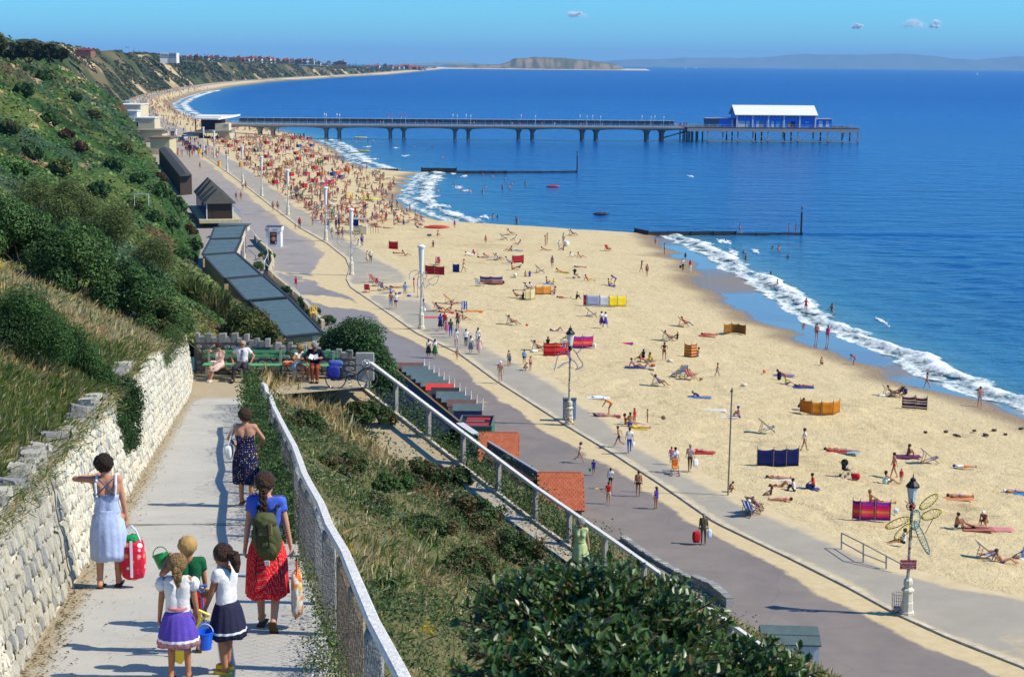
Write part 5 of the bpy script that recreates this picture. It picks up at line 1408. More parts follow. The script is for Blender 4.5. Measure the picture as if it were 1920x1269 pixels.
def white_kiosk(label,pxl,pxr,pyb,sc=1.0,full=True):
 p=at_z(pxl,pyb,2.6);r=at_z(pxr,pyb,2.6);w=r.x-p.x
 o=thing('kiosk',label,'kiosk',(p.x+w/2,p.y+w/2,2.6))
 h=w*1.12
 MB().box((0,0,h/2),(w,w,h)).build('body',WHITE,o,bevel=0.02)
 MB().box((0,0,h+0.12*w),(w*1.13,w*1.13,w*0.26)).build('fascia',WHITE,o)
 MB().box((0,0,h+0.265*w),(w*1.05,w*1.05,0.05)).build('roof',mat('navy_roof',(0.03,0.035,0.10),0.7),o)
 ps=MB().box((0,-w/2-0.02,h*0.56),(w*0.46,0.04,h*0.72)).build('poster',mat('dark_poster',(0.03,0.022,0.02),0.5),o)
 MB().ball((0,-w/2-0.05,h*0.80),w*0.2,sc=(1,0.1,0.45)).build('poster_print',M((190,90,60)),ps)
 MB().ball((0,-w/2-0.05,h*0.52),w*0.15,sc=(1,0.1,1.0)).build('poster_print',M((190,130,110)),ps)
 MB().box((w*0.16,-w/2-0.05,h*0.3),(w*0.07,0.02,h*0.14)).build('poster_print',M((200,200,205)),ps)
 if full:
  MB().box((-w*0.36,-w*0.575,h+0.12*w),(w*0.22,0.02,w*0.2)).build('emblem',M((215,190,185)),o)
  MB().box((-w*0.36,-w*0.59,h+0.05*w),(w*0.22,0.02,w*0.035)).build('emblem_stripe',M((60,140,100)),o)
  MB().box((-w*0.36,-w*0.59,h+0.20*w),(w*0.22,0.02,w*0.035)).build('emblem_stripe',M((225,120,130)),o)
  text('Kiosk',w*0.15,(w*0.14,-w*0.58,h+0.12*w),M((20,70,120)),o)
 return o
white_kiosk('white advertising kiosk with a dark poster and blue lettered fascia on the road',499,527,464)
white_kiosk('far white kiosk with a poster among the cars below the pier',318,330,258.5,full=False)
p=at_z(676,437,2.7);o=thing('deckchair_kiosk','small cream stand with a flat grey canopy and blue panel at the beach edge','stand',(p.x,p.y,2.65))
MB().box((0,0,0.55),(1.9,1.4,1.1)).build('counter',CREAM,o);MB().box((-0.7,0.2,1.55),(0.75,0.1,0.9)).build('blue_panel',M((30,50,150)),o)
MB().box((-0.2,0,2.15),(2.9,1.7,0.12)).build('canopy',M((165,165,160)),o)
for x in(-1.2,0.9):MB().tube((x,-0.6,0),(x,-0.6,2.1),0.05).build('post',WHITE,o)
mb=MB()
for x in np.linspace(1.5,2.6,4):mb.tube((x,0,0),(x,0,1.0),0.03,n=5)
mb.tube((1.5,0,1.0),(2.6,0,1.0),0.03,n=5);mb.build('railing',M((60,60,65)),o)
p=at_z(655,440,2.7);o=thing('deckchair_trolley','black tubular deckchair trolley with big hoops beside the canopied stand','trolley',(p.x,p.y,2.65));mb=MB()
for x in(-1.2,1.0):torus(mb,(x,0,0.6),0.58,0.03,18,5)
mb.beam((-1.6,0,0.55),(1.5,0,0.55),0.5,0.06).tube((-1.8,0,0.55),(-1.8,0,1.2),0.03);mb.build('chassis',BLK,o)
# cars
def car(label,px,py,paint,rz,z=2.58,estate=True):
 p=at_z(px,py,z);o=thing('parked_car',label,'car',(p.x,p.y,z),rz=rz,group='cars parked by the pier approach')
 prof=[(-2.0,0.35),(-2.0,0.85),(-1.0,0.95),(1.95,0.92),(2.0,0.4),(1.9,0.3),(-1.9,0.3)]
 MB().prism(prof,lambda u,w:(u,-0.8,w),lambda u,w:(u,0.8,w)).build('body',paint,o,bevel=0.05)
 cab=[(-1.05,0.94),(-0.45,1.38),(1.1 if not estate else 1.6,1.38),(1.9,0.92)]
 MB().prism(cab,lambda u,w:(u,-0.70,w),lambda u,w:(u,0.70,w)).build('window',GLASS,o)
 MB().box((0.4,0,1.40),(1.7 if not estate else 2.2,1.3,0.06)).build('roof',paint,o)
 for x in(-1.25,1.25):
  for s in(-1,1):
   w=MB().tube((x,s*0.68,0.3),(x,s*0.84,0.3),0.3,n=14).build('wheel',RUB,o);MB().tube((x,s*0.84,0.3),(x,s*0.86,0.3),0.17,n=10).build('rim',CHR,w)
 return o
car('dark blue estate car parked farthest up by the white kiosk',340,266,mat('dark_blue_paint',(0.02,0.03,0.07),0.3,spec=0.6),1.9)
car('maroon hatchback parked between two blue cars',349,273,mat('maroon_paint',(0.10,0.015,0.02),0.3,spec=0.6),2.0,estate=False)
car('dark blue saloon nearest along the kerb with a bright windscreen',360,282,mat('navy_paint',(0.02,0.03,0.12),0.3,spec=0.6),2.6,estate=False)
car('white van behind the farthest parked car',347,262,mat('van_paint',(0.65,0.65,0.63),0.4),1.9)
for i,(px,py,lb)in enumerate([(375,287,'yellow litter bin by the blue saloon car'),(411,311,'yellow litter bin on the promenade edge, middle of three'),(451,313,'yellow litter bin out on the crowded sand')]):
 p=G(px,py);o=thing('litter_bin',lb,'bin',p,group='yellow bins along the promenade');MB().lathe([(0.36,0),(0.42,1.0),(0.38,1.05)]).build('body',M((235,165,20)),o);MB().lathe([(0.30,1.05),(0.22,1.15)]).build('lid',M((60,60,50)),o)
p=at_z(588,588,3.6);o=thing('garden_chair','yellow slatted chair on the terrace by the nearest chalet roof','chair',(p.x,p.y,3.3),0.3)
for k in range(4):MB().box((-.3+.2*k,.1,.75),(.12,.04,.8)).build('slat',M((215,170,40)),o)
MB().box((0,-.15,.42),(.75,.6,.05)).box((-.32,-.4,.2),(.06,.06,.4)).box((.32,-.4,.2),(.06,.06,.4)).build('seat',M((215,170,40)),o)
# lamps
LW=mat('cream_iron_paint',(0.62,0.58,0.46),0.7,noise=0.15,nscale=3)
RUSTY=NT('rusty_cream_paint');_n=RUSTY.rng(RUSTY.noise(5,6,0.7),0.52,0.58);RUSTY.set(base=RUSTY.mix(_n,(0.60,0.54,0.40),(0.20,0.085,0.03)),rough=0.8);RUSTY=RUSTY.m
LGL=mat('milk_glass',(0.66,0.70,0.66),0.3,spec=0.5)
def lantern_lamp(label,px,py,pytop,rust):
 p=at_z(px,py,ZP);h=at_y(px,pytop,p.y).z-ZP;k=h/6.3
 o=thing('street_lamp',label,'street lamp',p)
 m=RUSTY if rust else LW
 MB().lathe([(0.34,0),(0.34,0.12),(0.28,0.16),(0.28,0.55),(0.25,0.60),(0.23,1.05),(0.30,1.12),(0.30,1.18),(0.17,1.3),(0.22,1.45),(0.21,1.62),(0.11,1.75),(0.12,1.82)],n=8).build('base',m,o)
 MB().lathe([(0.10,1.82),(0.075,3.4),(0.06,4.72*k)],n=10).build('column',RUSTY,o)
 MB().lathe([(0.10,4.70*k),(0.14,4.78*k),(0.10,4.95*k),(0.16,5.0*k)],n=8).build('bracket',BLK,o)
 MB().lathe([(0.15,5.0*k),(0.27,5.72*k)],n=8).build('lantern_glass',LGL,o)
 MB().lathe([(0.33,5.72*k),(0.31,5.80*k),(0.14,5.98*k),(0.13,6.08*k),(0.03,6.14*k),(0.02,6.3*k)],n=8).build('lantern_cap',BLK,o)
 return o,p,k
l1,P1,k1=lantern_lamp('cream cast iron lantern post nearest, carrying the dragonfly frame and red sign',1700,1150,888,False)
l2,P2,k2=lantern_lamp('rust streaked lantern post beside the blue bin, carrying the animal frame',1067,795,609,True)
def column_lamp(label,px,py,pytop,n=14):
 p=at_z(px,py,ZP);h=at_y(px,pytop,p.y).z-ZP
 o=thing('street_lamp',label,'street lamp',p,group='white flared column lamps along the promenade')
 MB().lathe([(0.33,0),(0.33,0.25),(0.25,0.3),(0.25,1.25),(0.30,1.3),(0.14,1.6),(0.17,2.0),(0.11,2.1)],n=8).build('base',LW,o)
 MB().lathe([(0.105,2.1),(0.09,h*0.64)],n=10).build('column',LW,o)
 MB().lathe([(0.12,h*0.64),(0.17,h*0.65),(0.27,h*0.955)],n=n).build('lamp_shade',WHITE,o)
 MB().lathe([(0.37,h*0.955),(0.38,h*0.972),(0.25,h*0.985),(0.04,h*0.99),(0.03,h)],n=n).build('lamp_cap',WHITE,o)
 return o,p,h
cl={}
for i,(px,py,pt,lb)in enumerate([(790,616,457,'white flared column lamp nearest the camera, with a wire frame figure'),(659,515,389,'white flared column lamp at the bend of the kerb'),(611,451,349,'white column lamp beyond the canopied stand'),
(540,403,317,'slim white column lamp fourth along the kerb'),(491,368,292,'slim white column lamp fifth along the kerb'),(455,343,273,'distant white column lamp sixth along the kerb'),
(402,296,245,'far white column lamp in front of the pier building, right one'),(382,282,238,'far white column lamp in front of the pier building, left one'),(426,321,290,'short white column lamp in the distant crowd')]):
 cl[i]=column_lamp(lb,px,py,pt)
BULBY,BULBG,BULBW,BULBR=M((240,215,60),0.4),M((120,190,185),0.4),M((215,215,235),0.4),M((225,120,120),0.4)
def figure(name,label,pos,loops,struts,wire=0.022):
 """illumination frame: loops = (points xz, bulb material, closed)"""
 o=thing(name,label,'light display',pos,group=None)
 mb=MB();bulbs={}
 for pts,bm_,closed in loops:
  q=[Vector((x,-0.12,z))for x,z in pts]
  if closed:q.append(q[0])
  for a,b in zip(q[:-1],q[1:]):
   mb.tube(a,b,wire,n=5);n=max(1,int((b-a).length/0.11))
   if bm_:
    for k in range(n):
     c=a.lerp(b,(k+0.5)/n);d=(b-a).normalized();nn=Vector((-d.z,0,d.x))
     bulbs.setdefault(bm_.name,(bm_,MB()))[1].tube(c,c+nn*0.10+Vector((0,-0.03,0)),0.030,0.022,n=5)
 for a,b in struts:mb.tube((a[0],-0.05,a[1]),(b[0],-0.05,b[1]),0.018,n=4)
 mb.build('wire_frame',BLK,o)
 for bm_,b in bulbs.values():b.build('bulbs',bm_,o)['kind']='stuff'
 return o
def ell(cx,cz,a,b,ang,n=18):
 c,s=math.cos(ang),math.sin(ang)
 return[(cx+a*math.cos(t)*c-b*math.sin(t)*s,cz+a*math.cos(t)*s+b*math.sin(t)*c)for t in np.linspace(0,2*PI,n,endpoint=False)]
s1=P1 .y/FOC
fz=lambda px,py,bx=1702,by=955:((px-bx)*s1,(by-py)*s1)
body=ell(*fz(1721,1008),37*s1,6*s1,-math.atan2(34,17)-0.02)
figure('dragonfly_light_frame','wire dragonfly with yellow and green bulbs mounted on the nearest lantern post',(P1 .x+0.02,P1 .y-0.1,at_y(1702,955,P1 .y).z),[
(ell(*fz(1731,937),22*s1,8*s1,0.72),BULBY,True),(ell(*fz(1737,962),20*s1,9*s1,0.35),BULBY,True),
(ell(*fz(1673,979),25*s1,7.5*s1,0.42),BULBY,True),(ell(*fz(1684,997),22*s1,8*s1,0.80),BULBY,True),
(body,BULBG,True),(ell(*fz(1707,973),20*s1,9*s1,1.5),BULBG,True),(ell(*fz(1697,946),9*s1,8*s1,0.3,7),BULBR,True)],
[(fz(1743,968),fz(1728,1000)),(fz(1690,940),fz(1686,936)),(fz(1700,938),fz(1698,932)),(fz(1715,1007),fz(1700,1007)),(fz(1702,940),fz(1702,1010))])
s2=P2 .y/FOC
f2=lambda zx,zy:((1020+zx/6.04-1070)*s2,(670-(600+zy/6.04))*s2)
BULBB=M((165,170,215),0.4)
figure('animal_light_frame','wire outline animal hung with pale blue bulbs on the rusty lantern post',(P2 .x+0.05,P2 .y-0.08,at_y(1070,670,P2 .y).z),[
([f2(*p)for p in[(115,572),(135,480),(150,410),(175,370),(240,368),(290,430),(300,465),(210,490),(150,545)]],BULBB,False),
([f2(*p)for p in[(240,310),(270,380),(300,440),(350,470),(375,510),(375,550),(350,558)]],BULBB,False),
([f2(*p)for p in[(325,325),(365,375),(395,430),(440,490),(430,525),(375,555)]],BULBB,False),
([f2(*p)for p in[(365,375),(405,340),(420,315)]],BULBB,False),
([f2(*p)for p in[(175,265),(175,240),(230,232),(290,245),(270,285),(210,290)]],BULBW,True),([f2(*p)for p in[(200,262),(220,245),(240,260),(220,280)]],BULBW,True)],
[(f2(270,538),f2(340,540)),(f2(300,540),f2(300,430))])
for i,kk in((0,1.0),(1,1.0),(2,1.0)):
 o,p,h=cl[i];s=p.y/FOC
 if i==0:
  g=lambda zx,zy:((730+zx/6.34-793)*s,(525-(440+zy/6.34))*s)
  figure('shellfish_light_frame','wire clawed figure with small bulbs on the nearest white column lamp',(p.x,p.y-0.1,at_y(793,525,p.y).z),[
([g(*q)for q in[(260,540),(255,480),(285,430),(340,418),(375,440),(355,520),(355,640)]],BULBW,False),([g(*q)for q in[(355,640),(352,755)]],None,False),
([g(*q)for q in[(430,750),(410,640),(415,560),(440,640),(500,580),(480,540),(540,505),(610,480),(590,560),(540,600),(500,580)]],BULBW,False),
([g(*q)for q in[(415,500),(425,440),(470,460),(450,530),(415,500)]],BULBW,False),([g(*q)for q in[(360,520),(410,470),(430,560),(380,640),(350,600)]],BULBW,True)],[(g(300,500),g(400,430))],0.02)
 else:
  figure('round_light_frame',('loop shaped wire light frame on the column lamp at the kerb bend','wire ring light frame on the column lamp beyond the stand')[i-1],(p.x,p.y-0.1,ZP+h*0.5),[
(ell(-0.6,0.2,1.1,0.9,0.3),BULBW,True),(ell(0.7,-0.1,0.9,0.7,0.8),BULBW,True),(ell(0.1,-0.8,1.0,0.35,1.2),BULBW,True)],[((-1.2,0.2),(0,0)),((0,0),(0.9,0.5))],0.016)
sp_=at_y(1703,1058,P1 .y-0.16)
sg=thing('warning_sign','small red rectangular sign lettered WARNING fixed to the nearest lantern post','sign',(sp_.x,sp_.y,sp_.z))
MB().box((0,0,0),(0.76,0.02,0.44)).build('plate',M((170,25,35),0.5),sg)
WT=M((235,215,215),0.6)
text('BOURNEMOUTH COUNCIL',0.058,(0,-0.014,0.175),M((225,130,130),0.6),sg)
text('WARNING',0.155,(0,-0.014,0.065),WT,sg);text('DOGS ON THE BEACH',0.070,(0,-0.014,-0.065),WT,sg);text('ARE PROHIBITED',0.078,(0,-0.014,-0.16),WT,sg)
p=at_z(1682,1147,ZP);o=thing('litter_basket','grey wire litter basket standing beside the nearest lantern post','bin',p);mb=MB()
for j in range(16):
 a=2*PI*j/16;mb.tube((0.24*math.cos(a),0.24*math.sin(a),0),(0.27*math.cos(a),0.27*math.sin(a),0.9),0.008,n=4)
for z in(0.02,0.3,0.6,0.9):torus(mb,(0,0,z),0.24+0.03*z,0.010,18,4,axis='z')
mb.build('wire_cage',M((110,115,120),0.5),o)
soft('litter_heap','crumpled litter lying inside the wire basket','litter',(p.x,p.y,ZP+0.03),(0.36,0.36,0.26),M((175,165,175),noise=0.5,nscale=14),0,4,rough=0.3)
p=at_z(1068,790,ZP);o=thing('bin_cabinet','tall blue grey bin cabinet behind the rusty lantern post','bin',(p.x,p.y+0.55,ZP))
MB().box((-0.24,0,0.80),(0.46,0.5,1.40)).build('panel',M((120,130,150),0.6),o,bevel=0.03);MB().box((0.24,0,0.80),(0.46,0.5,1.40)).build('panel',M((120,150,175),0.6),o,bevel=0.03);MB().box((0,0,1.55),(1.0,0.56,0.06)).build('lid',M((90,95,100)),o)
for s in(-0.3,0.3):MB().box((s,0,0.05),(0.12,0.3,0.1)).build('foot',BLK,o)
p=at_z(1365,928,ZP);h=at_y(1368,727,p.y).z-ZP;o=thing('metal_pole','plain thin grey metal pole standing at the sand edge of the promenade','pole',p)
MB().tube((0,0,0),(0.05,0,h),0.05,0.045,8).build('shaft',M((125,120,110),0.6),o);MB().box((0.03,0,h-0.2),(0.16,0.06,0.12)).build('bracket',BLK,o)
rp=[G(1578,1029),G(1619,1054),G(1662,1066)]
o=thing('metal_railing','short grey tubular handrail leading down onto the sand by the dragonfly lamp','railing',rp[0]);GT=M((150,150,150),0.5)
r0=rp[0];top=[at_y(1578,999,rp[0].y),at_y(1619,1019,rp[1].y),at_y(1662,1042,rp[2].y)]
for b,t in zip(rp,top):MB().tube(b-r0-Vector((0,0,.2)),t-r0,0.045).build('post',GT,o)
e=top[2]+(top[2]-top[1])*0.62
for k,f in enumerate((1.0,0.45)):
 q=[b.lerp(t,f)-r0 for b,t in zip(rp,top)]+([e-r0]if k==0 else[]);MB().path(q,0.035).build('rail',GT,o)
 # groynes
TIM=mat('wet_timber',(0.035,0.028,0.022),0.8,noise=0.3,nscale=2)
def groyne(label,secs,post,ytop):
 a=at_z(*secs[0][0],0.3);o=thing('groyne',label,'groyne',(a.x,a.y,0));off=Vector(o.location)
 for(p0,p1,h)in secs:
  A_,B2=at_z(*p0,0.2),at_z(*p1,0.2);A_.z=B2 .z=0;L=(B2-A_).length
  for j in range(3):
   MB().beam(A_-off+Vector((0,0,-0.15+j*h/3)),B2-off+Vector((0,0,-0.15+j*h/3)),0.12,h/3-0.03).build('plank',TIM,o)
  n=int(L/3.2)
  for j in range(n+1):
   c=A_.lerp(B2,j/max(n,1))-off;MB().tube(c+Vector((0,-0.15,-0.8)),c+Vector((0,-0.15,h-0.25)),0.11,n=6).build('pile',TIM,o)
 c=at_z(*post,0.2);t=at_y(post[0],ytop,c.y).z
 q=thing('marker_post','tall dark marker post at the seaward end of the '+('near groyne' if 'near' in label else 'middle bay groyne'),'post',(c.x,c.y,0));MB().tube((0,0,-1),(0,0,t*0.8),0.16,n=8).build('shaft',TIM,q);MB().tube((0,0,t*0.8),(0,0,t),0.05,n=6).tube((0,0,t*0.93),(0,0,t),0.16,n=6).build('top_mark',M((90,40,40)),q)
groyne('timber groyne near the shore break, running out from the broad beach',[((860,434),(1050,435.5),0.9),((1190,435),(1215,440),1.2),((1212,440),(1380,439),1.0),((1376,439),(1504,438),0.6)],(1502,438),388)
groyne('timber groyne in the middle bay, below the pier',[((690,320),(746,320),1.0),((790,322),(856,323),1.6),((852,324),(950,324),1.0),((945,323),(1082,322),0.7)],(1082,321),284)
# pier
S_=at_z(433,259.5,0);E_=at_z(1285,268.5,0);Hd=at_z(1600,267.5,0)
pdir=(Hd-S_);pdir.z=0;plen=pdir.length;pdir.normalize();prz=math.atan2(pdir.y,pdir.x)
PW=8.0;DK=5.0
pier=thing('pier','long concrete and steel pier reaching across the bay','pier',(S_.x,S_.y,0),rz=prz)
PC=mat('pier_concrete',(0.24,0.215,0.18),0.9,noise=0.2,nscale=0.8);PD=mat('pier_dark_timber',(0.05,0.045,0.042),0.85,noise=0.3);PL=mat('pier_pale_steel',(0.36,0.34,0.31),0.7,noise=0.15);RAILP=mat('pale_blue_rail',(0.50,0.60,0.62),0.6);SCR=mat('screen_glass',(0.06,0.10,0.15),0.3)
def along(px):
 best=min(np.linspace(0,plen,2400),key=lambda s:abs(_pxof(S_+pdir*s)-px));return float(best)
def _pxof(p):
 d=Vector(p)-Vector((0,0,CAMZ));f=d.dot(F0);return CX+FOC*d.dot(CR)/f
xh=along(1318);xe=along(1600)
bents=[(612,636),(732,757),(853,878),(972,998),(1091,1117),(1212,1240)]
cols=[along(x)for pr in bents for x in pr]+[along(488),along(512)]
MB().box((xh/2,0,DK-0.25),(xh,PW,0.5)).build('deck',PC,pier)
edges=[0.0]+sorted(cols)+[xh]
for s in(-1,1):
 mb=MB()
 for a,b in zip(edges[:-1],edges[1:]):
  n=8
  for k in range(n):
   t0,t1=k/n,(k+1)/n;f=lambda t:DK-0.75-(0.55*(abs(2*t-1))**2.2 if b-a>8 else 0.3)
   x0,x1=a+(b-a)*t0,a+(b-a)*t1
   mb.add([(x0,s*(PW/2-0.3),DK-0.5),(x1,s*(PW/2-0.3),DK-0.5),(x1,s*(PW/2-0.3),f(t1)),(x0,s*(PW/2-0.3),f(t0)),(x0,s*(PW/2-0.8),DK-0.5),(x1,s*(PW/2-0.8),DK-0.5),(x1,s*(PW/2-0.8),f(t1)),(x0,s*(PW/2-0.8),f(t0))],[(0,1,2,3),(7,6,5,4),(3,2,6,7)])
 mb.build('haunched_beam',PC,pier)
for x in cols:
 for y in(-2.7,2.7):
  MB().lathe([(0.55,-2.5),(0.55,2.6),(0.75,3.1),(1.25,3.75)],(x,y,0),n=10).build('pillar',PC,pier)
mb=MB();n=int(xh/2)
for s in(-1,1):
 for k in range(n+1):mb.tube((xh*k/n,s*(PW/2-0.1),DK),(xh*k/n,s*(PW/2-0.1),DK+1.1),0.05,n=4)
 for z in(0.35,0.7,1.1):mb.tube((0,s*(PW/2-0.1),DK+z),(xh,s*(PW/2-0.1),DK+z),0.045,n=4)
mb.build('railing',RAILP,pier)
x1=along(1268)
mb=MB().box((x1/2+1,0,DK+1.35),(x1-4,0.10,1.7));mb.build('wind_screen',SCR,pier)
mb=MB().box((x1/2+1,0,DK+2.3),(x1-4,1.1,0.10))
for k in range(int(x1/3)):mb.box((3+k*3,0,DK+1.15),(0.10,0.16,2.3))
mb.build('screen_frame',RAILP,pier)
hl=xe-xh;HW=24.0;xh2=along(1282)
MB().box(((xh2+xe)/2,4,DK+0.02),(xe-xh2,HW,0.5)).build('head_deck',PD,pier)
mb=MB();mb.box(((xh2+xe)/2,4-HW/2-0.05,DK-0.55),(xe-xh2,0.3,1.1));mb.build('fascia_beam',PL,pier)
for k in range(11):
 x=xh+0.4+(hl-0.8)*k/10
 for j,y in enumerate((4-HW/2+0.1,4.0,4+HW/2-0.3)if k%2==0 else(4-HW/2+0.1,)):
  MB().box((x,y,1.2),(0.45,0.45,7)).build('pile',PL if j==0 else PD,pier)
y=4-HW/2+0.05
for k in range(10):
 xa=xh+0.4+(hl-0.8)*k/10;xb=xh+0.4+(hl-0.8)*(k+1)/10
 if k%2==0 and k not in(2,):MB().beam((xa,y-0.3,0.7),(xb,y-0.3,4.1),0.3,0.3).build('brace',PL,pier)
 else:MB().beam((xa,y-0.3,4.1),(xb,y-0.3,0.7),0.3,0.3).build('brace',PL,pier)
MB().box((xh+hl/2,y-0.25,0.55),(hl,0.3,0.35)).build('waling',PL,pier)
for x in np.linspace(xh2+0.5,xh-3,3):
 for yy in(-3,5,13):MB().box((x,yy,1.2),(0.4,0.4,7)).build('pile',PD,pier)
for k in range(5):MB().beam((along(1232)+k*0.2,-3.5+k*1.2,0.8),(xh-6+k*0.5,-3.5+k*1.2,4.0),0.35,0.4).build('brace',PD,pier)
mb=MB()
for k in range(24):mb.tube((xh2+(xe-xh2)*k/23,y+0.2,DK+0.2),(xh2+(xe-xh2)*k/23,y+0.2,DK+1.35),0.05,n=4)
for z in(0.7,1.35):mb.tube((xh2,y+0.2,DK+z),(xe,y+0.2,DK+z),0.045,n=4);mb.tube((xe-0.2,y+0.2,DK+z),(xe-0.2,y+HW,DK+z),0.045,n=4)
mb.build('head_railing',RAILP,pier)
BLU=mat('blue_board_paint',(0.02,0.22,0.80),0.5,noise=0.08)
ba,bb2=along(1376),along(1524);BL=bb2-ba;BW=13.0
o=thing('pier_building','blue walled hall with a broad white gabled roof at the end of the pier','building',S_+pdir*((ba+bb2)/2)+Vector((-math.sin(prz),math.cos(prz),0))*2.5+Vector((0,0,DK+0.3)),rz=prz)
eh=4.6;rh=7.7
MB().box((0,0,eh/2),(BL-0.4,BW-0.4,eh)).build('wall',BLU,o)
mb=MB()
for s in(-1,1):mb.add([(s*(BL/2-0.2),-BW/2+0.2,eh),(s*(BL/2-0.2),BW/2-0.2,eh),(s*(BL/2-0.2),0,rh-0.15),(s*(BL/2-0.4),-BW/2+0.2,eh),(s*(BL/2-0.4),BW/2-0.2,eh),(s*(BL/2-0.4),0,rh-0.15)],[(0,1,2),(3,5,4),(0,2,5,3),(1,4,5,2)])
mb.build('gable',mat('gable_boards',(0.30,0.33,0.42),0.8),o)
mb=MB();e=0.5
slab(mb,[(-BL/2-0.6,-BW/2-e,eh-0.15),(BL/2+0.6,-BW/2-e,eh-0.15),(BL/2+0.6,0,rh),(-BL/2-0.6,0,rh)],0.22);slab(mb,[(-BL/2-0.6,0,rh),(BL/2+0.6,0,rh),(BL/2+0.6,BW/2+e,eh-0.15),(-BL/2-0.6,BW/2+e,eh-0.15)],0.22);mb.build('roof',WHITE,o)
for k in range(6):MB().box((-BL/2+0.2+k*(BL-0.4)/5,-BW/2+0.05,eh/2),(0.5,0.5,eh)).build('column',WHITE,o)
pan=[(0.08,0.8,'w'),(0.30,1.6,'w'),(0.62,1.2,'w'),(1.25,1.0,'w'),(1.5,1.4,'g'),(1.85,0.7,'w'),(2.2,0.9,'w'),(2.55,1.6,'b'),(2.85,0.5,'w'),(3.25,0.8,'o'),(3.5,1.4,'d')]
cm={'w':WHITE,'g':M((150,155,155)),'b':M((110,190,225)),'o':M((225,150,40)),'d':M((70,60,70))}
bay=(BL-0.4)/5
for(t,w,c)in pan:MB().box((-BL/2+0.2+(t+0.08)*bay,-BW/2+0.16,1.15),(w,0.08,2.2 if c!='o' else 1.6)).build('door',cm[c],o)
for k in range(5):
 for t in(0.14,0.36,0.58,0.80):
  w=MB().box((-BL/2+0.2+(k+t+0.06)*bay,-BW/2+0.17,eh-0.75),(bay*0.19,0.06,0.75)).build('window',M((150,170,200)),o);MB().box((-BL/2+0.2+(k+t+0.06)*bay,-BW/2+0.13,eh-0.75),(bay*0.13,0.04,0.5)).build('pane',GLASS,w)
MB().box((BL/2-3.2,-BW/2+0.1,1.9),(1.2,0.05,0.45)).build('bird_sign',WHITE,o)
def annexe(label,pxa,pxb,h,m,wall=BLU,yo=1.0,wins=()):
 a,b=along(pxa),along(pxb);w=b-a
 q=thing('pier_annexe',label,'building',S_+pdir*((a+b)/2)+Vector((-math.sin(prz),math.cos(prz),0))*yo+Vector((0,0,DK+0.3)),rz=prz)
 MB().box((0,0,h/2),(w,6,h)).build('wall',wall,q);MB().box((0,0,h+0.1),(w+0.8,6.8,0.2)).build('roof',m,q)
 for(fx,fw)in wins:MB().box((fx*w,-3.02,h*0.45),(fw*w,0.08,h*0.75)).build('door',WHITE,q)
GRR=mat('grey_roofing',(0.30,0.31,0.33),0.8)
annexe('low blue annexe with a grey flat roof on the landward side of the pier hall',1346,1374,3.0,GRR,wins=[(0.35,0.12)])
annexe('small grey lean-to at the landward edge of the pier head',1322,1346,2.9,GRR,mat('grey_boards',(0.14,0.16,0.24),0.8))
annexe('small blue annexe with white doors on the seaward side of the pier hall',1528,1556,2.9,GRR,wins=[(-0.25,0.25),(0.2,0.2)])
lampx=[607,613,631,638,728,736,752,761,849,857,874,882,978,1002,1088,1098,1112,1123,1205,1217,1229,1241]
for i,x in enumerate(lampx):
 s=along(x);side=-1 if i%2 else 1;c=S_+pdir*s+Vector((-math.sin(prz),math.cos(prz),0))*side*(PW/2-0.3)
 red=i in(4,5,6,7)
 q=thing('pier_lamp','slim red topped lamp standard on the second bay of the pier' if red else 'slim pale lamp standard on the pier deck','lamp',(c.x,c.y,DK),group='red lamps on the pier' if red else 'pale lamps on the pier')
 MB().tube((0,0,0),(0,0,3.2),0.07,n=5).build('shaft',RAILP,q);MB().lathe([(0.12,3.2),(0.2,3.4),(0.2,3.8),(0.1,3.95)],n=7).build('lamp_head',M((200,60,70))if red else WHITE,q)
Ye=at_z(400,259,2.7).y
def py2(px,py):return at_y(px,py,Ye)
a=py2(372,250);b=py2(433,250)
o=thing('pier_entrance','pier entrance building with a wide white flat canopy roof','building',((a.x+b.x)/2,Ye,2.7));ox=o.location.x
def lx(px):return py2(px,240).x-ox
def lz(py):return py2(400,py).z-2.7
mb=MB();slab(mb,[(lx(366),-4,lz(220.5)),(lx(414),-4,lz(221)),(lx(436),1,lz(217.5)),(lx(436),16,lz(217)),(lx(348),16,lz(216.5))][0:4],0.5);mb.box(((lx(366)+lx(418))/2,6,lz(219.5)),(lx(418)-lx(366),18,0.45));mb.build('canopy_roof',WHITE,o)
MB().box(((lx(374)+lx(412))/2,7,(lz(221.5)+lz(244))/2),(lx(412)-lx(374),8,lz(221.5)-lz(244))).build('dark_wall',mat('dark_blue_wall',(0.025,0.025,0.07),0.6),o)
for px in(369,381,413):MB().box((lx(px),-2,(lz(221)+lz(244))/2),(0.35,0.35,lz(221)-lz(244))).build('post',BLK,o)
MB().box(((lx(406)+lx(432))/2,-0.5,(lz(231)+lz(247))/2),(lx(432)-lx(406),4.5,lz(231)-lz(247))).build('ticket_office',CREAM,o)
MB().box(((lx(422)+lx(430))/2,-2.8,lz(234.5)),(lx(430)-lx(422),0.06,0.6)).build('window',mat('pale_window',(0.25,0.3,0.33),0.4),o)
MB().box(((lx(368)+lx(432))/2,3,lz(247)),(lx(432)-lx(368),13,0.8)).build('deck_slab',PC,o)
mb=MB();mb.tube((lx(372),-3.4,lz(243.5)),(lx(418),-3.4,lz(243.5)),0.06,n=5)
for px in range(374,420,8):mb.tube((lx(px),-3.4,lz(248)),(lx(px),-3.4,lz(243.5)),0.05,n=5)
mb.build('railing',RAILP,o)
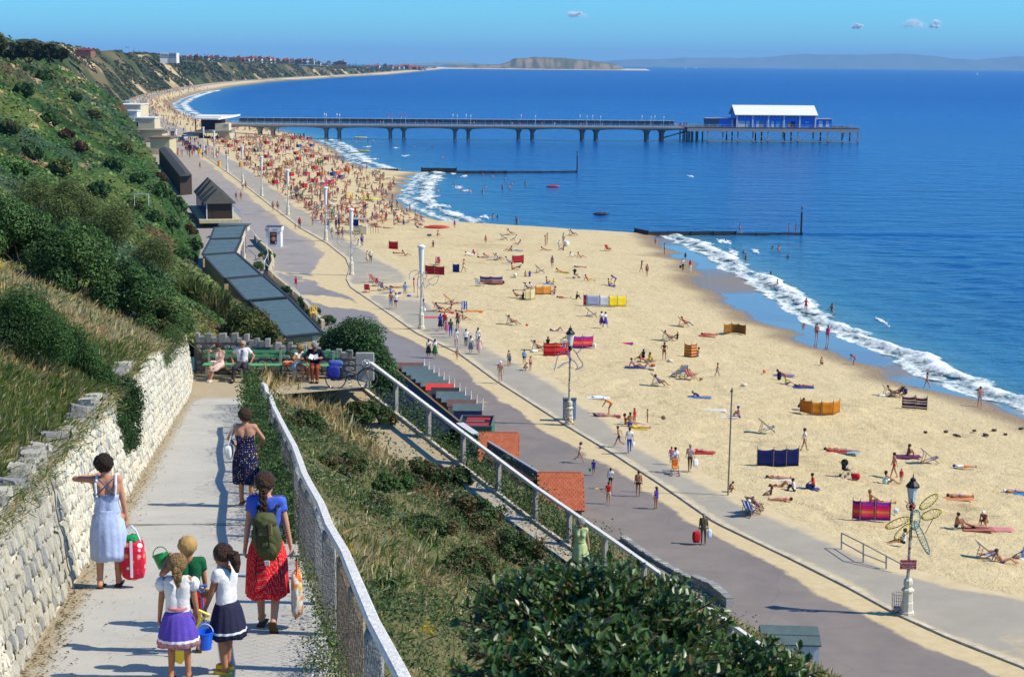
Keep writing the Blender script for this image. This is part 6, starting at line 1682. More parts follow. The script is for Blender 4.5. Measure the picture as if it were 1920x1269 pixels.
mb=MB();mb.add([(lx(410),-2,lz(249)),(lx(431),-2,lz(249)),(lx(437),-2,lz(266)),(lx(420),-2,lz(266)),(lx(410),8,lz(249)),(lx(431),8,lz(249)),(lx(437),8,lz(266)),(lx(420),8,lz(266))],[(0,1,2,3),(7,6,5,4),(1,5,6,2),(0,3,7,4)]);mb.build('buttress',mat('buttress_concrete',(0.46,0.40,0.28),0.9,noise=0.15),o)
mb=MB();mb.add([(lx(345),-2,lz(250)),(lx(372),-2,lz(250)),(lx(378),-6,lz(266)),(lx(352),-6,lz(262)),(lx(345),9,lz(250)),(lx(372),9,lz(250)),(lx(378),9,lz(266)),(lx(352),9,lz(262))],[(0,1,2,3),(1,5,6,2),(0,4,5,1)]);mb.build('ramp_wall',mat('ramp_concrete',(0.40,0.35,0.25),0.9,noise=0.15),o)
# houses on the far cliff, sails
HR=[M((150,55,45)),M((120,45,40)),M((165,80,65)),M((95,60,55))];HWL=[M((215,210,200)),M((185,170,150)),M((140,95,80)),M((150,110,95))]
def house(px,Y,wpx,hpx,rng_,label,ybase=None,flat=False):
 x=at_y(px,100,Y).x;w=wpx*Y/FOC;h=hpx*Y/FOC
 hpx*=0.9;wpx*=1.1;w=wpx*Y/FOC;h=hpx*Y/FOC
 zb=float(ZTOP(Y))+float(drop(x,Y))+1.0
 if ybase:zb=at_y(px,ybase,Y).z
 o=thing('cliff_house',label,'house',(x,Y,zb),rz=rng_.uniform(-0.5,0.3),group='houses along the far cliff top')
 d=w*0.8;wm=HWL[rng_.randrange(4)]
 if flat:
  MB().box((0,0,h/2-2),(w,d,h+4)).build('wall',HWL[0],o)
  for k in range(3):MB().box((0,-d/2-0.1,h*(0.22+0.3*k)),(w*0.9,0.2,h*0.12)).build('window',M((70,80,95)),o)
  MB().box((0,0,h+0.2),(w*1.03,d*1.03,0.5)).build('roof',WHITE,o)
  return o
 eh_=h*0.55
 MB().box((0,0,eh_/2-1),(w,d,eh_+2)).build('wall',wm,o)
 mb=MB()
 if rng_.random()<0.5:mb.add([(-w*.55,-d*.55,eh_),(w*.55,-d*.55,eh_),(w*.55,d*.55,eh_),(-w*.55,d*.55,eh_),(-w*.2,0,h),(w*.2,0,h)],[(0,1,5,4),(1,2,5),(2,3,4,5),(3,0,4),(3,2,1,0)])
 else:mb.add([(-w*.55,-d*.55,eh_),(w*.55,-d*.55,eh_),(w*.55,d*.55,eh_),(-w*.55,d*.55,eh_),(0,-d*.55,h),(0,d*.55,h)],[(0,1,4),(1,2,5,4),(2,3,5),(3,0,4,5),(3,2,1,0)])
 rf=mb.build('roof',HR[rng_.randrange(4)],o)
 MB().box((w*0.25,0,h*0.98),(w*0.1,w*0.1,h*0.35)).build('chimney',HR[2],rf)
 for k in(-0.25,0.25):MB().box((k*w,-d/2-0.05,eh_*0.55),(w*0.2,0.12,eh_*0.4)).build('window',M((60,70,85)),o)
 return o
rgh=random.Random(9)
house(160,900,27,9,rgh,'broad dark red roofed house farthest left on the cliff top',99)
for px in(308,326):house(px,1500,14,10,rgh,'white flat roofed three storey hotel block, %s of two on the cliff'%('left' if px==308 else 'right'),110,True)
for i,px in enumerate([232,245,258,266,276,288,345,357,368,386,396,406,421,436,447,455,462,470,478,487,496,503,511,519,536,547,560,572,583]):
 house(px,1450+(px-232)*2.4,rgh.uniform(8,13),rgh.uniform(7,11),rgh,'small red roofed house among those along the far cliff top',float(np.interp(px,[230,345,480,590],[107.5,111.5,115,118.5])))
for px in[598,616,634,642,690,706,722,733,745,752,763,775,785]:
 house(px,2600+(px-598)*5,rgh.uniform(7,14),rgh.uniform(5,9),rgh,'tiny house in the low far suburb where the cliff dies away',float(np.interp(px,[598,640,700,790],[121,124,126.5,130])))
b=Batch();n=3500
px_=RNG.uniform(120,800,n);Yh_=np.where(px_<590,1420+(px_-232)*2.4,2560+(px_-598)*5);Yh_=np.maximum(Yh_,900)-RNG.uniform(-40,60,n)
Pt=np.array([tuple(at_y(a,float(np.interp(a,[120,230,345,480,590,640,700,800],[103,107.5,111.5,115,118.5,124,126.5,131])),float(b_)))for a,b_ in zip(px_,Yh_)])
Pt[:,2]+=np.abs(RNG.normal(0,2.6,n))*(0.3+fbm(px_/9,px_*0,501,2))-1.5
b.add(leaf_batch(Pt,unit(UPR+0.7*rand_unit(n)),RNG.uniform(1.2,3.2,n),pick([(0.025,0.04,0.016),(0.04,0.055,0.02)],n),0.9));tag(b.build('cliff_top_trees',LEAF),kind='stuff')
house(637,2700,22,10,rgh,'larger red brick block on the far low cliff',123,False)
for i,(px,py,h)in enumerate([(1285,131,5),(1305,131,5),(1832,137.5,6)]):
 Y=9000 if i<2 else 5200;p=at_y(px,py,Y);s=h*Y/FOC
 o=thing('sailing_boat',('tiny white sail on the horizon, left of a pair','tiny white sail on the horizon, right of a pair','lone tiny white sail near the right edge of the sea')[i],'sailing boat',(p.x,p.y,float(drop(p.x,p.y))))
 MB().add([(0,0,s*0.1),(s*0.4,0.3,s*0.12),(0.02*s,0.3,s)],[(0,1,2)]).add([(0,0.2,s*0.1),(-s*0.25,0.4,s*0.12),(-0.02*s,0.2,s*0.9)],[(0,1,2)]).build('sail',WHITE,o)
 MB().prism([(-0.35,0.1),(0.35,0.1),(0.25,0),(-0.28,0)],lambda u,w:(u*s,-s*0.07,w*s),lambda u,w:(u*s,s*0.07,w*s)).build('hull',WHITE,o)
p=at_y(35,108,560);o=thing('white_post','thin white post standing on the cliff edge at the far left','post',(p.x,p.y,p.z-3));MB().tube((0,0,0),(0,0,6.2),0.22,n=6).build('shaft',WHITE,o)
p=at_y(265,362,190);o=thing('white_barrier','white rail frame standing among the hillside bushes','barrier',(p.x,p.y,p.z-1.0));mb=MB().beam((-0.8,0,0.9),(0.8,0,0.9),0.06,0.08);mb.tube((0.8,0,-0.4),(0.8,0,0.9),0.035).tube((-0.8,0,-0.4),(-0.8,0,0.9),0.025);mb.build('rail_frame',WHITE,o)
CLOUD=leaf_material('cloud_white',0.5,1.0,0.0)
for i,(px,py,w,h,lb)in enumerate([(1076,28,30,13,'small white cloud alone high above the headland'),(1610,50,20,14,'faint narrow cloud left of the larger pair'),(1712,44,40,17,'brightest puffy cloud above the distant hills'),(1752,46,26,15,'smaller cloud trailing right of the brightest one')]):
 p=at_y(px,py,58000);s=58000/FOC;n=1500
 k=RNG.normal(size=(9,3))*np.array([w*0.26,w*0.2,h*0.18])*s;r=RNG.uniform(0.10,0.26,9)*w*s;ii=RNG.integers(0,9,n)
 P=k[ii]+RNG.normal(size=(n,3))*r[ii][:,None]*np.array([0.6,0.6,0.36])
 V,F,C=leaf_batch(P,unit(np.array(SUN_DIR)*1.4+np.array([0,-0.5,0])+0.6*rand_unit(n)),RNG.uniform(10,42,n),np.full((n,3),0.95),0.9)
 o=new_obj('cloud',np_mesh('cloud',V,F,C),CLOUD);o.location=p;tag(o,lb,'cloud')
 # figures
def ik(a,c,l1,l2,pole):
 a,c,pole=Vector(a),Vector(c),Vector(pole);d=c-a;L=d.length
 if L>(l1+l2)*0.999:c=a+d*((l1+l2)*0.999/L);d=c-a;L=d.length
 u=d/L;x=(l1*l1-l2*l2+L*L)/(2*L);h=math.sqrt(max(l1*l1-x*x,0))
 p=pole-u*pole.dot(u)
 p=p.normalized()if p.length>1e-5 else u.orthogonal().normalized()
 return a+u*x+p*h,c
POSES={
'stand':dict(pel=(0,0,.93),sp=(0,0,1),ha=((-.25,.03,.82),(.25,.03,.82)),fe=((-.10,0,.07),(.10,.03,.07))),
'akimbo':dict(pel=(0,0,.93),sp=(0,-.02,1),ha=((-.17,.06,1.02),(.17,.06,1.02)),ap=((-1,-.3,0),(1,-.3,0)),fe=((-.14,0,.07),(.14,.02,.07))),
'walk':dict(pel=(0,0,.92),sp=(0,.04,1),ha=((-.24,.24,.90),(.24,-.20,.86)),fe=((-.09,-.30,.12),(.09,.28,.07)),lp=(0,1,.2)),
'walk2':dict(pel=(0,0,.92),sp=(0,.03,1),ha=((-.26,-.15,.84),(.26,.12,.84)),fe=((-.08,.24,.07),(.08,-.26,.11)),lp=(0,1,.2)),
'run':dict(pel=(0,0,.93),sp=(0,.16,1),ha=((-.24,.30,1.15),(.26,-.25,1.05)),ap=((-.4,-1,-.3),(.4,-1,-.3)),fe=((-.08,-.45,.30),(.08,.35,.08)),lp=(0,1,.3)),
'throw':dict(pel=(0,0,.92),sp=(.05,.08,1),ha=((-.3,.2,1.1),(.45,.32,1.75)),fe=((-.22,-.25,.09),(.12,.22,.07)),lp=(0,1,.2)),
'bend':dict(pel=(0,-.18,.88),sp=(0,.80,.55),ha=((-.18,.52,.62),(.18,.52,.62)),fe=((-.12,0,.07),(.12,0,.07)),hd=(0,.85,.3)),
'crouch':dict(pel=(0,-.10,.30),sp=(0,.50,.86),ha=((-.16,.52,.12),(.16,.50,.12)),fe=((-.13,.08,.07),(.13,.08,.07)),lp=(0,1,.9),hd=(0,.6,.6)),
'kneel':dict(pel=(0,0,.34),sp=(0,.15,1),ha=((-.2,.32,.42),(.2,.32,.42)),fe=((-.1,-.22,.06),(.1,-.22,.06)),lp=(0,1,.1)),
'sit':dict(pel=(0,0,.12),sp=(0,-.12,1),ha=((-.16,.42,.30),(.16,.42,.30)),fe=((-.12,.72,.06),(.12,.72,.06)),lp=(0,.2,1)),
'hug':dict(pel=(0,0,.12),sp=(0,.16,1),ha=((-.07,.42,.28),(.07,.42,.28)),fe=((-.10,.44,.06),(.10,.44,.06)),lp=(0,.1,1)),
'sitback':dict(pel=(0,0,.12),sp=(0,-.55,.85),ha=((-.24,-.48,.05),(.24,-.48,.05)),ap=((0,-1,.2),(0,-1,.2)),fe=((-.10,.78,.06),(.10,.70,.06)),lp=(0,.2,1),hd=(0,-.25,1)),
'sitflat':dict(pel=(0,0,.12),sp=(0,-.08,1),ha=((-.18,.35,.16),(.18,.30,.20)),fe=((-.13,.83,.05),(.13,.83,.05)),lp=(0,.2,1)),
'supine':dict(pel=(0,0,.11),sp=(0,-1,.03),ha=((-.30,.02,.06),(.30,.02,.06)),fe=((-.12,.86,.06),(.12,.86,.06)),lp=(0,0,1),ap=((-1,0,.2),(1,0,.2)),hd=(0,-1,.15),tz=1),
'kneesup':dict(pel=(0,0,.11),sp=(0,-1,.03),ha=((-.30,.05,.06),(.30,.05,.06)),fe=((-.12,.48,.06),(.12,.50,.06)),lp=(0,0,1),ap=((-1,0,.2),(1,0,.2)),hd=(0,-1,.2),tz=1),
'prone':dict(pel=(0,0,.12),sp=(0,-1,.02),ha=((-.16,-.78,.05),(.16,-.78,.05)),fe=((-.12,.85,.05),(.12,.85,.05)),lp=(0,0,-1),ap=((-1,.2,0),(1,.2,0)),hd=(0,-1,.15),tz=-.6),
'propped':dict(pel=(0,0,.12),sp=(0,-.90,.42),ha=((-.14,-.72,.05),(.14,-.72,.05)),fe=((-.12,.85,.05),(.12,.84,.05)),lp=(0,0,-1),ap=((-.4,.3,-1),(.4,.3,-1)),hd=(0,-.6,.8),tz=-.6),
'side':dict(pel=(0,0,.14),sp=(-.25,-.88,.40),ha=((-.35,-.55,.06),(.15,.15,.18)),fe=((-.10,.84,.06),(.06,.84,.10)),lp=(0,.2,1),hd=(-.1,-.6,.8)),
'chair':dict(pel=(0,0,.30),sp=(0,-.62,.80),ha=((-.18,.20,.42),(.18,.20,.42)),fe=((-.11,.74,.07),(.11,.70,.07)),lp=(0,.2,1),hd=(0,-.25,1)),
'bench':dict(pel=(0,0,.52),sp=(0,-.14,1),ha=((-.14,.30,.62),(.14,.30,.62)),fe=((-.11,.48,.07),(.11,.44,.07)),lp=(0,1,.6)),
'reach':dict(pel=(0,0,.93),sp=(0,0,1),ha=((-.30,.25,1.1),(.35,.25,1.1)),fe=((-.10,0,.07),(.10,.03,.07))),
'wade':dict(pel=(0,0,.93),sp=(0,.05,1),ha=((-.42,.2,1.0),(.42,.15,1.0)),fe=((-.12,0,.07),(.12,.05,.07))),
}
def body_caps(pose,outfit='tr',fem=False,fat=1.0,detail=False):
 P=dict(POSES[pose])if isinstance(pose,str)else dict(pose)
 pel=Vector(P['pel']);up=Vector(P['sp']).normalized();lat=Vector(P.get('lat',(1,0,0)));lat=(lat-up*lat.dot(up)).normalized();fwd=up.cross(lat)
 sw,hw=(.155,.10)if fem else(.178,.088)
 sh=[pel+up*.485-lat*sw,pel+up*.485+lat*sw];hip=[pel-lat*hw,pel+lat*hw]
 hd=Vector(P.get('hd',up*1.0)).normalized();neck=pel+up*.535;hc=neck+hd*.135;ff=Vector(P.get('ff',fwd));ff=(ff-hd*ff.dot(hd)).normalized()
 ap=P.get('ap',((-.3,-1,-.2),(.3,-1,-.2)));lp=P.get('lp',(0,1,0));caps=[]
 def cap(tag,a,b,ra,rb,flat=False):caps.append((tag,Vector(a),Vector(b),ra*(fat if tag in('torso','chest','pelvis','thigh')else 1),rb*(fat if tag in('torso','chest','pelvis','thigh')else 1),flat))
 w=.062 if fem else.07
 cap('pelvis',pel-lat*w-up*.02,pel+lat*w-up*.02,.108 if fem else.102,.108 if fem else.102)
 k=.03 if fem else.05
 for s in(-1,1):
  cap('torso',pel+lat*s*.055+up*.06,pel+lat*s*k+up*.22,.098,.088 if fem else.097)
  cap('chest',pel+lat*s*(.05 if fem else.065)+up*.27,pel+lat*s*(.075 if fem else.085)+up*.40,.092,.092 if fem else.10)
  cap('torso',pel+up*.46+lat*s*.03,sh[0 if s<0 else 1]-up*.005,.068,.055)
  if fem:cap('chest',pel+lat*s*.075+up*.335+fwd*.075,pel+lat*s*.078+up*.325+fwd*.085,.058,.05)
 cap('neck',neck-up*.05,neck+hd*.06,.058,.050)
 cap('head',hc-hd*.045+ff*.015,hc+hd*.025,.078,.095)
 cap('head',hc-hd*.07+ff*.055,hc-hd*.04+ff*.045,.040,.055)
 cap('head',hc-hd*.015+ff*.095,hc-hd*.03+ff*.115,.013,.016)
 cap('hair',hc+hd*.025-ff*.022,hc+hd*.035+ff*.012,.105 if not fem else.112,.098 if not fem else.104)
 if fem:cap('hair',hc-ff*.05,hc-hd*.09-ff*.055,.090,.068)
 hands=[]
 for i,s in((0,-1),(1,1)):
  e,wv=ik(sh[i],P['ha'][i],.285,.255,ap[i]);d=(wv-e).normalized()
  r=.9 if fem else 1.0
  cap('uarm',sh[i],e,.050*r,.041*r);cap('farm',e,wv,.040*r,.027*r)
  hdir=Vector(P['hdir'][i]).normalized()if 'hdir' in P else d
  hands.append((wv,d))
  if detail:
   pn=Vector(P.get('palm',((1,0,0),(-1,0,0)))[i]);pn=(pn-hdir*pn.dot(hdir)).normalized();sd=hdir.cross(pn)
   cap('hand',wv,wv+hdir*.055+sd*.016,.024,.021);cap('hand',wv,wv+hdir*.055-sd*.016,.024,.021)
   crl=P.get('curl',(0.5,0.5))[i]
   for j,(o_,fl)in enumerate(((-.030,.052),(-.010,.062),(.010,.066),(.030,.058))):
    b0=wv+hdir*.062+sd*o_;d1=(hdir+pn*crl*.7).normalized();d2=(hdir*(1-crl*.9)+pn*crl*1.3).normalized()
    m_=b0+d1*fl*.55;cap('hand',b0,m_,.0105,.0095);cap('hand',m_,m_+d2*fl*.5,.0095,.008)
   t0=wv+hdir*.02+sd*.025*s*-1;t1=t0+(hdir*.6+sd*-s*.7+pn*.4).normalized()*.045
   cap('hand',t0,t1,.014,.011);cap('hand',t1,t1+(hdir*.8+pn*.5).normalized()*.03,.011,.009)
  else:cap('hand',wv,wv+hdir*.10,.034,.022)
  kn,an=ik(hip[i],P['fe'][i],.44,.415,lp if not isinstance(lp[0],(tuple,list))else lp[i])
  cap('thigh',hip[i]-up*.01,kn,(.092 if fem else.086),.057);sdir=(an-kn).normalized()
  cap('shin',kn,an,.056,.036)
  cap('shin',kn.lerp(an,.15)-(fwd if abs(up.z)>.5 else Vector((0,0,.6)))*.018,kn.lerp(an,.45)-(fwd if abs(up.z)>.5 else Vector((0,0,.6)))*.012,.050,.043)
  tdir=Vector((0,0,P['tz']))if 'tz' in P else(Vector((0,1,-.12))if 'toe' not in P else Vector(P['toe'][i]))
  if 'tz' in P and P['tz']<0:tdir=Vector((0,1,-.3))
  tdir=tdir.normalized();cap('foot',an-tdir*.03,an+tdir*.15,.038,.026)
  if P.get('knees')is None:P.setdefault('_kn',[]).append(kn)
 if outfit in('sk','dr'):
  km=(P['_kn'][0]+P['_kn'][1])/2
  if pose in('stand','walk','walk2','akimbo','run','reach','throw'):
   for s in(-.04,0,.04):cap('skirt',pel+up*.10+lat*s,Vector((pel.x+s*2,km.y*.6,km.z-.06)),.115,.205,True)
  else:cap('skirt',pel+up*.02,km,.15,.17,True)
 return caps,dict(hc=hc,hd=hd,ff=ff,hands=hands,sh=sh,pel=pel,up=up,lat=lat,fwd=fwd,kn=P['_kn'])
def capsule_geo(V,F,a,b,ra,rb,flat=False,n=10):
 d=b-a;L=d.length
 u=d/L if L>1e-6 else Vector((0,0,1));p=u.orthogonal().normalized();q=u.cross(p);rings=[]
 hs=(0.0,)if flat else(-1,-.7,-.3)
 for t in hs:rings.append((a+u*ra*t*.999,ra*math.sqrt(max(1-t*t,0.0))))
 hs=(0.0,)if flat else(.3,.7,1)
 if flat:rings.append((b,rb))
 else:
  rings.append((a,ra));rings.append((b,rb))
  for t in hs:rings.append((b+u*rb*t*.999,rb*math.sqrt(max(1-t*t,0.0))))
 base=len(V)
 for c,r in rings:
  for i in range(n):
   t=2*PI*i/n;V.append(c+(p*math.cos(t)+q*math.sin(t))*max(r,1e-3))
 m=len(rings)
 for j in range(m-1):
  for i in range(n):F.append((base+j*n+i,base+j*n+(i+1)%n,base+(j+1)*n+(i+1)%n,base+(j+1)*n+i))
 F.append(tuple(base+i for i in range(n-1,-1,-1)));F.append(tuple(base+(m-1)*n+i for i in range(n)))
WORK=bpy.data.scenes.new('workbench')
def wdg():
 with bpy.context.temp_override(scene=WORK,view_layer=WORK.view_layers[0]):
  return bpy.context.evaluated_depsgraph_get()
def remeshed(V,F,voxel,smooth=3,faces=None):
 me=bpy.data.meshes.new('tmp_body');me.from_pydata(V,[],F);me.update()
 o=bpy.data.objects.new('tmp_body',me);WORK.collection.objects.link(o)
 m=o.modifiers.new('r','REMESH');m.mode='VOXEL';m.voxel_size=voxel
 if smooth:s=o.modifiers.new('s','SMOOTH');s.factor=.5;s.iterations=smooth
 out=bpy.data.meshes.new_from_object(o.evaluated_get(wdg()))
 bpy.data.objects.remove(o);bpy.data.meshes.remove(me)
 if faces:
  o=bpy.data.objects.new('tmp_body',out);WORK.collection.objects.link(o);d=o.modifiers.new('d','DECIMATE');d.ratio=min(1.0,faces/max(len(out.polygons)*2,1))
  me=bpy.data.meshes.new_from_object(o.evaluated_get(wdg()));bpy.data.objects.remove(o);bpy.data.meshes.remove(out);out=me
 return out
def classify(me,caps):
 n=len(me.polygons);C=np.empty(n*3);me.polygons.foreach_get('center',C);C=C.reshape(-1,3)
 best=np.full(n,1e9);bi=np.zeros(n,int);bt=np.zeros(n)
 for i,(tag_,a,b,ra,rb,fl)in enumerate(caps):
  a_,d=np.array(a),np.array(b-a);L2=max(d@d,1e-9);t=np.clip((C-a_)@d/L2,0,1)
  dist=np.linalg.norm(C-a_-t[:,None]*d,axis=1)-(ra+(rb-ra)*t)
  if tag_=='hair':dist-=.012
  if tag_=='skirt':dist-=.03
  w=dist<best;best[w]=dist[w];bi[w]=i;bt[w]=t[w]
 return[caps[i][0]for i in bi],bt
def outfit_slot(outfit,tag_,t):
 if tag_=='hair':return 1
 if tag_=='skirt':return 3 if outfit=='sk' else 2
 if outfit=='tr':return 3 if tag_=='pelvis' or(tag_=='thigh' and t<.28)else 0
 if outfit=='sw':return 2 if tag_ in('torso','chest','pelvis')else 0
 if outfit=='bi':return 3 if tag_=='pelvis' else(2 if tag_=='chest' and t>.2 else 0)
 if outfit=='sh':return 3 if tag_=='pelvis' or(tag_=='thigh' and t<.62)else 0
 if tag_ in('torso','chest')or(tag_=='uarm' and t<.55):return 2
 if outfit=='jk' and tag_ in('uarm','farm'):return 2
 if outfit=='dr':return 2 if tag_=='pelvis' else 0
 if outfit=='sk':return 3 if tag_=='pelvis' else 0
 if tag_=='pelvis':return 3
 if outfit=='ts':return 3 if tag_=='thigh' and t<.5 else 0
 if outfit in('tt','jk'):return 3 if tag_ in('thigh','shin')else(4 if tag_=='foot' else 0)
 if outfit=='te':return 2 if tag_=='pelvis' else 0
 return 0
_BODY={}
def small_body(pose,outfit,fem):
 k=(pose,outfit,fem)
 if k in _BODY:return _BODY[k]
 caps,info=body_caps(pose,outfit,fem);V,F=[],[]
 for(tg,a,b,ra,rb,fl)in caps:capsule_geo(V,F,a,b,ra,rb,fl,8)
 me=remeshed(V,F,.026,2,900);me.name='person'
 tags,ts=classify(me,caps)
 for _ in range(5):me.materials.append(None)
 me.polygons.foreach_set('material_index',[outfit_slot(outfit,a,b)for a,b in zip(tags,ts)]);me.polygons.foreach_set('use_smooth',[True]*len(tags))
 _BODY[k]=me
 return me
SKINS=[mat('skin_fair',(0.52,0.28,0.18),0.75,noise=.10,nscale=9,spec=.2),mat('skin_tanned',(0.40,0.18,0.095),0.72,noise=.12,nscale=9,spec=.2),mat('skin_sunburnt',(0.49,0.245,0.155),0.75,noise=.12,nscale=9,spec=.2),mat('skin_brown',(0.30,0.12,0.06),0.7,noise=.1,spec=.2)]
HAIRS={'b':mat('dark_hair',(0.028,0.017,0.012),0.55,noise=.5,nscale=30,bump=1,bscale=45),'n':mat('brown_hair',(0.060,0.030,0.016),0.5,noise=.55,nscale=30,bump=1,bscale=45),'y':mat('blonde_hair',(0.30,0.18,0.07),0.55,noise=.45,nscale=30,bump=1,bscale=45),'g':mat('grey_hair',(0.30,0.29,0.27),0.7,noise=.3,nscale=30,bump=1,bscale=45),'w':M((235,232,225)),'u':M((40,60,150)),'e':M((235,205,70))}
CL={'wh':(228,228,224),'bk':(25,24,28),'nv':(28,34,82),'bl':(45,80,175),'lb':(130,170,215),'rd':(190,35,40),'pk':(220,110,140),'pu':(120,60,140),'gn':(40,100,60),'dg':(45,62,40),
'ye':(232,200,60),'or':(225,125,45),'br':(105,75,55),'gy':(130,130,130),'bg':(200,180,140),'ol':(92,88,62),'ro':(205,170,165),'mg':(200,40,120),'vi':(60,50,160),'dn':(75,100,150),'tq':(50,150,160),'cr':(235,225,195)}
def C_(k):return M(CL[k],0.85)
ROT={'a':0,'l':90,'c':180,'r':-90,'al':40,'ar':-40,'cl':140,'cr':-140}
def person(label,p,pose,rot,h,outfit,top='wh',bot='nv',hair='n',skin=0,fem=False,group=None,sink=0.0,shoe='br'):
 me=small_body(pose,outfit,fem)
 o=bpy.data.objects.new('person',me);COL.objects.link(o)
 o.location=(p[0],p[1],p[2]-sink);o.rotation_euler=(0,0,math.radians(ROT.get(rot,rot)if not isinstance(rot,(int,float))else rot));s=h/1.73;o.scale=(s,s,s)
 for i,m in enumerate((SKINS[skin],HAIRS[hair],C_(top),C_(bot),C_(shoe))):
  o.material_slots[i].link='OBJECT';o.material_slots[i].material=m
 return tag(o,label,'person',group)
 # beach furniture
def stripes_mat(name,cols,vert=False,scale=1.0):
 if name in _MC:return _MC[name]
 t=NT(name);a=t.attr('su' if vert else 'sv');r=t.n('ValToRGB');r.color_ramp.interpolation='CONSTANT';n=len(cols)
 while len(r.color_ramp.elements)<n:r.color_ramp.elements.new(0.5)
 for i,c in enumerate(cols):r.color_ramp.elements[i].position=i/n;r.color_ramp.elements[i].color=(*lin(c),1)
 t.l(a,r.inputs[0]);tr=t.n('BsdfTranslucent');t.l(r.outputs[0],tr.inputs[0]);t.set(base=r.outputs[0],rough=0.9,spec=0.1)
 mx=t.n('MixShader');mx.inputs[0].default_value=0.3;t.l(t.b.outputs[0],mx.inputs[1]);t.l(tr.outputs[0],mx.inputs[2]);t.l(mx.outputs[0],t.out.inputs[0])
 _MC[name]=t.m
 return t.m
POSTW=mat('windbreak_pole',(0.30,0.20,0.11),0.8)
def cloth_panel(name,a,b,ha,hb,m,parent,sag=0.08,nu=7,nv=5,zlo=0.03,bulge=0.06):
 V=[];su=[];sv=[]
 nrm=Vector((-(b-a).y,(b-a).x,0));nrm=nrm.normalized()if nrm.length>0 else Vector((0,1,0))
 for j in range(nv):
  for i in range(nu):
   u,v=i/(nu-1),j/(nv-1);p=a.lerp(b,u);top=ha+(hb-ha)*u-sag*4*u*(1-u)
   V.append(tuple(p+Vector((0,0,zlo+(top-zlo)*v))+nrm*(bulge*math.sin(PI*u)*math.sin(PI*v)+0.012*math.sin(u*17+v*9))));su.append(u);sv.append(v)
 me=np_mesh(name,V,grid_faces(nv,nu),smooth=True);fattr(me,'su',su);fattr(me,'sv',sv)
 o=new_obj(name,me,m,parent);md=o.modifiers.new('thick','SOLIDIFY');md.thickness=0.012
 return o
def windbreak(label,pxs,h,mats,group=None,sag=0.08):
 pts=[G(*p)for p in pxs];r=pts[0].copy();o=thing('windbreak',label,'windbreak',r,group=group);q=[p-r for p in pts]
 for i,(a,b)in enumerate(zip(q[:-1],q[1:])):cloth_panel('cloth_panel',a,b,h*random.uniform(.95,1.03),h*random.uniform(.95,1.03),mats[i%len(mats)],o,sag)
 for p in q:MB().tube(p-Vector((0,0,.2)),p+Vector((0,0,h+.12)),0.022,n=6).build('pole',POSTW,o)
 return o
_TW={}
def towel(label,p,rot,m,L=1.8,W=0.85,group=None,name='beach_towel'):
 k=(round(L,2),round(W,2))
 if k not in _TW:
  V=[];su=[];sv=[]
  for j in range(5):
   for i in range(9):V.append(((j/4-.5)*W,(i/8-.5)*L,.035+.012*math.sin(i*1.9+j)+.01*math.cos(j*2.3)));su.append(j/4);sv.append(i/8)
  me=np_mesh('beach_towel',V,grid_faces(5,9)[:,::-1],smooth=True);fattr(me,'su',su);fattr(me,'sv',sv);me.materials.append(None);_TW[k]=me
 o=bpy.data.objects.new(name,_TW[k]);COL.objects.link(o);o.location=p;o.rotation_euler=(0,0,math.radians(ROT.get(rot,rot)if not isinstance(rot,(int,float))else rot))
 o.material_slots[0].link='OBJECT';o.material_slots[0].material=m
 return tag(o,label,'towel',group)
WOODC=mat('chair_wood',(0.36,0.22,0.11),0.7)
_DC=None
def deckchair(label,p,rot,m,group=None,flat=False):
 """sling deckchair, sitter faces +y"""
 global _DC
 if _DC is None:
  mb=MB()
  for s in(-.29,.29):
   mb.beam((s,.55,.02),(s,-.62,.98),.03,.045);mb.beam((s*.9,-.58,.02),(s*.9,.50,.42),.03,.045);mb.beam((s*1.05,-.34,.72),(s*1.05,-.50,.06),.025,.035)
  for(y,z)in((-.62,.98),(.50,.42),(.55,.03),(-.58,.03)):mb.tube((-.31,y,z),(.31,y,z),.018,n=5)
  f=mb.build('frame',WOODC);fm=f.data;bpy.data.objects.remove(f)
  V=[];su=[];sv=[]
  prof=[(-.62,.98),(-.46,.70),(-.28,.45),(-.08,.28),(.14,.24),(.34,.31),(.50,.42)]
  for j,(y,z)in enumerate(prof):
   for i in range(7):V.append(((i/6-.5)*.52,y,z));su.append(i/6);sv.append(j/6)
  sm=np_mesh('sling',V,grid_faces(7,7),smooth=True);fattr(sm,'su',su);fattr(sm,'sv',sv);sm.materials.append(None)
  _DC=(fm,sm)
 o=thing('deckchair',label,'deckchair',p,math.radians(ROT.get(rot,rot)if not isinstance(rot,(int,float))else rot),group)
 f=bpy.data.objects.new('frame',_DC[0]);COL.objects.link(f);f.parent=o
 s=bpy.data.objects.new('sling',_DC[1]);COL.objects.link(s);s.parent=o;s.material_slots[0].link='OBJECT';s.material_slots[0].material=m
 return o
S_RED=stripes_mat('red_black_check',[(205,45,40),(205,45,40),(60,20,25),(220,50,60),(215,35,60),(225,60,55),(60,20,25),(215,70,55),(215,70,55),(110,30,30)])
S_PINK=stripes_mat('pink_purple_stripe',[(110,50,150),(205,45,110),(220,70,80),(225,130,70),(220,60,90),(205,40,110),(190,40,130),(105,50,150)])
S_REDB=stripes_mat('red_brown_stripe',[(120,45,45),(185,40,55),(190,40,60),(120,50,45),(195,45,60),(175,40,50),(95,40,40)])
S_BROWN=stripes_mat('brown_white_stripe',[(60,35,40),(225,205,190),(65,35,40),(70,40,45),(225,200,190),(60,35,40),(225,205,195),(65,38,42),(120,60,60),(225,205,190)])
S_BLUEM=stripes_mat('blue_brown_stripe',[(70,60,90),(150,110,90),(200,110,70),(90,70,110),(190,170,160),(60,55,110),(110,80,120),(60,50,120)])
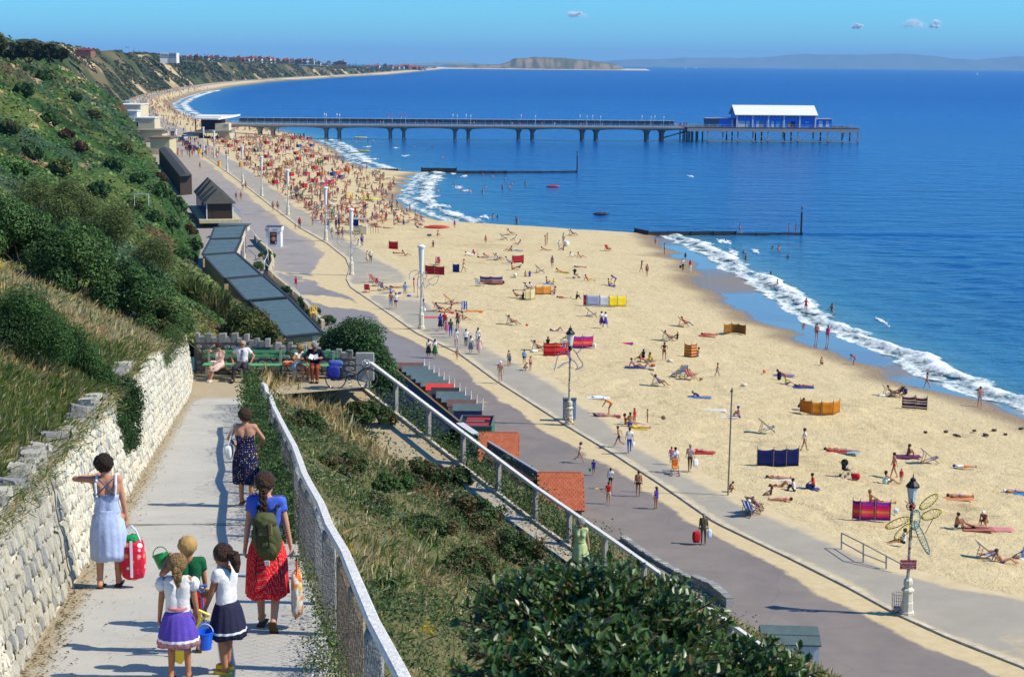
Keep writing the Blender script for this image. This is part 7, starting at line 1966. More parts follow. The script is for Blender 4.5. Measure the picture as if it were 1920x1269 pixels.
S_YR=stripes_mat('yellow_red_stripe',[(170,60,55),(225,175,80),(175,55,60),(225,180,85),(180,60,60),(225,185,90),(175,55,55),(225,175,80),(170,55,55)])
S_DCB=stripes_mat('blue_white_deckchair',[(35,75,165),(225,230,235),(35,75,165),(35,75,165),(220,225,235),(35,75,165)],True)
S_DCR=stripes_mat('red_white_deckchair',[(200,60,60),(225,200,195),(200,60,60),(205,70,65),(225,205,200),(195,55,60)],True)
S_DCL=stripes_mat('pale_blue_deckchair',[(120,165,205),(215,225,230),(110,160,205),(150,185,215),(215,225,230),(115,160,205)],True)
def plain(rgb):return stripes_mat('cloth_%d_%d_%d'%rgb,[rgb,rgb])
# people on the beach and promenade
TILES={'A':(560,360,4.5325),'B':(860,400,4.5325),'C':(1160,400,4.5325),'D':(1520,560,4.5325),'E':(760,560,4.5325),'F':(1080,580,3.965),'G':(1080,820,3.965),'H':(1480,820,2.827),'P':(0,0,1)}
def tp(t,x,y):ox,oy,s=TILES[t];return ox+x/s,oy+y/s
def gp(t,x,y):return G(*tp(t,x,y))
BEACHP=[

('F',188,132,'walk','cr',1.63,'sk','wh','pu','n',0,1,'woman in white top and purple skirt strolling on the sand'),
('F',218,136,'walk2','cr',1.62,'sk','wh','vi','n',0,1,'woman in white top and deep blue skirt beside the purple skirted one'),
('F',812,122,'chair','r',1.75,'tt','rd','dn','n',1,0,'man in red top and jeans stretched out on a deckchair near the olive windbreak'),
('F',690,228,'chair','r',1.7,'tr','nv','nv','n',2,0,'bare chested sunbather in a pale blue deckchair beside the yellow hatted sitter'),
('F',752,228,'sit','l',1.7,'ts','dg','nv','e',1,0,'sitter in dark green top and yellow hat'),
('F',985,190,'supine','r',1.65,'bi','rd','rd','n',2,1,'woman lying flat left of the olive windbreak with her feet toward it'),
('F',655,380,'akimbo','a',1.68,'bi','bk','bk','n',1,1,'woman in a black bikini seen from behind with hands on hips'),
('F',905,352,'sit','l',1.7,'tr','bl','bl','n',2,0,'person half hidden behind the yellow and red striped windbreak'),
('F',545,390,'hug','ar',1.66,'ts','ye','nv','b',1,1,'black haired person in a yellow top sitting on the sand'),
('F',500,362,'sit','a',1.6,'ts','bk','bk','b',1,1,'dark haired sitter in black just behind the yellow top'),
('F',474,372,'sit','l',1.0,'tr','or','or','n',2,0,'small bare child sitting left of the group with the yellow top'),
('F',518,388,'propped','r',1.6,'bi','rd','rd','n',1,1,'sunbather lying beside the yellow topped sitter'),
('F',440,430,'sitback','r',1.75,'tr','bl','bl','b',2,0,'man in blue trunks leaning back on his arms on a blue towel'),
('F',512,432,'kneesup','r',1.65,'bi','wh','wh','n',0,1,'woman in a white bikini lying right of the man in blue trunks'),
('F',622,566,'chair','r',1.65,'sw','bl','bl','n',1,1,'woman with outstretched legs in a low blue beach chair'),
('F',765,500,'chair','al',1.7,'ts','wh','bg','b',0,0,'sitter in white in the left of three grouped deckchairs'),
('F',835,515,'chair','ar',1.7,'ts','nv','nv','n',1,0,'sitter with dark hair in the red deckchair'),
('F',1050,503,'walk','r',1.25,'tr','lb','lb','n',1,0,'boy in pale blue shorts walking alone across the sand'),
('F',1545,490,'propped','r',1.65,'bi','pk','pk','b',1,1,'dark haired woman lying propped on elbows, farther of a resting pair'),
('F',1690,575,'supine','r',1.68,'bi','nv','nv','n',1,1,'woman lying on her back with legs pointing right, nearer of a resting pair'),
('F',1562,562,'sit','r',1.65,'ts','ye','bl','y',0,1,'sitter in yellow and blue by the parasol bag'),
('F',915,650,'propped','r',1.5,'ts','nv','bg','y',0,1,'fair haired sunbather lying alone on a blue towel in dark top'),
('F',205,795,'supine','r',1.65,'bi','pu','pu','n',2,1,'sunbather lying near the promenade edge beside a white hatted woman'),
('F',245,780,'bend','l',1.62,'sw','or','or','w',2,1,'woman in a white hat bending over beside the promenade edge'),
('F',370,860,'sit','r',1.65,'bi','rd','rd','n',1,1,'long haired woman sitting left of the girl in blue shorts'),
('F',402,876,'kneel','a',1.65,'sh','bl','bl','n',1,1,'girl in blue shorts with a bare back by the promenade edge'),
('F',434,850,'stand','cr',1.15,'sw','rd','rd','n',1,1,'child in red swimsuit standing behind the girl in blue shorts'),
('F',470,884,'supine','r',1.6,'sw','ye','ye','y',0,1,'sunbather in yellow lying beside the family by the promenade'),
('F',530,842,'stand','r',1.0,'tr','nv','nv','n',1,0,'toddler standing with a small fishing net'),
('F',318,1025,'run','l',1.45,'tr','bk','bk','n',1,0,'boy in black trunks striding along the promenade'),
('F',396,1072,'walk','a',1.78,'tt','wh','bl','n',0,0,'man in white shirt and blue jeans walking away with a white bag'),
('F',1215,805,'hug','l',1.75,'tr','bl','bl','u',2,0,'man in a blue cap sitting behind the thin metal pole'),
('F',1695,1055,'walk2','r',1.65,'te','wh','wh','n',1,1,'woman in a long white tee shirt with bare legs behind the blue windbreak'),
('F',736,1212,'walk','c',1.66,'ts','wh','bl','b',0,1,'woman in white tee and blue shorts pushing an orange pushchair'),
('F',708,1155,'walk2','c',1.2,'ts','pk','lb','n',2,0,'child walking close behind the woman with the pushchair'),
('F',846,1205,'walk','c',1.78,'tt','ro','br','g',0,0,'man in pinkish shirt and brown trousers carrying a white bag'),
('F',935,1060,'prone','r',1.65,'bi','rd','rd','b',2,1,'sunbather face down on the sand behind the man with the white bag'),
('F',1665,745,'crouch','r',1.65,'tr','br','br','n',1,0,'sunbather peeping out left of the orange windbreak'),
('G',25,190,'run','r',1.40,'sw','ro','ro','n',2,1,'girl in a pale pink swimsuit running on the road'),
('G',130,282,'walk','c',1.05,'ts','vi','vi','n',1,0,'small child in blue carrying a green bucket on the road'),
('G',255,385,'walk','c',1.35,'ts','wh','bk','b',1,0,'boy in white tee shirt behind the red shirted boy on the road'),
('G',240,496,'walk2','a',1.35,'ts','rd','bg','n',1,0,'boy in red shirt and pale shorts carrying a yellow spade'),
('G',462,440,'stand','a',1.60,'tr','bk','bk','n',1,0,'tall bare backed youth in black trunks at the kerb'),
('G',595,532,'stand','al',1.35,'sw','vi','vi','n',1,1,'girl in a blue swimsuit standing alone on the road edge'),
('G',945,795,'stand','c',1.74,'jk','ol','ol','g',1,0,'man in olive jacket and trousers with a red bag on the road'),
('G',1142,405,'crouch','r',1.2,'tr','nv','nv','n',1,0,'child crouching and digging at the foot of the thin metal pole'),
('G',1310,575,'chair','ar',1.75,'tt','wh','dg','w',0,0,'man in a white hat lounging in the nearer of two blue deckchairs'),
('G',1335,548,'chair','ar',1.65,'tt','pu','nv','b',0,1,'dark haired sitter in purple beside the white hatted man'),
('G',1445,440,'sit','l',1.2,'sw','nv','nv','b',1,1,'child in navy swimsuit sitting behind the deckchair pair'),
('G',1525,470,'supine','l',1.5,'bi','pk','pk','b',1,1,'girl lying flat with dark hair to the right behind the deckchairs'),
('G',1622,400,'hug','l',1.6,'tt','wh','nv','b',1,0,'sitter in white tee and dark jeans seen from behind'),
('G',1765,392,'kneel','l',1.68,'ts','rd','nv','b',1,0,'person in a red vest and blue shorts kneeling over a blue bag'),
('G',1500,308,'supine','r',1.68,'bi','br','br','n',2,1,'woman lying on a white towel, farther of two below the blue windbreak'),
('G',1525,375,'kneesup','r',1.68,'bi','bk','bk','n',1,1,'woman lying with raised knees, nearer of two below the blue windbreak'),
('H',240,70,'supine','r',1.65,'bi','rd','rd','n',2,1,'sunbather lying on a red towel, farther right of the blue windbreak'),
('H',300,74,'prone','r',1.68,'tr','lb','lb','b',1,0,'sunbather in pale blue stretched beside the red towel'),
('H',628,98,'hug','r',1.65,'sw','br','br','n',1,1,'woman sitting upright on a purple towel by the empty blue striped deckchair'),
('H',553,218,'walk2','l',1.76,'tr','rd','rd','n',2,0,'bare chested man in red trunks striding across the sand'),
('H',517,246,'sit','r',1.65,'bi','wh','wh','b',1,1,'woman with legs outstretched below the man in red trunks'),
('H',592,242,'stand','c',0.95,'ts','rd','rd','n',1,0,'toddler dressed in red beside the striding man'),
('H',925,160,'supine','r',1.68,'ts','wh','or','u',0,0,'sunbather in white and orange lying under a blue hat'),
('H',900,318,'supine','r',1.75,'tr','bl','bl','n',1,0,'man in blue trunks lying flat alone on the sand'),
('H',432,350,'sit','r',1.66,'bi','or','or','y',1,1,'long haired woman sitting behind the pink and purple windbreak'),
('H',490,352,'supine','r',1.66,'bi','bk','bk','n',2,1,'woman lying on her back behind the pink and purple windbreak'),
('H',605,562,'sitflat','l',1.66,'ts','wh','bk','n',2,1,'sitter in white and black with red legs behind the dragonfly lamp'),
('H',883,476,'hug','r',1.72,'tr','nv','nv','b',1,0,'dark haired man hugging his knees, left of a trio on pink towels'),
('H',972,482,'side','r',1.72,'tr','bk','bk','g',2,0,'man reclining on an elbow, middle of a trio on pink towels'),
('H',1035,470,'crouch','cl',1.74,'tr','br','br','w',3,0,'man in a white cap leaning forward, right of a trio on pink towels'),
('H',1128,668,'sitback','r',1.75,'tr','pu','pu','n',2,0,'man in purple trunks leaning back beside the blue striped deckchair'),
('H',1235,655,'sit','l',1.6,'ts','lb','wh','w',0,1,'white hatted sitter cut off by the right edge of the view'),
('H',1195,292,'supine','r',1.68,'tr','bl','bl','w',2,0,'sunbather with a white hat on a bright blue towel at the right edge'),

('C',312,272,'stand','a',1.15,'sh','rd','rd','n',1,0,'child in red shorts by the end of the near groyne'),
('C',388,352,'stand','r',1.7,'tr','nv','nv','n',1,0,'youth in navy trunks standing on the wet sand edge'),
('C',566,402,'stand','a',1.2,'ts','dg','bk','n',1,0,'child in dark clothes walking ahead of the couple at the water edge'),
('C',545,492,'walk','a',1.76,'tt','wh','bk','g',0,0,'man in white shirt and black trousers walking at the water edge'),
('C',606,500,'walk2','a',1.66,'tt','rd','wh','n',2,1,'woman in red top and white trousers walking at the water edge'),
('C',192,506,'throw','r',1.62,'bi','bk','bk','n',1,1,'girl throwing with her right arm raised on the open sand'),
('C',240,536,'stand','a',1.62,'tr','nv','nv','n',1,0,'boy in dark trunks standing below the throwing girl'),
('C',1590,842,'wade','c',1.66,'sw','rd','rd','n',2,1,'woman in a red swimsuit wading in the foam'),
('C',1682,1076,'stand','a',1.76,'tr','rd','rd','b',2,0,'stout man in red trunks standing on the wet sand'),
('C',1776,1092,'stand','a',1.66,'sw','mg','mg','n',2,1,'woman in a magenta swimsuit beside the man in red trunks'),
('D',96,568,'crouch','a',1.35,'tr','bk','bk','b',2,0,'boy in black trunks crouching where the sand turns wet'),
('D',366,562,'bend','l',1.3,'sw','rd','rd','n',2,1,'girl in a red swimsuit stooping in the shallow wash'),
('D',988,762,'walk','l',1.45,'bi','rd','rd','b',2,1,'dark haired girl in a red bikini walking on the wet sand'),
('D',1436,922,'walk2','a',1.78,'tr','lb','lb','n',2,0,'man in pale blue trunks walking along the water edge at right'),
('D',690,830,'chair','r',1.7,'tr','bk','bk','n',1,0,'sunbather in the left of two deckchairs behind the brown striped windbreak'),
('D',745,828,'chair','al',1.66,'ts','rd','wh','n',2,1,'red topped sitter right of the deckchair behind the brown striped windbreak'),

('B',230,264,'stand','c',1.35,'bi','pk','pk','n',2,1,'girl in pink standing between the deckchairs at the beach crest'),
('B',42,506,'walk','r',1.74,'tr','wh','wh','n',2,0,'man in white trunks striding right of the small blue windbreak'),
('B',795,464,'stand','a',1.60,'bi','vi','vi','n',1,1,'girl in a blue bikini standing alone on the middle beach'),
('B',735,278,'stand','r',1.62,'bi','or','or','n',1,1,'woman in an orange bikini near the crest, left of a pair'),
('B',752,262,'stand','l',1.66,'tr','dg','dg','b',1,0,'man in dark trunks near the crest, right of a pair'),
('B',853,304,'stand','a',1.3,'ts','wh','wh','n',1,0,'child in white standing by the white parasol'),
('B',890,262,'stand','cl',1.7,'ts','wh','gy','b',0,0,'person in white and grey standing by the white parasol'),
('B',890,316,'sit','l',1.65,'tr','bl','bl','b',1,0,'dark haired sitter below the white parasol'),
('B',485,232,'sit','l',1.7,'ts','wh','wh','n',0,0,'sitter in white just below the left deckchair at the crest'),
('B',505,268,'sitback','l',1.65,'bi','pu','pu','n',2,1,'woman in purple sitting back below the white clad sitter'),
('B',430,322,'sitback','l',1.66,'bi','rd','rd','n',2,1,'sunbather leaning back near the left cluster on the middle beach'),
('B',490,320,'prone','r',1.7,'tt','lb','dn','n',0,0,'sunbather in jeans lying face down on the middle beach'),
('B',738,314,'propped','r',1.66,'bi','rd','rd','b',2,1,'sunbather propped up left of the child in white'),
('B',970,188,'chair','r',1.7,'tt','vi','vi','n',0,0,'sitter in blue in a deckchair on the beach crest'),
('B',440,182,'chair','r',1.7,'tr','nv','nv','n',2,0,'sunbather in a white deckchair on the crest at left'),
('B',138,356,'sitback','ar',1.7,'ts','rd','wh','b',2,0,'red topped sitter in the cluster near the round shadowed towels'),
('B',95,358,'propped','r',1.7,'tt','wh','wh','b',0,0,'sunbather in white lying left of the red topped sitter'),
('B',250,372,'propped','r',1.66,'bi','rd','rd','b',2,1,'sunbather lying propped between the red cluster and the recliners'),
('B',205,376,'supine','r',1.66,'bi','wh','wh','n',2,1,'sunbather lying on a pale towel left of the propped woman'),
('B',340,398,'chair','r',1.7,'ts','wh','bk','n',1,0,'sitter in a deckchair left of the red checked cloth windbreak'),
('B',425,428,'chair','r',1.7,'ts','lb','lb','n',2,0,'pale blue sitter right against the red windbreak'),
('B',455,480,'sit','r',1.7,'tr','bk','bk','b',2,0,'sitter on a pale towel below the red windbreak'),
('B',520,478,'chair','l',1.7,'ts','wh','nv','n',1,0,'sitter in white and navy right below the red windbreak'),
('B',568,540,'hug','a',1.4,'tr','nv','nv','n',2,0,'child sitting with a bare back, left of two'),
('B',604,540,'hug','a',1.4,'sw','vi','vi','n',2,1,'child sitting in a blue swimsuit, right of two'),
('B',870,500,'propped','r',1.66,'bi','or','or','b',2,1,'sunbather lying on a yellow towel left of the black pushchair'),
('B',1100,574,'sitback','r',1.7,'tt','rd','ye','n',2,0,'sitter in yellow trousers right of the black pushchair'),
('B',750,598,'sit','r',1.66,'tr','bl','bl','n',2,0,'sitter on a blue towel in front of the orange patched windbreak'),
('B',968,374,'sitback','r',1.66,'ts','wh','wh','b',0,1,'sitter in white, left of a pair on the open middle beach'),
('B',1035,376,'sitback','r',1.66,'bi','or','or','n',2,1,'tanned sitter, right of a pair on the open middle beach'),
('B',1030,460,'supine','r',1.66,'bi','bl','bl','n',2,1,'sunbather lying straight out in the middle of the beach'),
('B',1278,614,'sit','r',1.68,'tr','rd','rd','n',2,0,'sitter beside the woman in blue bending over'),
('B',1325,612,'bend','l',1.62,'sw','bl','bl','b',1,1,'woman in a blue swimsuit bending over a towel'),
('B',590,656,'chair','r',1.7,'ts','lb','lb','n',2,0,'sitter in a deckchair behind the cream windbreak, left one'),
('B',630,650,'chair','r',1.66,'ts','wh','wh','b',0,1,'sitter in white behind the cream windbreak, right one'),
('B',815,686,'sit','l',1.74,'tr','nv','nv','n',2,0,'broad sunburnt man sitting against the orange patched windbreak'),
('B',808,640,'stand','c',1.2,'ts','ye','wh','y',0,1,'child with yellow hair behind the sunburnt man'),
('B',492,722,'chair','r',1.72,'tr','bk','bk','b',1,0,'sunbather reclining left of the cream windbreak in a low chair'),
('B',545,735,'sitflat','al',1.66,'sw','bk','bk','n',1,1,'sunbather in black tucked in front of the cream windbreak'),
('B',890,720,'supine','r',1.7,'tt','rd','bg','n',2,0,'sunbather lying left of the dark clad sitter by the long yellow windbreak'),
('B',1000,728,'hug','r',1.7,'jk','bk','bk','g',0,0,'dark clad sitter with grey hair left of the long yellow windbreak'),
('B',840,1002,'kneesup','r',1.66,'bi','wh','wh','n',2,1,'sunbather lying with knees raised behind the animal frame lamp'),
('B',458,945,'chair','r',1.74,'tr','bk','bk','n',2,0,'man leaning forward in a pale striped deckchair on bare sand'),
('B',680,1168,'chair','r',1.74,'tr','rd','rd','n',2,0,'man in a blue deckchair beside the red checked windbreak'),
('B',758,1125,'sit','a',1.66,'sw','bk','bk','n',1,1,'sitter whose head shows over the red checked windbreak'),
('B',935,1080,'sit','l',1.66,'ts','wh','wh','b',0,1,'dark haired sitter behind the lantern left of the pink windbreak'),
('A',905,542,'sitback','r',1.66,'bi','bk','bk','b',2,1,'sunbather sitting right of the small red windbreak on the upper beach'),
('A',848,524,'supine','r',1.66,'bi','rd','rd','n',2,1,'sunbather lying just below the small red windbreak on the upper beach'),
('A',1143,466,'sit','c',1.66,'sw','bk','bk','n',2,1,'dark suited sitter behind the nearest white column lamp'),
('A',1192,622,'chair','c',1.7,'ts','rd','rd','u',2,0,'red clad sitter under a blue hat above the red windbreak'),
('A',785,992,'walk','c',1.78,'sh','lb','lb','n',2,0,'bare chested man in blue shorts strolling on the promenade'),
('A',826,994,'walk2','c',1.70,'ts','wh','nv','n',0,1,'woman in white top and navy shorts beside the bare chested man'),
('A',905,902,'walk','a',1.76,'tt','lb','bg','n',0,0,'man in pale blue shirt and beige trousers at the promenade edge'),
('A',980,856,'stand','r',1.66,'sw','pk','pk','n',2,1,'woman in pink standing behind the shellfish frame lamp'),
('A',730,838,'chair','ar',1.7,'ts','wh','nv','b',1,0,'sitter in white in the deckchair row on the promenade, nearest'),
('A',685,800,'chair','ar',1.7,'ts','pk','rd','n',2,1,'pink sitter in the deckchair row on the promenade, second'),
('A',782,862,'sit','ar',1.7,'ts','lb','bl','n',0,0,'sitter in blue at the near end of the deckchair row'),
('A',840,815,'supine','r',1.66,'bi','or','or','n',2,1,'sunbather lying on the sand behind the deckchair row'),
('A',584,602,'stand','cr',1.58,'dr','bg','bg','g',0,1,'elderly woman in beige on the wide promenade'),
('A',613,602,'stand','c',1.66,'tt','cr','br','w',0,0,'elderly man in cream shirt beside the woman in beige'),
('A',120,284,'reach','al',1.70,'tr','br','br','b',1,0,'tanned man with arms out on the promenade beyond the stand'),
('A',8,312,'stand','a',1.74,'tt','rd','nv','n',2,0,'red backed man in dark trousers beside the kerb with a child'),
('A',-28,318,'stand','a',0.95,'tr','rd','rd','n',2,0,'small child at the kerb beside the man in dark trousers'),
('A',284,398,'stand','c',1.6,'sh','wh','wh','n',2,1,'person in white shorts queuing by the canopied stand'),
('A',340,402,'stand','a',1.72,'tr','nv','nv','b',2,0,'bare backed man second in the queue by the canopied stand'),
('A',372,400,'stand','ar',1.68,'tr','bk','bk','n',2,0,'bare backed man third in the queue by the canopied stand'),
('A',256,330,'stand','a',1.7,'tt','tq','lb','n',0,1,'woman in turquoise left of the deckchair trolley'),
('A',318,320,'stand','al',1.74,'tt','nv','nv','b',1,0,'man in navy behind the deckchair trolley'),
('A',342,308,'stand','ar',1.74,'tt','vi','nv','n',0,0,'man in bright blue behind the deckchair trolley'),
('A',508,452,'sit','a',1.66,'ts','wh','wh','n',1,1,'white clad sitter below the canopied stand'),
('A',538,462,'stand','a',1.66,'tt','vi','nv','b',1,0,'man in navy standing below the canopied stand'),
('A',668,262,'stand','c',1.7,'tr','rd','rd','w',2,0,'tanned man in a white cap on the upper beach'),
('A',885,254,'bend','l',1.6,'tr','br','br','n',2,0,'child bending low on the upper beach toward the water'),
('A',992,278,'stand','cr',1.66,'tr','bk','bk','b',2,0,'tanned youth standing on the upper beach right of the bending child'),
('A',1325,312,'stand','a',1.35,'sw','mg','mg','n',2,1,'girl in magenta at the edge of the middle bay'),
('A',1178,376,'hug','r',1.68,'tr','rd','rd','n',2,0,'sitter on a red towel on the upper beach'),
('A',1010,318,'chair','r',1.7,'ts','bl','bk','n',1,0,'sunbather in a blue chair near the middle bay'),
('A',712,258,'sit','l',1.66,'bi','rd','rd','n',2,1,'sitter right of the man in the white cap'),
('A',690,304,'supine','r',1.66,'bi','bk','bk','n',2,1,'sunbather lying in the row left of the upper beach'),
('A',760,310,'supine','r',1.66,'bi','or','or','n',2,1,'sunbather lying at the right end of the upper beach row'),

('E',298,272,'walk','a',1.66,'dr','nv','nv','n',1,1,'woman in navy dress with a blue backpack on the promenade'),
('E',333,258,'walk','a',1.68,'tt','rd','br','y',1,0,'person in red half hidden in the promenade group'),
('E',353,302,'walk2','a',1.66,'sk','ro','pk','y',0,1,'woman in pale pink top and patterned skirt on the promenade'),
('E',385,330,'walk','a',1.78,'tt','gn','bl','b',1,0,'man in green tee and blue jeans walking away on the promenade'),
('E',445,268,'walk2','a',1.68,'ts','br','nv','b',1,1,'woman with long dark hair right of the man in green'),
('E',432,408,'walk','a',1.66,'ts','wh','wh','n',0,1,'woman in white top and white shorts on the promenade'),
('E',515,415,'walk2','a',1.72,'tt','wh','nv','n',0,0,'walker in white shirt and navy trousers on the promenade'),
('E',556,467,'walk','a',1.62,'sk','wh','gy','n',1,1,'woman in white top and grey skirt on the promenade'),
('E',617,400,'walk','a',1.68,'sk','wh','wh','b',1,1,'woman in white blouse farther back in the white group'),
('E',626,472,'walk2','a',1.62,'dr','ro','ro','b',1,1,'woman in a pale print dress at the right of the white group'),
('E',440,522,'stand','a',1.05,'tr','or','or','n',2,0,'small bare child standing on the kerb'),
('E',197,502,'walk','c',1.66,'sk','wh','dg','n',1,1,'woman in white top and dark green skirt on the road, left of a pair'),
('E',251,506,'walk2','c',1.70,'sk','wh','gn','b',1,1,'woman in white top and green skirt on the road, right of a pair'),
('E',808,712,'walk','a',1.78,'sh','bg','bg','w',2,0,'bare backed man in a white cap and beige shorts on the promenade'),
('E',878,566,'stand','al',1.3,'tr','lb','lb','n',2,0,'child with bare shoulders at the promenade edge, behind'),
('E',888,572,'stand','cl',1.1,'ts','lb','gn','n',1,0,'child in blue top and green shorts at the promenade edge'),
('E',1010,560,'stand','c',1.3,'ts','lb','bk','b',1,0,'child in a pale blue top watching the diggers'),
('E',1014,606,'crouch','r',1.15,'tr','or','or','n',2,0,'child crouched in the dug sand beside the promenade'),
('E',1064,612,'stand','al',1.25,'tr','nv','nv','b',2,0,'bare child standing at the dug sand by the animal frame lamp'),
('E',155,138,'stand','ar',1.66,'dr','wh','wh','n',0,1,'person in white partly hidden behind the nearest white column lamp'),
('E',290,108,'chair','r',1.7,'ts','nv','nv','b',1,0,'dark haired sitter in a striped deckchair above the promenade walkers'),
('E',345,118,'supine','r',1.66,'bi','or','or','n',2,1,'sunbather lying on a red towel beside the striped deckchair'),
('E',385,112,'sit','l',1.66,'bi','rd','rd','n',2,1,'woman sitting at the end of the red towel'),
('E',440,165,'sit','r',1.68,'sw','rd','rd','y',2,1,'sitter in red with fair hair behind the walkers'),
('E',490,182,'sit','r',1.7,'tr','wh','wh','n',2,0,'tanned sitter right of the fair haired one behind the walkers'),
('E',440,42,'supine','r',1.68,'tr','bl','bl','n',2,0,'sunbather stretched out beside a pink deckchair on the left beach'),
('P',555,541,'walk','a',1.35,'ts','rd','rd','n',2,0,'child dressed in red walking alone on the wide road'),
('P',512,396,'stand','a',1.7,'tr','rd','rd','n',2,0,'left of two bathers walking on the road below the pavilion'),
('P',521,396,'stand','a',1.7,'tr','bk','bk','n',2,0,'right of two bathers walking on the road below the pavilion'),
('P',443,377,'walk','c',1.7,'tr','rd','rd','n',2,0,'left of two red backed walkers nearest the dark pavilion'),
('P',452,377,'walk','c',1.7,'tr','or','or','n',2,0,'right of two red backed walkers nearest the dark pavilion'),
('P',455,356,'stand','a',1.74,'tt','wh','bk','n',0,0,'man in white shirt by the distant kerb lamp'),
('P',461,356,'stand','a',1.7,'tr','br','br','n',2,0,'tanned man beside the white shirted man at the distant kerb'),
('P',375,318,'walk','c',1.7,'tr','rd','rd','n',2,0,'lone walker in the middle of the road by the dark chalet roofs'),
]
for(t,x,y,pose,rot,h,ofit,top,bot,hair,sk,fem,lab)in BEACHP:
 person(lab,gp(t,x,y),pose,rot,h,ofit,top,bot,hair,sk,bool(fem),sink=0.0)
SWIM=[('C',910,240,'head of a swimmer in a patch of foam, nearest the groyne',1.25),('C',1062,340,'red shouldered bather behind a small breaker',1.15),('C',1080,392,'bather waist deep, nearest the surf',.85),('C',1306,305,'small bather left of the pair in deeper water',1.2),('C',1360,318,'larger bather of the pair in deeper water',.9),('C',1440,372,'pale bather alone far from the surf',1.2),('C',1292,518,'head of a bather just past the foam',1.3),('C',1350,632,'woman in dark bottoms wading behind the surf',.6),('C',1406,622,'bather right of the wading woman',1.1),('C',1812,822,'bather at chest depth right of the red swimsuit',.95),('D',180,102,'bather with arms out in open water at right',.85),('A',1655,226,'bather waist deep beyond the beach crest',.9),('A',1690,214,'head of a child beside the wading bather beyond the crest',1.25),('B',497,84,'bather alone in the middle bay near the beach crest',.8)]
for i,(t,x,y,lab,sk)in enumerate(SWIM):
 p=at_z(*tp(t,x,y),0.0);person(lab,p,'wade',(20,150,-60,90)[i%4],1.7,'tr' if i%3 else 'sw','bk',('nv','rd','bk')[i%3],'nb'[i%2],2 if i%2 else 1,bool(i%3==0),sink=sk)
for(t,x,y,lab,h)in[('C',1030,178,'boy standing on the near groyne, left one',1.7),('C',1446,170,'bather standing on the near groyne, left of the end pair',1.65),('C',1506,172,'bather standing on the near groyne beside its end post',1.6)]:
 p=at_z(*tp(t,x,y),0.15);person(lab,p,'throw' if x<1100 else 'akimbo','l',h,'tr','wh','bk','n',2)
n=0
for(px,py)in[(905,362),(910,352),(942,354),(956,355),(866,359),(880,360),(905,331),(924,333),(946,337),(960,345),(812,358),(822,360),(788,352),(795,357),(850,345),(985,347),(925,405),(968,415),(660,262),(668,270),(680,262),(700,268),(650,290),(656,284),(640,283),(672,258),(690,264),(735,276),(778,277),(810,278),(830,297),(760,262),(640,303),(655,318),(668,314)]:
 p=at_z(px,py,0.0);person('bather in the water of the middle bay' if py>325 else 'distant bather in the water by the pier',p,'wade',RNG.uniform(0,360),1.7,'tr','bk','nv','n',2,False,'bathers in the middle bay' if py>325 else 'bathers by the pier',sink=RNG.uniform(.5,1.2));n+=1
 # windbreaks
windbreak('three panel dark blue windbreak standing alone on the near beach',[(1419,875),(1450,875),(1474,875),(1497,874)],1.22,[plain((28,38,92))],sag=.10)
windbreak('orange three panel windbreak near the middle right',[(1500,772),(1521,777),(1540,778),(1562,778),(1574,774)],1.05,[plain((205,130,35))])
windbreak('pink, orange and purple striped windbreak left of the dragonfly lamp',[(1598,972),(1612,975),(1640,976),(1669,977)],1.15,[S_PINK])
windbreak('brown and white striped windbreak near the water at right',[(1691,765),(1716,767),(1738,769)],1.1,[S_BROWN])
windbreak('small yellow and red striped windbreak in the middle of the beach',[(1283,669),(1296,671),(1306,670)],1.25,[S_YR])
windbreak('olive brown windbreak with a pink towel inside',[(1357,626),(1371,624),(1384,625),(1398,628)],1.0,[plain((150,105,45))])
windbreak('red and black checked windbreak behind the animal frame lamp',[(1019,667),(1041,667),(1068,665)],1.15,[S_RED])
windbreak('pink and purple windbreak right of the animal frame lamp',[(1073,652),(1092,652),(1112,651)],1.1,[S_PINK])
windbreak('long windbreak in pink, pale blue, white and yellow cloths',[(1094,572),(1099,573),(1124,574),(1142,575),(1157,575),(1174,575)],1.2,[S_PINK,plain((165,175,205)),plain((230,232,235)),plain((240,215,50)),plain((245,220,60))])
windbreak('plain cream windbreak in the middle of the beach',[(985,563),(995,563),(1003,561)],1.2,[plain((225,210,160))])
windbreak('orange windbreak hung with white and blue clothes',[(1004,552),(1018,552),(1033,551)],.95,[plain((210,140,60)),plain((215,145,65))])
windbreak('blue and brown striped windbreak piled with clothes',[(900,533),(920,534),(942,534)],.95,[S_BLUEM])
windbreak('dark red striped windbreak beside the nearest white column lamp',[(797,514),(815,515),(833,516)],1.1,[S_REDB])
windbreak('small dark blue upright windbreak near the white trunked man',[(849,510),(861,511)],1.05,[plain((40,60,145))])
windbreak('small red windbreak on the upper beach by the promenade',[(729,467),(746,468)],1.1,[S_RED])
windbreak('red windbreak beside the column lamp at the kerb bend',[(648,399),(668,400)],1.0,[S_RED])
windbreak('faded red windbreak in the left cluster of recliners',[(960,493),(982,492)],1.0,[S_REDB])
windbreak('little cream beach tent on the upper beach',[(650,374),(661,374)],1.2,[plain((215,185,110))])
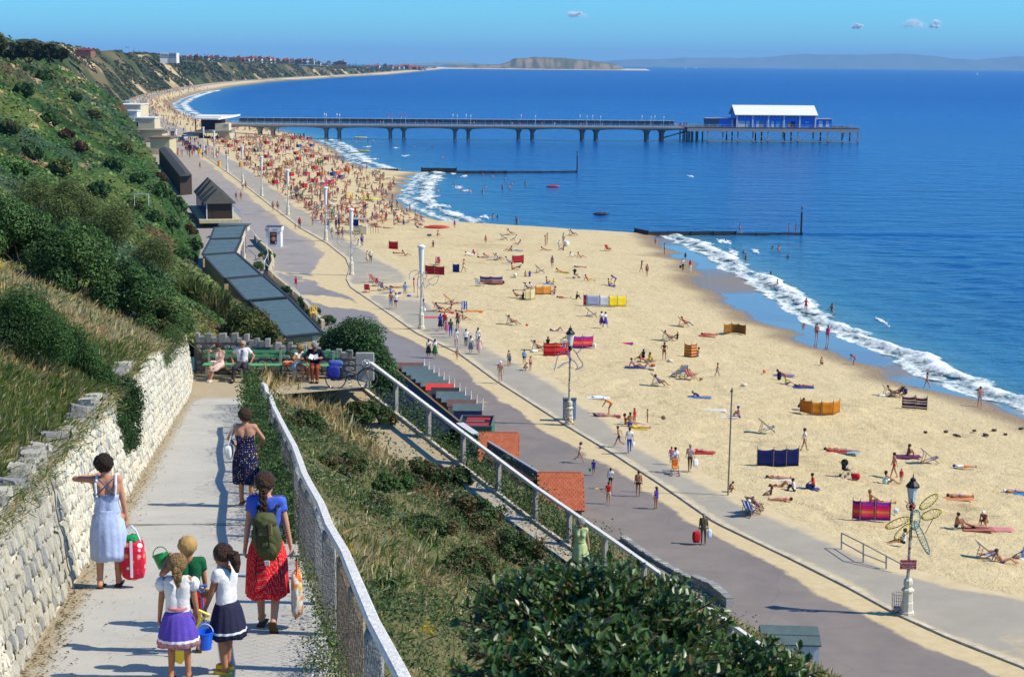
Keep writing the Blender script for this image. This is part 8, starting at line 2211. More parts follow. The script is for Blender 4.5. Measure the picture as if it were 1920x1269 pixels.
# deckchairs, towels and bags
for(t,x,y,rot,m,lab)in[('F',800,125,'r',S_DCR,'red deckchair under the man in jeans'),('F',680,230,'r',S_DCL,'pale denim blue deckchair by the yellow hat'),('F',612,566,'r',S_DCL,'low pale blue chair of the woman with outstretched legs'),('F',758,503,'al',S_DCL,'white and blue deckchair, left of the grouped three'),('F',800,490,'a',S_DCL,'pale blue deckchair, middle of the grouped three'),('F',855,520,'ar',S_DCR,'red deckchair, right of the grouped three'),
('F',1420,912,'r',S_DCL,'empty blue and white deckchair left of the long legged woman'),('H',745,135,'r',S_DCB,'empty deckchair with bright blue stripes near the purple towel'),('H',1050,645,'r',S_DCB,'blue and white striped deckchair beside the man in purple trunks'),('G',1300,580,'ar',S_DCB,'blue striped deckchair under the white hatted man'),('G',1325,552,'ar',plain((120,95,85)),'brown deckchair under the sitter in purple'),
('B',385,228,'r',plain((60,80,140)),'empty dark blue deckchair on the beach crest'),('B',1270,322,'ar',plain((200,60,60)),'empty red deckchair alone on the upper sand'),('B',692,506,'r',plain((40,80,165)),'empty blue deckchair in the middle of the beach'),('B',450,945,'r',S_DCL,'pale striped deckchair of the forward leaning man'),('B',672,1168,'r',S_DCB,'blue deckchair next to the red checked windbreak'),('B',1130,880,'r',S_DCL,'blue deckchair behind the two skirted women'),('B',178,622,'ar',S_DCL,'pale blue deckchair in front of the blue and brown windbreak'),
('B',435,185,'r',plain((210,215,215)),'white deckchair on the crest'),('B',962,190,'r',plain((190,90,110)),'pink deckchair on the crest'),('B',330,400,'r',plain((90,60,60)),'dark deckchair left of the faded red windbreak'),('B',590,656,'r',S_DCR,'red deckchair behind the cream windbreak'),('E',278,108,'r',S_DCR,'red striped deckchair above the promenade walkers'),('E',500,108,'c',S_DCB,'blue striped deckchair seen from behind on the left beach'),('E',375,42,'r',plain((205,120,130)),'pink deckchair beside the stretched out sunbather'),
('A',640,768,'ar',S_DCR,'red striped deckchair standing on the promenade, farthest'),('A',670,798,'ar',S_DCR,'red striped deckchair on the promenade, second'),('A',715,836,'ar',S_DCB,'blue striped deckchair on the promenade, third'),('A',582,852,'a',plain((180,45,65)),'crimson chair set by the kerb'),('A',1180,622,'c',S_DCR,'red deckchair under the blue hat'),('A',600,300,'r',S_DCB,'deckchair beside the canopied stand'),('D',670,832,'r',S_DCB,'blue deckchair, left of the pair behind the brown windbreak'),('D',735,832,'al',plain((70,50,70)),'dark deckchair, right of the pair behind the brown windbreak')]:
 deckchair(lab,gp(t,x,y),rot,m)
TWS=[('F',355,254,'r',S_PINK,'purple striped towel lying alone'),('F',985,194,'r',plain((215,110,90)),'coral towel left of the olive windbreak'),('F',440,432,'r',plain((80,90,150)),'blue towel under the man leaning back'),('F',520,434,'r',plain((220,215,200)),'pale towel right of the man leaning back'),('F',920,654,'r',plain((90,130,200)),'light blue towel under the fair haired sunbather'),('F',240,797,'r',plain((150,60,80)),'dark pink towel at the promenade edge'),('F',440,884,'r',plain((225,195,60)),'yellow towel of the family by the promenade'),('F',930,1064,'r',plain((190,60,60)),'red towel behind the man with the white bag'),
('F',1545,494,'r',plain((120,120,180)),'mauve towel of the farther resting pair'),('F',1690,580,'r',plain((60,80,170)),'blue towel of the nearer resting pair'),('G',1500,314,'r',plain((228,225,218)),'white towel below the blue windbreak'),('G',1700,385,'l',plain((50,80,150)),'blue towel spread before the red vest'),('H',235,72,'r',plain((200,50,60)),'red towel right of the blue windbreak'),('H',300,78,'r',plain((150,190,205)),'pale blue towel right of the red one'),('H',628,102,'r',plain((120,60,110)),'purple towel under the upright woman'),('H',900,326,'r',plain((225,150,100)),'peach towel beside the man in blue trunks'),
('H',430,350,'r',plain((220,120,70)),'orange towel behind the pink windbreak'),('H',1105,488,'r',plain((225,150,150)),'pink striped towel of the trio'),('H',1000,486,'r',plain((190,120,110)),'dull pink towel under the reclining man'),('H',1225,298,'r',plain((70,150,215)),'bright sky blue towel at the right edge'),('H',1010,612,'r',plain((170,100,100)),'rose towel behind the striped deckchair'),('H',1180,620,'r',plain((220,215,205)),'white towel behind the man in purple trunks'),('B',890,502,'r',plain((225,190,80)),'yellow towel left of the pushchair'),('B',745,600,'r',plain((110,150,200)),'blue towel of the sitter by the orange windbreak'),
('B',1030,462,'r',plain((200,90,90)),'rose towel in the middle of the beach'),('B',1270,618,'r',plain((70,80,150)),'dark blue towel by the bending woman'),('E',590,108,'r',plain((225,130,50)),'orange towel beside the blue deckchair'),('E',340,122,'r',plain((205,35,40)),'bright red towel behind the walkers'),('E',220,160,'r',plain((215,100,110)),'pink towel at the edge of the promenade'),('A',165,246,'ar',plain((120,130,190)),'lilac towel on the promenade by the far lamp'),('B',260,376,'r',plain((225,220,210)),'white towel in the left cluster'),('B',840,1008,'r',plain((220,190,180)),'pale pink towel under the raised knees'),('F',165,658,'r',plain((225,228,225)),'white towel near the promenade edge'),('F',1030,752,'r',plain((228,228,220)),'white cloth left of the thin pole'),('F',1115,800,'r',plain((228,222,210)),'white towel of the man in the blue cap')]
for(t,x,y,rot,m,lab)in TWS:towel(lab,gp(t,x,y),rot,m)
BAGS=[('F',1510,525,(.35,.3,.75),(25,25,30),'folded black parasol bag'),('F',570,432,(.5,.35,.3),(140,70,45),'brown bag right of the lying woman'),('F',700,388,(.5,.4,.2),(225,205,195),'pale bundle right of the black bikini'),('F',930,525,(.3,.25,.2),(150,110,50),'tan bag right of the red deckchair'),('F',1250,568,(.5,.4,.2),(215,205,180),'cream bundle on the open sand'),('F',1400,474,(.25,.25,.3),(230,120,50),'small orange bag left of the resting pair'),('H',350,222,(.55,.35,.4),(175,25,45),'round red bag beside the black pushchair'),('H',512,245,(.45,.35,.35),(190,235,225),'mint green bundle beside the seated woman'),('G',1735,385,(.6,.4,.35),(45,65,130),'blue bag in front of the kneeling red vest'),('B',1150,1142,(.35,.3,.4),(225,225,215),'white bag at the end of the pink windbreak'),('B',642,1180,(.7,.4,.25),(228,228,225),'white bundle beside the blue deckchair'),('B',480,545,(.9,.4,.5),(225,220,190),'cream bags left of the seated children'),('B',372,600,(.4,.4,.4),(40,35,45),'dark bag at the end of the blue and brown windbreak'),('E',1630,838,(.8,.4,.12),(230,230,228),'white paper on the sand right of the lamp'),('H',565,402,(.28,.28,.28),(205,215,230),'pale ball near the pink windbreak'),('B',580,958,(.22,.22,.22),(205,60,40),'small red ball on bare sand'),('A',1110,374,(.7,.4,.3),(60,70,95),'dark bag left of the red towel sitter'),('A',858,866,(.5,.3,.2),(60,60,150),'blue bag by the deckchair row'),('A',938,888,(.5,.3,.2),(60,90,190),'bright blue bag on the sand by the promenade'),('D',600,830,(.6,.4,.2),(230,225,215),'white bag left of the deckchair pair by the water'),('D',800,812,(.5,.4,.5),(30,35,80),'navy bag right of the deckchair pair by the water'),('B',915,275,(.9,.7,.7),(230,228,220),'white parasol lying open on the middle beach')]
for i,(t,x,y,sz,c,lab)in enumerate(BAGS):
 p=gp(t,x,y);soft('beach_bag' if 'ball' not in lab and 'parasol' not in lab else('beach_ball' if 'ball' in lab else 'parasol'),lab,'bag' if 'ball' not in lab else 'ball',p,sz,M(c),i,i,rough=0.02 if 'ball' in lab else 0.15)
for i,(x,y)in enumerate([(975,1142),(1150,1136),(1243,1170),(1390,1128),(1560,1124),(1485,1162),(1655,1158),(1790,1110)]):
 p=gp('D',x,y);soft('rock','dark stone in the scatter on the sand at the right','rock',p,(.28+.2*(i%3),.28,.16),M((75,65,55)),i,i,'scattered dark stones at right',rough=.35)
def pushchair(label,p,rot,hood,seat):
 o=thing('pushchair',label,'pushchair',p,math.radians(rot));mb=MB()
 for s in(-.2,.2):
  mb.tube((s,-.45,1.0),(s,.35,.12),.014,n=5);mb.tube((s,.35,.62),(s,-.3,.12),.014,n=5)
  for y in(-.3,.36):torus(mb,(s*1.1,y,.1),.09,.02,12,4,axis='y')if False else mb.tube((s*1.05,y,.1),(s*1.25,y,.1),.1,n=10)
 mb.tube((-.2,-.45,1.0),(.2,-.45,1.0),.018,n=5);mb.build('chassis',M((90,90,95),.5),o)
 MB().box((0,-.05,.48),(.36,.42,.06)).box((0,-.24,.72),(.36,.08,.5)).build('seat',M(seat),o,bevel=.02)
 if hood:MB().ball((0,-.18,.95),.3,sc=(.8,.8,.8)).build('hood',M(hood),o)
 return o
pushchair('black hooded pushchair on the near beach beside the red bag',gp('H',302,208),-60,(20,20,25),(30,30,36));pushchair('black pushchair on the middle beach',gp('B',998,552),-70,(28,28,34),(30,30,36));pushchair('orange seated pushchair pushed along the promenade',gp('F',736,1228),180,None,(235,130,40))
def carried(name,label,p,sz,c):soft(name,label,'bag',p,sz,M(c),0.3,3,rough=.12)
q=gp('F',396,1072);carried('carrier_bag','white bag in the right hand of the man in jeans',q+Vector((.27,.05,.42)),(.2,.12,.36),(230,232,235))
q=gp('F',846,1205);carried('carrier_bag','white carrier bag held by the man in brown trousers',q+Vector((.34,-.1,.34)),(.34,.16,.5),(230,235,238))
q=gp('G',945,795);carried('carrier_bag','pale blue carrier bag held by the man in olive',q+Vector((.32,-.05,.36)),(.22,.14,.5),(205,222,240));carried('shopping_bag','bright red bag held by the man in olive',q+Vector((-.38,-.05,.10)),(.42,.3,.66),(180,20,35))
q=gp('C',545,492);carried('carrier_bag','dark bag held by the man at the water edge',q+Vector((-.33,0,.4)),(.3,.15,.4),(50,40,40))
q=gp('E',298,272);carried('backpack','blue backpack worn by the woman in the navy dress',q+Vector((0,-.2,1.05)),(.3,.2,.4),(40,60,175))
q=gp('G',130,282);o=thing('toy_bucket','green toy bucket carried by the small child on the road','bucket',q+Vector((-.22,-.05,.28)));MB().lathe([(.07,0),(.1,.18)],n=10).build('body',M((30,150,80),.5),o)
q=gp('G',240,496);o=thing('toy_spade','yellow spade carried by the boy in red','spade',q+Vector((-.25,0,.72)));MB().tube((0,0,0),(-.35,.1,.14),.02).box((-.42,.12,.17),(.2,.14,.04)).build('blade',M((235,200,40),.5),o)
q=gp('F',545,842);o=thing('fishing_net','small fishing net held by the toddler','net',q+Vector((.1,0,.5)));MB().tube((0,0,0),(.75,0,-.1),.012).ball((.9,0,-.12),.17,sc=(1,.6,1)).build('net',M((120,110,80)),o)
def canoe(label,p,L,W,c,rz):
 o=thing('inflatable',label,'inflatable',p,rz);MB().ball((0,0,.2),1,14,8,sc=(L/2,W/2,.24)).build('hull',M(c,.5),o,smooth=True);MB().ball((0,0,.34),1,12,6,sc=(L*.36,W*.28,.14)).build('cockpit',M((40,40,45)),o)
canoe('yellow canoe lying on the upper beach',G(684,375),5.5,1.0,(220,215,50),.1);canoe('red inflatable at the edge of the middle bay',G(819,428),4.2,.8,(225,70,55),0);canoe('red air bed floating in the middle bay',at_z(1036,351,0),3.2,.9,(215,50,50),.1);canoe('dark dinghy with a bather off the beach crest',at_z(1127,403,0),3.2,1.0,(60,45,60),0);canoe('pale dinghy among the bathers by the pier',at_z(676,259,0),5,1.3,(215,225,170),.1);canoe('yellow air bed in the water by the pier',at_z(682,284,0),4,1.0,(215,190,50),.1)
person('bather sitting in the dark dinghy',at_z(1128,402,.3),'sit','l',1.6,'tr','rd','rd','n',2)
# the crowd before the pier
rc=random.Random(21)
def inb(px,py):
 p=G(px,py);x,y=p.x,p.y
 return fE(y)-6<x<fW(y)-2
left=318-len([o for o in scene.objects if o.name.startswith('person')])-14
spots=[]
while len(spots)<1350:
 py=258+165*rc.random()**1.9;lo,hi=(385+(py-258)*1.35),min(800,640+(py-258)*1.15)
 px=lo+(hi-lo)*rc.random()**(1.0 if py<300 else 1.25)
 if inb(px,py):spots.append((px,py))
PALB=['rd','rd','bl','wh','bk','or','nv','pk','ye','tq','mg','br']
spots.sort(key=lambda s:-s[1])
cm_={}
stuffV,stuffF,stuffC=[],[],[];nS=0
POSM=['supine','sit','sitback','stand','hug','prone','chair','stand','walk','propped','sit','kneesup']
def crowd_mesh(me,p,rz,s,cols):
 global nS
 n=len(me.vertices);co=np.empty(n*3);me.vertices.foreach_get('co',co);co=co.reshape(-1,3)*s;c,q=math.cos(rz),math.sin(rz)
 V=np.stack([co[:,0]*c-co[:,1]*q+p.x,co[:,0]*q+co[:,1]*c+p.y,co[:,2]+p.z],1)
 me.calc_loop_triangles();m=len(me.loop_triangles);t=np.empty(m*3,np.int32);me.loop_triangles.foreach_get('vertices',t);pi=np.empty(m,np.int32);me.loop_triangles.foreach_get('polygon_index',pi);mi=np.empty(len(me.polygons),np.int32);me.polygons.foreach_get('material_index',mi)
 stuffV.append(V);stuffF.append(t.reshape(-1,3)+nS);cc=np.array(cols)[mi[pi]];vc=np.zeros((n,3));vc[t.reshape(-1,3).ravel()]=np.repeat(cc,3,0);stuffC.append(vc);nS+=n
def low(me,k=130):
 if me.name in cm_:return cm_[me.name]
 o=bpy.data.objects.new('t',me);WORK.collection.objects.link(o);d=o.modifiers.new('d','DECIMATE');d.ratio=k/max(1,len(me.polygons)*1.6)
 out=bpy.data.meshes.new_from_object(o.evaluated_get(wdg()));bpy.data.objects.remove(o);cm_[me.name]=out
 return out
for i,(px,py)in enumerate(spots):
 p=G(px,py);pose=rc.choice(POSM);fem=rc.random()<.5;of=rc.choice(['bi','sw','bi']if fem else['tr','tr','ts']);rz=rc.uniform(0,360);t_,b_=rc.choice(PALB),rc.choice(PALB)
 if i<left:
  kind='lying' if pose in('supine','prone','propped','kneesup')else('sitting' if pose in('sit','sitback','hug','chair')else 'standing')
  zone_='between the stand and the pier' if py>330 else 'in the dense crowd below the pier'
  person('small sunbather %s %s'%(kind,zone_),p,pose,rz,rc.uniform(1.5,1.75),of,t_,b_,rc.choice('bnny'),rc.choice((1,2,2)),fem,'%s sunbathers %s'%(kind,zone_))
 else:crowd_mesh(low(small_body(pose,of,fem)),p,math.radians(rz),rc.uniform(.9,1.0),[(.42,.235,.155),(.05,.03,.02),lin(CL[t_]),lin(CL[b_]),(.1,.1,.1)])
for k in range(900):
 y=640+900*rc.random()**1.6;x=fE(y)-12+(fW(y)-fE(y)+10)*rc.random();p=Vector((x,y,float(ground_z(x,y))+float(drop(x,y))));t_,b_=rc.choice(PALB),rc.choice(PALB);pose=rc.choice(['stand','sit','stand','supine'])
 crowd_mesh(low(small_body(pose,'tr',False),130),p,rc.uniform(0,6),1.0,[(.42,.235,.155),(.05,.03,.02),lin(CL[t_]),lin(CL[b_]),(.1,.1,.1)])
for k in range(130):
 y=rc.uniform(430,600);x=fK(y)+rc.uniform(-14,7);p=Vector((x,y,ZP));crowd_mesh(low(small_body('stand','ts',False),130),p,rc.uniform(0,6),1.0,[(.42,.235,.155),(.05,.03,.02),lin(CL[rc.choice(PALB)]),lin(CL[rc.choice(PALB)]),(.1,.1,.1)])
for k in range(70):
 s=(xh+6)*rc.random()**.6;c=S_+pdir*s+Vector((-math.sin(prz),math.cos(prz),0))*rc.uniform(-3.3,3.3);c.z=DK;crowd_mesh(low(small_body('stand','ts',False),130),c,rc.uniform(0,6),1.0,[(.42,.235,.155),(.05,.03,.02),lin(CL[rc.choice(PALB)]),lin(CL[rc.choice(PALB)]),(.1,.1,.1)])
me=np_mesh('distant_crowd',np.concatenate(stuffV),np.concatenate(stuffF),np.concatenate(stuffC));cmat=NT('crowd_colours');cmat.set(base=cmat.attr('col',True),rough=.8);tag(new_obj('distant_crowd',me,cmat.m),kind='stuff')
WM=[S_RED,S_REDB,plain((190,40,55)),plain((200,70,60)),S_PINK,plain((40,90,165)),plain((215,95,45)),plain((40,110,90)),S_RED,plain((200,45,70)),S_YR]
wb=[(523,322),(612,300),(618,281),(600,270),(607,350),(625,330),(632,328),(560,372),(570,352),(590,342),(520,333),(545,330),(466,300),(500,296),(520,286),(540,280),(560,276),(575,285),(480,285),(450,283),(430,276),(470,272),(500,270),(530,266),(550,262),(590,318),(575,330),(640,335),(650,322),(600,306),(585,296),(560,300),(540,310),(505,312),(490,320),(515,345),(600,330),(620,345),(585,275),(566,262),(610,262),(420,268),(445,268),(520,274),(555,290),(580,262)]
for i,(px,py)in enumerate(wb):
 w=6.5 if py>300 else 5
 if inb(px,py):windbreak('small %s windbreak amid the crowd before the pier'%('red','brownish red','crimson','brick red','pink striped','blue','orange','green','red','rose','yellow and red')[i%11],[(px-w,py),(px,py+.6),(px+w,py)],0.95,[WM[i%11]],'windbreaks amid the crowd')
for i in range(150):
 px,py=spots[rc.randrange(len(spots))];cn_,cc_=rc.choice([('red',(200,50,55)),('dark blue',(60,90,170)),('white',(225,220,210)),('orange',(225,150,60)),('pink',(205,80,120)),('light blue',(90,150,190)),('yellow',(225,200,70))]);towel('small %s towel amid the crowd before the pier'%cn_,G(px+rc.uniform(-4,4),py+rc.uniform(-1,1)),rc.uniform(0,360),plain(cc_),group='%s towels amid the crowd'%cn_)
 # the people on the footpath
def fabric(name,base,pattern=None,rough=0.9):
 t=NT(name);vec=t.n('TexCoord').outputs['Object'];c=base
 if pattern:
  kind=pattern[0]
  if kind=='dots':
   _,sc,r,cols=pattern
   v=t.n('TexVoronoi');v.inputs['Scale'].default_value=sc;v.inputs['Randomness'].default_value=0.55 if len(cols)>1 else 0.25;t.l(vec,v.inputs['Vector'])
   m=t.rng(v.outputs['Distance'],r-.04,r+.04,1,0);cc=cols[0]
   if len(cols)>1:
    rp=t.n('ValToRGB');rp.color_ramp.interpolation='CONSTANT'
    while len(rp.color_ramp.elements)<len(cols):rp.color_ramp.elements.new(.5)
    for i,q in enumerate(cols):rp.color_ramp.elements[i].position=i/len(cols);rp.color_ramp.elements[i].color=(*q,1)
    sx=t.n('SeparateColor');t.l(v.outputs['Color'],sx.inputs[0]);t.l(sx.outputs[0],rp.inputs[0]);cc=rp.outputs[0]
   c=t.mix(m,base,cc)
  elif kind=='stripe':
   w=t.n('TexWave');w.bands_direction='X';w.inputs['Scale'].default_value=pattern[1];w.inputs['Distortion'].default_value=1.5;w.inputs['Detail'].default_value=1;t.l(vec,w.inputs['Vector'])
   c=t.mix(t.rng(w.outputs['Fac'],.35,.65),base,pattern[2])
  elif kind=='band':
   sp=t.n('SeparateXYZ');t.l(vec,sp.inputs[0])
   for(z0,z1,col,busy)in pattern[1]:
    m=t.math('MULTIPLY',t.math('GREATER_THAN',sp.outputs[2],z0),t.math('LESS_THAN',sp.outputs[2],z1));cc=col
    if busy:
     v=t.n('TexVoronoi');v.inputs['Scale'].default_value=38;t.l(vec,v.inputs['Vector']);cc=t.mix(0.75,v.outputs['Color'],col)
    c=t.mix(m,c,cc)
 n=t.noise(7,5,.6,vec);c2=t.mix(0.6,c,t.mix(t.rng(n,.3,.7),(.72,.72,.72),(1.15,1.15,1.15)),'MULTIPLY')
 t.set(base=c2,rough=rough,spec=.15);t.bump(t.noise(22,4,.6,vec),.35,.02)
 return t.m
def loft(name,rings,m,parent,n=56,pleat=(0,0),wob=0.0,seed=0,thick=0.006,half=None):
 """rings: (centre, rx, ry[, axis]) from top to hem"""
 V=[];k=len(rings)
 for j,(c,rx,ry)in enumerate(rings):
  t=j/(k-1);c=Vector(c)
  for i in range(n):
   a=2*PI*i/n;f=1+pleat[1]*t**0.8*math.sin(pleat[0]*a+0.6*math.sin(3*a+seed))+wob*(float(vnoise(i*0.37+seed,j*0.5,seed))-.5)
   V.append(tuple(c+Vector((rx*math.cos(a)*f,ry*math.sin(a)*f,0.012*t*math.sin(5*a+seed)))))
 F=[(j*n+i,j*n+(i+1)%n,(j+1)*n+(i+1)%n,(j+1)*n+i)for j in range(k-1)for i in range(n)]
 me=bpy.data.meshes.new(name);me.from_pydata(V,[],F);me.update();me.polygons.foreach_set('use_smooth',[True]*len(F))
 o=new_obj(name,me,m,parent)
 s=o.modifiers.new('sub','SUBSURF');s.levels=s.render_levels=1;d=o.modifiers.new('thick','SOLIDIFY');d.thickness=thick
 return o
def shell(name,me,tags,ts,pred,off,m,parent):
 bm=bmesh.new();bm.from_mesh(me);bm.faces.ensure_lookup_table();bm.normal_update()
 dele=[f for f in bm.faces if not pred(tags[f.index],ts[f.index],f.calc_center_median())]
 for v in bm.verts:v.co+=v.normal*(off+0.006*(float(vnoise(v.co.x*22+v.co.z*9,v.co.z*16+v.co.y*14,7))-.5))
 bmesh.ops.delete(bm,geom=dele,context='FACES')
 out=bpy.data.meshes.new(name);bm.to_mesh(out);bm.free();out.materials.clear();out.polygons.foreach_set('use_smooth',[True]*len(out.polygons));out.polygons.foreach_set('material_index',[0]*len(out.polygons))
 o=new_obj(name,out,m,parent)
 sm=o.modifiers.new('smooth','SMOOTH');sm.iterations=2;d=o.modifiers.new('thick','SOLIDIFY');d.thickness=0.007;d.offset=-0.6
 return o
def puff(name,c,r,m,parent,seed=0,amp=.22,freq=16,sc=(1,1,1),rot=None):
 bm=bmesh.new();bmesh.ops.create_icosphere(bm,subdivisions=4,radius=1)
 for v in bm.verts:
  q=v.co;nn=float(fbm(q.x*freq*.3+seed,q.y*freq*.3+q.z*freq*.23,seed,3))-.5
  v.co=Vector((q.x*sc[0],q.y*sc[1],q.z*sc[2]))*r*(1+amp*nn)
  if rot is not None:v.co=rot@v.co
  v.co+=Vector(c)
 me=bpy.data.meshes.new(name);bm.to_mesh(me);bm.free();me.polygons.foreach_set('use_smooth',[True]*len(me.polygons))
 return new_obj(name,me,m,parent)
def tresses(name,pts,rads,m,parent,strands=7,seed=0,plait=False):
 rg=random.Random(seed);mb=MB()
 if plait:
  n=16
  for i in range(n):
   t=i/(n-1)*(len(pts)-1);k=min(int(t),len(pts)-2);p=Vector(pts[k]).lerp(Vector(pts[k+1]),t-k);r=rads[k]+(rads[k+1]-rads[k])*(t-k)
   s=1 if i%2 else-1;mb.ball(p+Vector((s*r*.45,-.004,0)),r*.85,8,6,0,(1,.9,1.25))
 else:
  for j in range(strands):
   a=2*PI*j/strands;prev=None
   for i,(p,r)in enumerate(zip(pts,rads)):
    q=Vector(p)+Vector((math.cos(a),math.sin(a),0))*r*.6+Vector((rg.uniform(-1,1),rg.uniform(-1,1),0))*r*.25
    if prev is not None:mb.tube(prev[0],q,prev[1],r*.62,7)
    prev=(q,r*.62)
 return mb.build(name,m,parent,smooth=True)
def hero(label,loc,rz,pose,h,fem=False,skin=0,fat=1.0,hk=1.0,faces=9000,voxel=.0125):
 o=thing('person',label,'person',loc,math.radians(rz));s=h/1.73;o.scale=(s,s,s)
 caps,info=body_caps(pose,'none',fem,fat,True)
 caps=[c for c in caps if c[0]!='hair']
 if hk!=1.0:
  nb=info['hc']-info['hd']*.12
  caps=[(t,nb+(a-nb)*hk,nb+(b-nb)*hk,ra*hk,rb*hk,fl)if t=='head' else(t,a,b,ra,rb,fl)for(t,a,b,ra,rb,fl)in caps]
  info['hc']=nb+(info['hc']-nb)*hk
 hc,hd,ff=info['hc'],info['hd'],info['ff'];lat=hd.cross(ff)*-1;info['hk']=hk
 for q in(-1,1):caps.append(('head',hc+lat*q*.092*hk-hd*.015-ff*.005,hc+lat*q*.096*hk+hd*.02-ff*.012,.014,.018,False))
 V,F=[],[]
 for(tg,a,b,ra,rb,fl)in caps:capsule_geo(V,F,a,b,ra,rb,fl,14)
 me=remeshed(V,F,voxel,4,faces);me.name='body';tags,ts=classify(me,caps)
 me.materials.clear();body=new_obj('body',me,SKINS[skin]if isinstance(skin,int)else skin,o);me.polygons.foreach_set('use_smooth',[True]*len(me.polygons));me.polygons.foreach_set('material_index',[0]*len(me.polygons))
 info.update(me=me,tags=tags,ts=ts,o=o,lat_h=lat)
 return o,info
def face(info,glasses=False,white=(.75,.73,.70)):
 hc,hd,ff,lat,o,k=info['hc'],info['hd'],info['ff'],info['lat_h'],info['o'],info['hk']
 for q in(-1,1):
  e=MB().ball(hc+(ff*.090-hd*.004+lat*q*.034)*k,.0135*k,8,6).build('eye',mat('eye_white',white,.3),o);MB().ball(hc+(ff*.101-hd*.004+lat*q*.034)*k,.0065*k,6,4).build('iris',BLK,e)
  MB().tube(hc+(ff*.097+hd*.020+lat*q*.018)*k,hc+(ff*.092+hd*.022+lat*q*.050)*k,.004*k,n=5).build('eyebrow',HAIRS['n'],o)
 MB().tube(hc+(ff*.098-hd*.066-lat*.022)*k,hc+(ff*.098-hd*.066+lat*.022)*k,.006*k,n=6).build('mouth',M((160,75,70),.6),o)
 if glasses:
  mb=MB()
  for q in(-1,1):mb.ball(hc+(ff*.112-hd*.004+lat*q*.036)*k,.030*k,10,6,0,(1,.35,.8)).tube(hc+(ff*.105+lat*q*.06)*k,hc+(lat*q*.098-ff*.01)*k,.004,n=5)
  mb.tube(hc+(ff*.112-lat*.02)*k,hc+(ff*.112+lat*.02)*k,.004,n=5);mb.build('spectacles',BLK,o)
def sandals(info,m,heel=.0):
 pass
def shoe(o,at,toe,m,name='sandal',w=.095,L=.25,hgt=.022,up=(0,0,1)):
 at,toe=Vector(at),Vector(toe).normalized();MB().beam(at-toe*.07,at+toe*(L-.07),w,hgt,up=up).build(name,m,o,bevel=.008)
SOLE=mat('brown_sandal',(.06,.035,.022),.7)
def PW_(px,py):return G_path(px,py)
cap_c=lambda i:i['hc']-i['ff']*.028*i['hk']+i['hd']*.028*i['hk']
o,I=hero('woman in a pale blue sundress with crossed straps walking beside the white stone wall',PW_(206,1103),4,dict(pel=(0,0,.93),sp=(-.02,.02,1),ha=((-.20,.27,1.40),(.24,.04,.83)),ap=((-1,-.1,-.05),(.3,-1,-.2)),fe=((-.11,-.06,.07),(.10,.08,.07)),lp=(0,1,.2),hd=(-.12,.12,1)),1.62,True,2,1.06)
SUN=fabric('blue_gingham_cotton',(.34,.43,.70),('stripe',34,(.52,.60,.80)))
shell('bodice',I['me'],I['tags'],I['ts'],lambda t,s,c:t in('torso','chest','pelvis')and.98<c.z<1.24,.014,SUN,o)
loft('skirt',[((0,0,1.04),.148,.118),((0,0,1.00),.152,.12),((0,-.01,.90),.195,.155),((0,-.01,.76),.225,.185),((0,0,.58),.225,.19),((0,.0,.40),.222,.19)],SUN,o,pleat=(15,.035),wob=.06,seed=2)
STR=M((215,222,235));DST=M((75,85,115));mb=MB()
for q in(-1,1):mb.path([(q*.115,-.105,1.22),(q*.125,-.095,1.36),(q*.115,-.01,1.475),(q*.11,.09,1.40)],.016,6)
mb.build('strap',STR,o);mb=MB();mb.path([(-.12,-.112,1.24),(-.03,-.122,1.33),(.10,-.08,1.45)],.008,5).path([(.12,-.112,1.24),(.03,-.122,1.33),(-.10,-.08,1.45)],.008,5).path([(0,-.125,1.31),(0,-.13,1.20)],.008,5);mb.build('crossed_strap',DST,o)
puff('hair',cap_c(I),.120,HAIRS['b'],o,3,.42,26,(1,1.02,1.02))
for f,s in(((-.11,-.06),1),((.10,.08),1)):shoe(o,(f[0],f[1],.025),(0.05,1,0),SOLE)
b0=PW_(206,1103)
FLOR=fabric('red_floral_vinyl',(.62,.02,.05),('dots',14,.42,[(.75,.05,.10),(.80,.25,.08),(.80,.35,.45),(.85,.75,.70),(.45,.01,.05)]),.45)
bg_=soft('beach_bag','red floral beach bag bulging with a green towel, carried by the woman in the sundress','bag',b0+Vector((.27,.03,.10)),(.30,.20,.50),FLOR,.1,5,rough=.10)
mb=MB().path([(-.10,0,.46),(-.05,0,.60),(0,0,.66),(.05,0,.60),(.10,0,.46)],.012,6);mb.build('handle',STR,bg_);MB().box((0,-.103,.28),(.03,.012,.44)).build('trim',STR,bg_);puff('towel',(0,.0,.50),.085,M((30,140,80)),bg_,5,.5,14,(1,.8,.7))
pz=PW_(462,950)
o,I=hero('woman in a strapless navy dress dotted with colours, white bag on her shoulder',pz,0,dict(pel=(0,0,.93),sp=(0,.02,1),ha=((-.20,.26,1.02),(.20,.28,1.02)),ap=((-1,-.5,0),(1,-.5,0)),fe=((-.10,.14,.07),(.10,-.10,.08)),lp=(0,1,.2),hd=(.02,.08,1)),1.62,True,2,1.10)
NAV=fabric('navy_dotted_cotton',(.012,.014,.05),('dots',26,.22,[(.75,.70,.65),(.65,.10,.10),(.80,.60,.10),(.25,.35,.75)]))
shell('bodice',I['me'],I['tags'],I['ts'],lambda t,s,c:t in('torso','chest','pelvis')and.96<c.z<1.27,.014,NAV,o)
loft('skirt',[((0,0,1.05),.150,.12),((0,-.01,.92),.20,.16),((0,-.01,.76),.225,.19),((0,0,.60),.225,.19),((0,0,.44),.225,.2)],NAV,o,pleat=(11,.04),wob=.05,seed=4)
puff('hair',cap_c(I),.118,HAIRS['n'],o,7,.36,22,(1,1,1.02))
